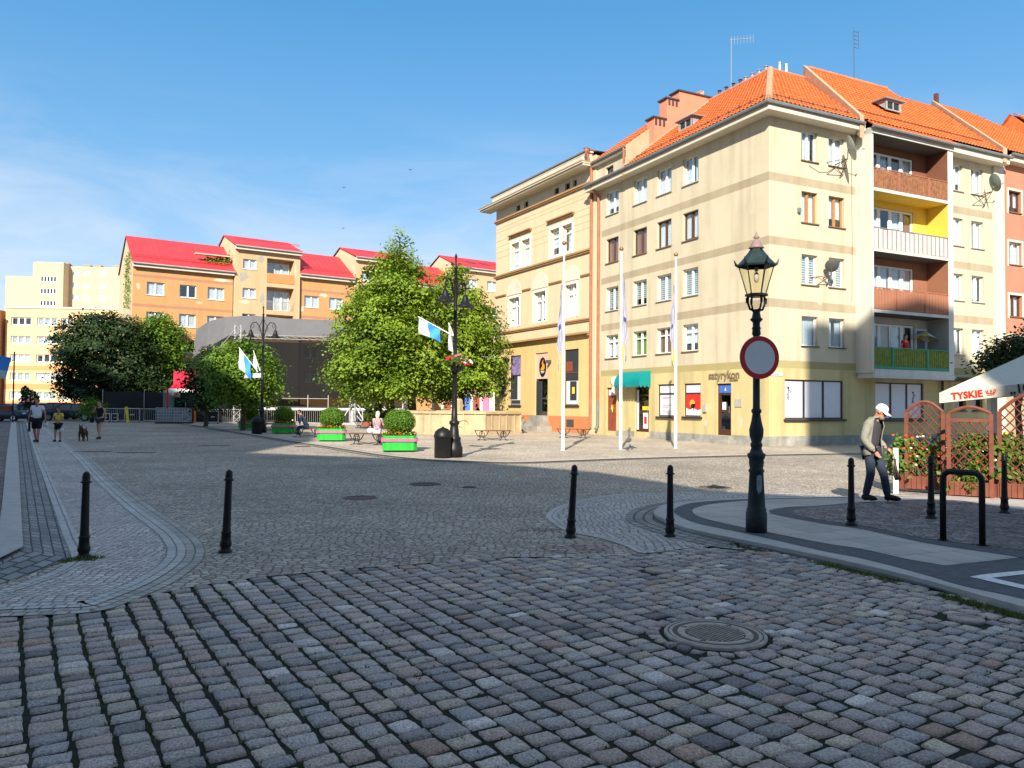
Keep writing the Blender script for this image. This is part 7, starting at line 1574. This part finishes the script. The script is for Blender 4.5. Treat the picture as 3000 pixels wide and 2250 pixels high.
def shoe(o, J, m, r=.05):
    for sd in 'LR':
        a, t = V(J['an'+sd]), V(J['to'+sd]); b = MB(); d = (t-a); d.z = 0; d.normalize(); h = a+V((0, 0, -.02)); zf = min(a.z-.045, t.z)
        b.sphere(tuple(V((a.x, a.y, zf+.03))-d*.0), (.048, .048, .05), 10, 8); m_ = (V((a.x, a.y, zf+.028))+V((t.x, t.y, zf+.028)))/2
        b.tube([V((a.x, a.y, zf+.035))-d*.045, V((a.x, a.y, zf+.04))+d*.04, V((t.x, t.y, zf+.03)), V((t.x, t.y, zf+.022))+d*.06], [.042, .05, .044, .022], 10); b.tube([V((a.x, a.y, zf+.05)), a+V((0, 0, .03))], [.045, .042], 8); b.build('shoe', m, o, True)
def J_stand(**k):
    J = dict(pelvis=(0, 0, .93), waist=(0, .0, 1.08), chest=(0, 0, 1.30), neck=(0, 0, 1.50), head=(0, .02, 1.62), shL=(-.18, 0, 1.42), shR=(.18, 0, 1.42), elL=(-.25, -.02, 1.14), elR=(.25, -.02, 1.14), wrL=(-.27, .08, .90), wrR=(.27, .08, .90), hipL=(-.09, 0, .88), hipR=(.09, 0, .88), knL=(-.10, .02, .49), knR=(.10, .02, .49), anL=(-.10, -.02, .09), anR=(.10, -.02, .09), toL=(-.12, .12, .04), toR=(.12, .12, .04)); J.update(k); return J
TOR = [('pelvis', 'waist'), ('waist', 'chest')]
def top(m, sleeve=45, r=1., nm='shirt', long=False):
    nd = {'pelvis': (.135*r, .115*r), 'waist': (.135*r, .115*r), 'chest': (.17*r, .13*r), 'shL': .072, 'shR': .072}
    ed = TOR+[('chest', 'shL'), ('chest', 'shR')]
    for sd in 'LR':
        if long: nd['el'+sd] = .06; nd['wr'+sd] = .048; ed += [('sh'+sd, 'el'+sd), ('el'+sd, 'wr'+sd)]
        elif sleeve: nd['sh%s#el%s#%d' % (sd, sd, sleeve)] = .065; ed += [('sh'+sd, 'sh%s#el%s#%d' % (sd, sd, sleeve))]
    return (nm, m, nd, ed)
def pants(m, pct=None, r=1., nm='trousers'):
    nd = {'pelvis': .14*r}; ed = []
    for sd in 'LR':
        nd['hip'+sd] = .10*r; ed.append(('pelvis', 'hip'+sd))
        if pct is None: nd['kn'+sd] = .075*r; nd['an'+sd] = .062*r; ed += [('hip'+sd, 'kn'+sd), ('kn'+sd, 'an'+sd)]
        else: k = 'hip%s#kn%s#%d' % (sd, sd, pct); nd[k] = .092*r; ed += [('hip'+sd, k)]
    return (nm, m, nd, ed)
M_tw = mat('shirt_white', (.66, .68, .75), .9, .05, 6); M_ty = mat('shirt_yellow', (.60, .50, .07), .9, .1, 6); M_bk = mat('cloth_black', (.012, .012, .015), .9); M_dn = mat('denim', (.032, .044, .068), .9, .2, 12, .3, 80); M_nv = mat('cloth_navy', (.02, .05, .10), .9, .15, 8); M_kh = mat('jacket_khaki', (.25, .24, .20), .9, .15, 7, .3, 40); M_ds = mat('shirt_grey', (.055, .05, .06), .9, .1, 10)
M_hr = mat('hair_brown', (.05, .025, .015), .7, .2, 20); M_hg = mat('hair_white', (.6, .55, .5), .8, .1, 20); M_sh = mat('shoe_black', (.015, .012, .012), .6); M_shw = mat('shoe_white', (.6, .6, .62), .6)
# man in white T-shirt
J = J_stand(knL=(-.10, .10, .50), anL=(-.09, .12, .10), toL=(-.11, .25, .05), knR=(.10, -.02, .50), anR=(.09, -.16, .12), toR=(.10, -.03, .05), wrR=(.30, .02, .92), wrL=(-.33, .05, .92), elL=(-.28, -.02, 1.16), elR=(.27, -.03, 1.16))
o = person(gz(107, 1298), PI+.15, J, 'heavy-set man in white T-shirt and black shorts walking on the pale paving', [top(M_tw, 55, 1.22), pants(M_bk, 92, 1.2, 'shorts')], s=1.0, skinm=M_skin2, hair=(M_hr, 'short')); shoe(o, J, M_sh)
# boy
J = J_stand(wrL=(-.10, .22, 1.12), wrR=(.08, .22, 1.10), elL=(-.26, .06, 1.12), elR=(.26, .06, 1.12), knR=(.10, .08, .5), anR=(.09, .10, .10), toR=(.1, .22, .05))
o = person(gz(170, 1296), PI, J, 'child in yellow T-shirt and black shorts walking beside the man in white', [top(M_ty, 50, 1.0), pants(M_bk, 75, 1.0, 'shorts')], s=.80, skinm=M_skin2, hair=(M_hr, 'short')); shoe(o, J, M_sh)
# woman with phone
J = J_stand(wrR=(.10, .24, 1.40), elR=(.30, .05, 1.22), wrL=(-.28, .02, .88), knL=(-.09, .12, .50), anL=(-.07, .14, .11), toL=(-.07, .27, .05), knR=(.08, 0, .5), anR=(.06, -.12, .12), toR=(.06, .0, .04), head=(.01, .04, 1.62))
o = person(gz(291, 1288), PI-.1, J, 'woman in black top and denim shorts raising a hand while walking', [top(M_bk, 0, .92, 'top'), pants(M_dn, 40, .98, 'shorts')], s=.96, hair=(M_hr, 'bun')); shoe(o, J, M_sh)
b = MB(); b.sphere((0, 0, 0), (.10, .05, .13), 10, 8); b.tube([(0, 0, .12), (.03, .02, .45)], .012, 5); o = b.build('handbag', M_bk, None, True, loc=(gz(291, 1288)[0]-.33, gz(291, 1288)[1]-.02, .85)); tag(o, 'black handbag hanging at the side of the walking woman', 'bag')
# plastic bags carried by man and child
for (x, y_), z, l in (((135, 1298), .78, 'small white bag in the hand of the man in the white T-shirt'), ((181, 1296), .55, 'white carrier bag at the leg of the child in yellow')):
    p = gz(x, y_); b = MB(); b.sphere((0, 0, -.06), (.10, .06, .10), 10, 8); b.tube([(-.04, 0, .02), (-.01, 0, .14)], .01, 4); b.tube([(.04, 0, .02), (-.01, 0, .14)], .01, 4); o = b.build('carrier_bag', M_shw, None, True, loc=(p[0], p[1]-.05, z)); tag(o, l, 'bag')
# dog, facing the camera
dg_ = empty('dog', gz(243, 1293), PI+.25); NN = {'hip': ((0, -.26, .44), .095), 'mid': ((0, -.05, .42), .085), 'chest': ((0, .18, .43), .115), 'neck': ((0, .30, .55), .075), 'head': ((0, .37, .62), .075), 'muz': ((0, .50, .58), .035), 'tail': ((0, -.40, .50), .025), 'tail2': ((0, -.52, .60), .018)}
EE = [('hip', 'mid'), ('mid', 'chest'), ('chest', 'neck'), ('neck', 'head'), ('head', 'muz'), ('hip', 'tail'), ('tail', 'tail2')]
for sd, x in (('a', -.09), ('b', .09)):
    NN.update({'s'+sd: ((x, .20, .32), .055), 'e'+sd: ((x, .17, .17), .032), 'f'+sd: ((x, .20, .04), .028), 'p'+sd: ((x, .25, .025), .028), 'h'+sd: ((x, -.24, .32), .065), 'k'+sd: ((x, -.18, .24), .045), 'c'+sd: ((x, -.34, .14), .028), 'q'+sd: ((x, -.31, .03), .026), 'r'+sd: ((x, -.25, .025), .026)})
    EE += [('chest', 's'+sd), ('s'+sd, 'e'+sd), ('e'+sd, 'f'+sd), ('f'+sd, 'p'+sd), ('hip', 'h'+sd), ('h'+sd, 'k'+sd), ('k'+sd, 'c'+sd), ('c'+sd, 'q'+sd), ('q'+sd, 'r'+sd)]
ear = tube_mesh(lambda b: [b.tube([(x*.05, .34, .66), (x*.075, .33, .74)], [.03, .006], 6) for x in (-1, 1)])
me = fuse([skin(NN, EE), ear], .012); me.materials.append(mat('dog_fur', (.09, .045, .025), .9, .5, 9, .6, 60)); link('body', me, dg_); tag(dg_, 'brown shaggy dog trotting between the child and the woman', 'dog')
# seated figures
def J_sit(lean=.0, **k):
    J = dict(pelvis=(0, 0, .53), waist=(0, lean*.3, .70), chest=(0, lean*.7, .92), neck=(0, lean*1.1, 1.10), head=(0, lean*1.3+.02, 1.22), shL=(-.17, lean*.9, 1.02), shR=(.17, lean*.9, 1.02), elL=(-.22, lean+.08, .78), elR=(.22, lean+.08, .78), wrL=(-.12, .34, .68), wrR=(.12, .34, .68), hipL=(-.09, .02, .52), hipR=(.09, .02, .52), knL=(-.11, .42, .50), knR=(.11, .42, .50), anL=(-.11, .44, .10), anR=(.11, .44, .10), toL=(-.12, .58, .05), toR=(.12, .58, .05)); J.update(k); return J
p = gz(893, 1281); J = J_sit(.28)
o = person((p[0]+.1, p[1], 0), rad(105), J, 'person in dark blue jacket and jeans bent forward on a shaded bench', [top(M_nv, 0, 1.1, 'jacket', True), pants(M_dn, None, .95)], hair=(M_hr, 'short'), s=1.0); shoe(o, J, M_shw)
M_fl = mosaic('floral_blouse', (.50, .38, .42), 26, .4, .6, .1, .0, 1., (.30, .12, .18))
p = gz(1105, 1303); J = J_sit(.02)
o = person((p[0], p[1], 0), rad(-15), J, 'white-haired woman in patterned blouse sitting with her back turned on a bench', [top(M_fl, 60, 1.2, 'blouse'), pants(M_shw, None, 1.0)], hair=(M_hg, 'long'), s=1.0); shoe(o, J, M_sh)
b = MB(); b.sphere((0, 0, .1), (.14, .07, .11), 10, 8); b.tube([(-.06, 0, .18), (0, 0, .28), (.06, 0, .18)], .012, 5); o = b.build('white_bag', M_shw, None, True, loc=(p[0]-.28, p[1]-.08, .465)); tag(o, 'white bag on the bench beside the woman in the patterned blouse', 'bag')
p = gz(1402, 1252); J = J_sit(.2); o = person((p[0], p[1]+2.5, .35), rad(80), J, 'small dark seated figure beyond the right part of the fountain rim', [top(M_nv, 0, 1.1, 'jacket', True), pants(M_bk, None)], hair=(M_hr, 'short')); shoe(o, J, M_sh)
p = gz(1182, 1262); J = J_stand(); o = person((p[0], p[1]+1, 0), rad(150), J, 'standing person with white cap seen over the nearest clipped bush', [top(M_tw, 50, 1.05), pants(M_dn)], s=.93, cap=M_white); shoe(o, J, M_sh)
# woman on the balcony
w_ = Matrix.Rotation(U26, 3, 'Z') @ V((7.9, -.45, 0))+V((*C0, 3.38)); J = J_stand(); o = person(w_, PI+U26, J, 'woman in red top standing on the lowest balcony behind the green reed screen', [top(mat('top_red', (.55, .02, .03), .9), 50, 1.05), pants(M_bk)], s=.95, hair=(M_hr, 'short'))
w_ = Matrix.Rotation(U26, 3, 'Z') @ V((9.55, -.35, 0))+V((*C0, 3.38)); o = empty('balcony_parasol', w_); b = MB(); n = 10
for k in range(n):
    a0, a1 = 2*PI*k/n, 2*PI*(k+1)/n; b.poly([(math.cos(a0)*.80, math.sin(a0)*.42, 1.60), (math.cos(a1)*.80, math.sin(a1)*.42, 1.60), (0, 0, 1.98)], k % 2)
b.build('canopy', [mat('parasol_yellow', (.55, .42, .06), .8), M_flagw], o, rot=(rad(-8), rad(8), U26)); b = MB(); b.tube([(0, 0, 0), (0, 0, 1.95)], .02); b.build('pole', M_lead, o); tag(o, 'yellow and white sunshade on the lowest balcony', 'parasol')
# ---- the walking old man on the right
J = dict(pelvis=(0, -.02, .90), waist=(0, -.03, 1.05), chest=(0, .0, 1.24), neck=(0, .06, 1.42), head=(0, .13, 1.525), shL=(-.18, .0, 1.335), shR=(.18, .0, 1.335), elL=(-.26, -.06, 1.07), elR=(.25, -.06, 1.07), wrL=(-.22, .14, .90), wrR=(.19, .10, .86), hipL=(-.09, -.02, .85), hipR=(.09, -.02, .85), knL=(-.11, .13, .48), knR=(.10, .0, .48), anL=(-.12, .19, .095), anR=(.11, -.09, .095), toL=(-.13, .33, .05), toR=(.13, .05, .05), curlL=(0, .5, -.2), curlR=(0, .6, -.2))
mp_ = V((6.12, 13.25, .06)); th = rad(-136)
sk = mat('skin_old', (.50, .22, .14), .65, .15, 14)
o = person(mp_, th, J, 'old man in white cap, open khaki jacket and jeans walking with bowed head', [('shirt', M_ds, {'pelvis': (.14, .12), 'waist': (.145, .125), 'chest': (.17, .135), 'neck': .07, 'shL': .078, 'shR': .078}, TOR+[('chest', 'neck'), ('chest', 'shL'), ('chest', 'shR')]), pants(M_dn, None, .98)], vox=.008, skinm=sk, cap=mat('cap_white', (.80, .74, .72), .8, .05, 8, .2, 40), head=(0, 1, -.5), hair=(M_hg, 'short'))
shoe(o, J, M_sh)
# beard and glasses
b = MB(); hd = V(J['head']); fw = V((0, 1, -.5)).normalized(); up_ = V((1, 0, 0)).cross(fw).normalized()
b.sphere(tuple(hd+fw*.055-up_*.085), (.055, .05, .045), 12, 8); b.sphere(tuple(hd+fw*.085-up_*.04), (.035, .016, .012), 8, 6); b.build('beard', mat('beard_grey', (.24, .20, .15), .9, .2, 60, .5, 90), o, True)
# jacket: open-fronted shell
b = MB(); rings = [(.80, .205, .165, -.02, 46), (.92, .195, .16, -.02, 44), (1.05, .19, .155, -.03, 40), (1.18, .195, .165, -.02, 38), (1.28, .215, .165, .0, 38), (1.35, .22, .14, .015, 40), (1.40, .15, .115, .035, 44), (1.44, .09, .09, .04, 50)]
n = 26; prev = None
for z, rx, ry, cy, op in rings:
    row = []; 
    for i in range(n+1):
        a = rad(90-24+op)+(2*PI-2*rad(op))*i/n; wv = 1+.03*math.sin(a*5+z*9)+.02*math.sin(z*40); row.append(b.vert((math.cos(a)*rx*wv, cy+math.sin(a)*ry*wv, z+(.012*math.sin(a*3) if z < .85 else 0))))
    if prev:
        for i in range(n): b.face((prev[i], prev[i+1], row[i+1], row[i]))
    prev = row
jk = b.build('jacket', M_kh, o, True); sm_ = jk.modifiers.new('t', 'SOLIDIFY'); sm_.thickness = .012; bake(jk)
sl = skin({'0': (tuple(V(J['shL']).lerp(V(J['neck']), .35)), .075), 'a': (J['shL'], .088), 'b': (J['elL'], .068), 'c': (tuple(V(J['elL']).lerp(V(J['wrL']), .5)), .060), 'd': (tuple(V(J['elL']).lerp(V(J['wrL']), .92)), .052)}, [('0', 'a'), ('a', 'b'), ('b', 'c'), ('c', 'd')]); sl.materials.clear(); sl.materials.append(M_kh); link('sleeve', sl, o)
sl = skin({'0': (tuple(V(J['shR']).lerp(V(J['neck']), .35)), .075), 'a': (J['shR'], .088), 'b': (J['elR'], .068), 'c': (tuple(V(J['elR']).lerp(V(J['wrR']), .5)), .060), 'd': (tuple(V(J['elR']).lerp(V(J['wrR']), .92)), .052)}, [('0', 'a'), ('a', 'b'), ('b', 'c'), ('c', 'd')]); sl.materials.clear(); sl.materials.append(M_kh); link('sleeve', sl, o)
b = MB(); b.tube([(math.cos(a)*.09, .05+math.sin(a)*.085, 1.425+.02*math.sin(a)) for a in [rad(60-300*i/12) for i in range(13)]], .022, 6); b.build('collar', M_kh, o, True)
# patterned bag hanging from his far hand
wl = V(J['wrL']); b = MB(); b.tube([(0, 0, 0), (.02, .03, -.12)], .008, 5); b.tube([(0, 0, 0), (-.03, .02, -.12)], .008, 5); b.tube([(0, .02, -.10), (.0, .02, -.22), (.0, .05, -.38), (.0, .07, -.46)], [.03, .06, .085, .05], 8, ry=.035); q = Matrix.Rotation(th, 3, 'Z') @ (wl+V((0, .10, -.06)))+mp_
o2 = b.build('shopping_bag', mosaic('bag_pattern', (.20, .15, .10), 30, .3, .9, .1, 0, 1, (.03, .03, .03)), None, True, loc=q, rot=th); tag(o2, 'small patterned bag hanging from the hand of the old man', 'bag')

o = empty('deep_shade_panel', (-34.5, 66, 0)); b = MB(); b.box((0, 0, 0), (7.0, .15, 2.5)); b.box((9.6, .4, 0), (13.4, .55, 2.6)); b.build('shading', M_blk, o); b = MB()  # added black panels imitate the deep shade under the left trees
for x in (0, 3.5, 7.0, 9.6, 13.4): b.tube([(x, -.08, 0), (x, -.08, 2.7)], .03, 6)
b.build('poles', M_tarpw, o); tag(o, 'dark cloth panels on poles, added to imitate deep shade behind the flight cases and water tanks', 'screen')
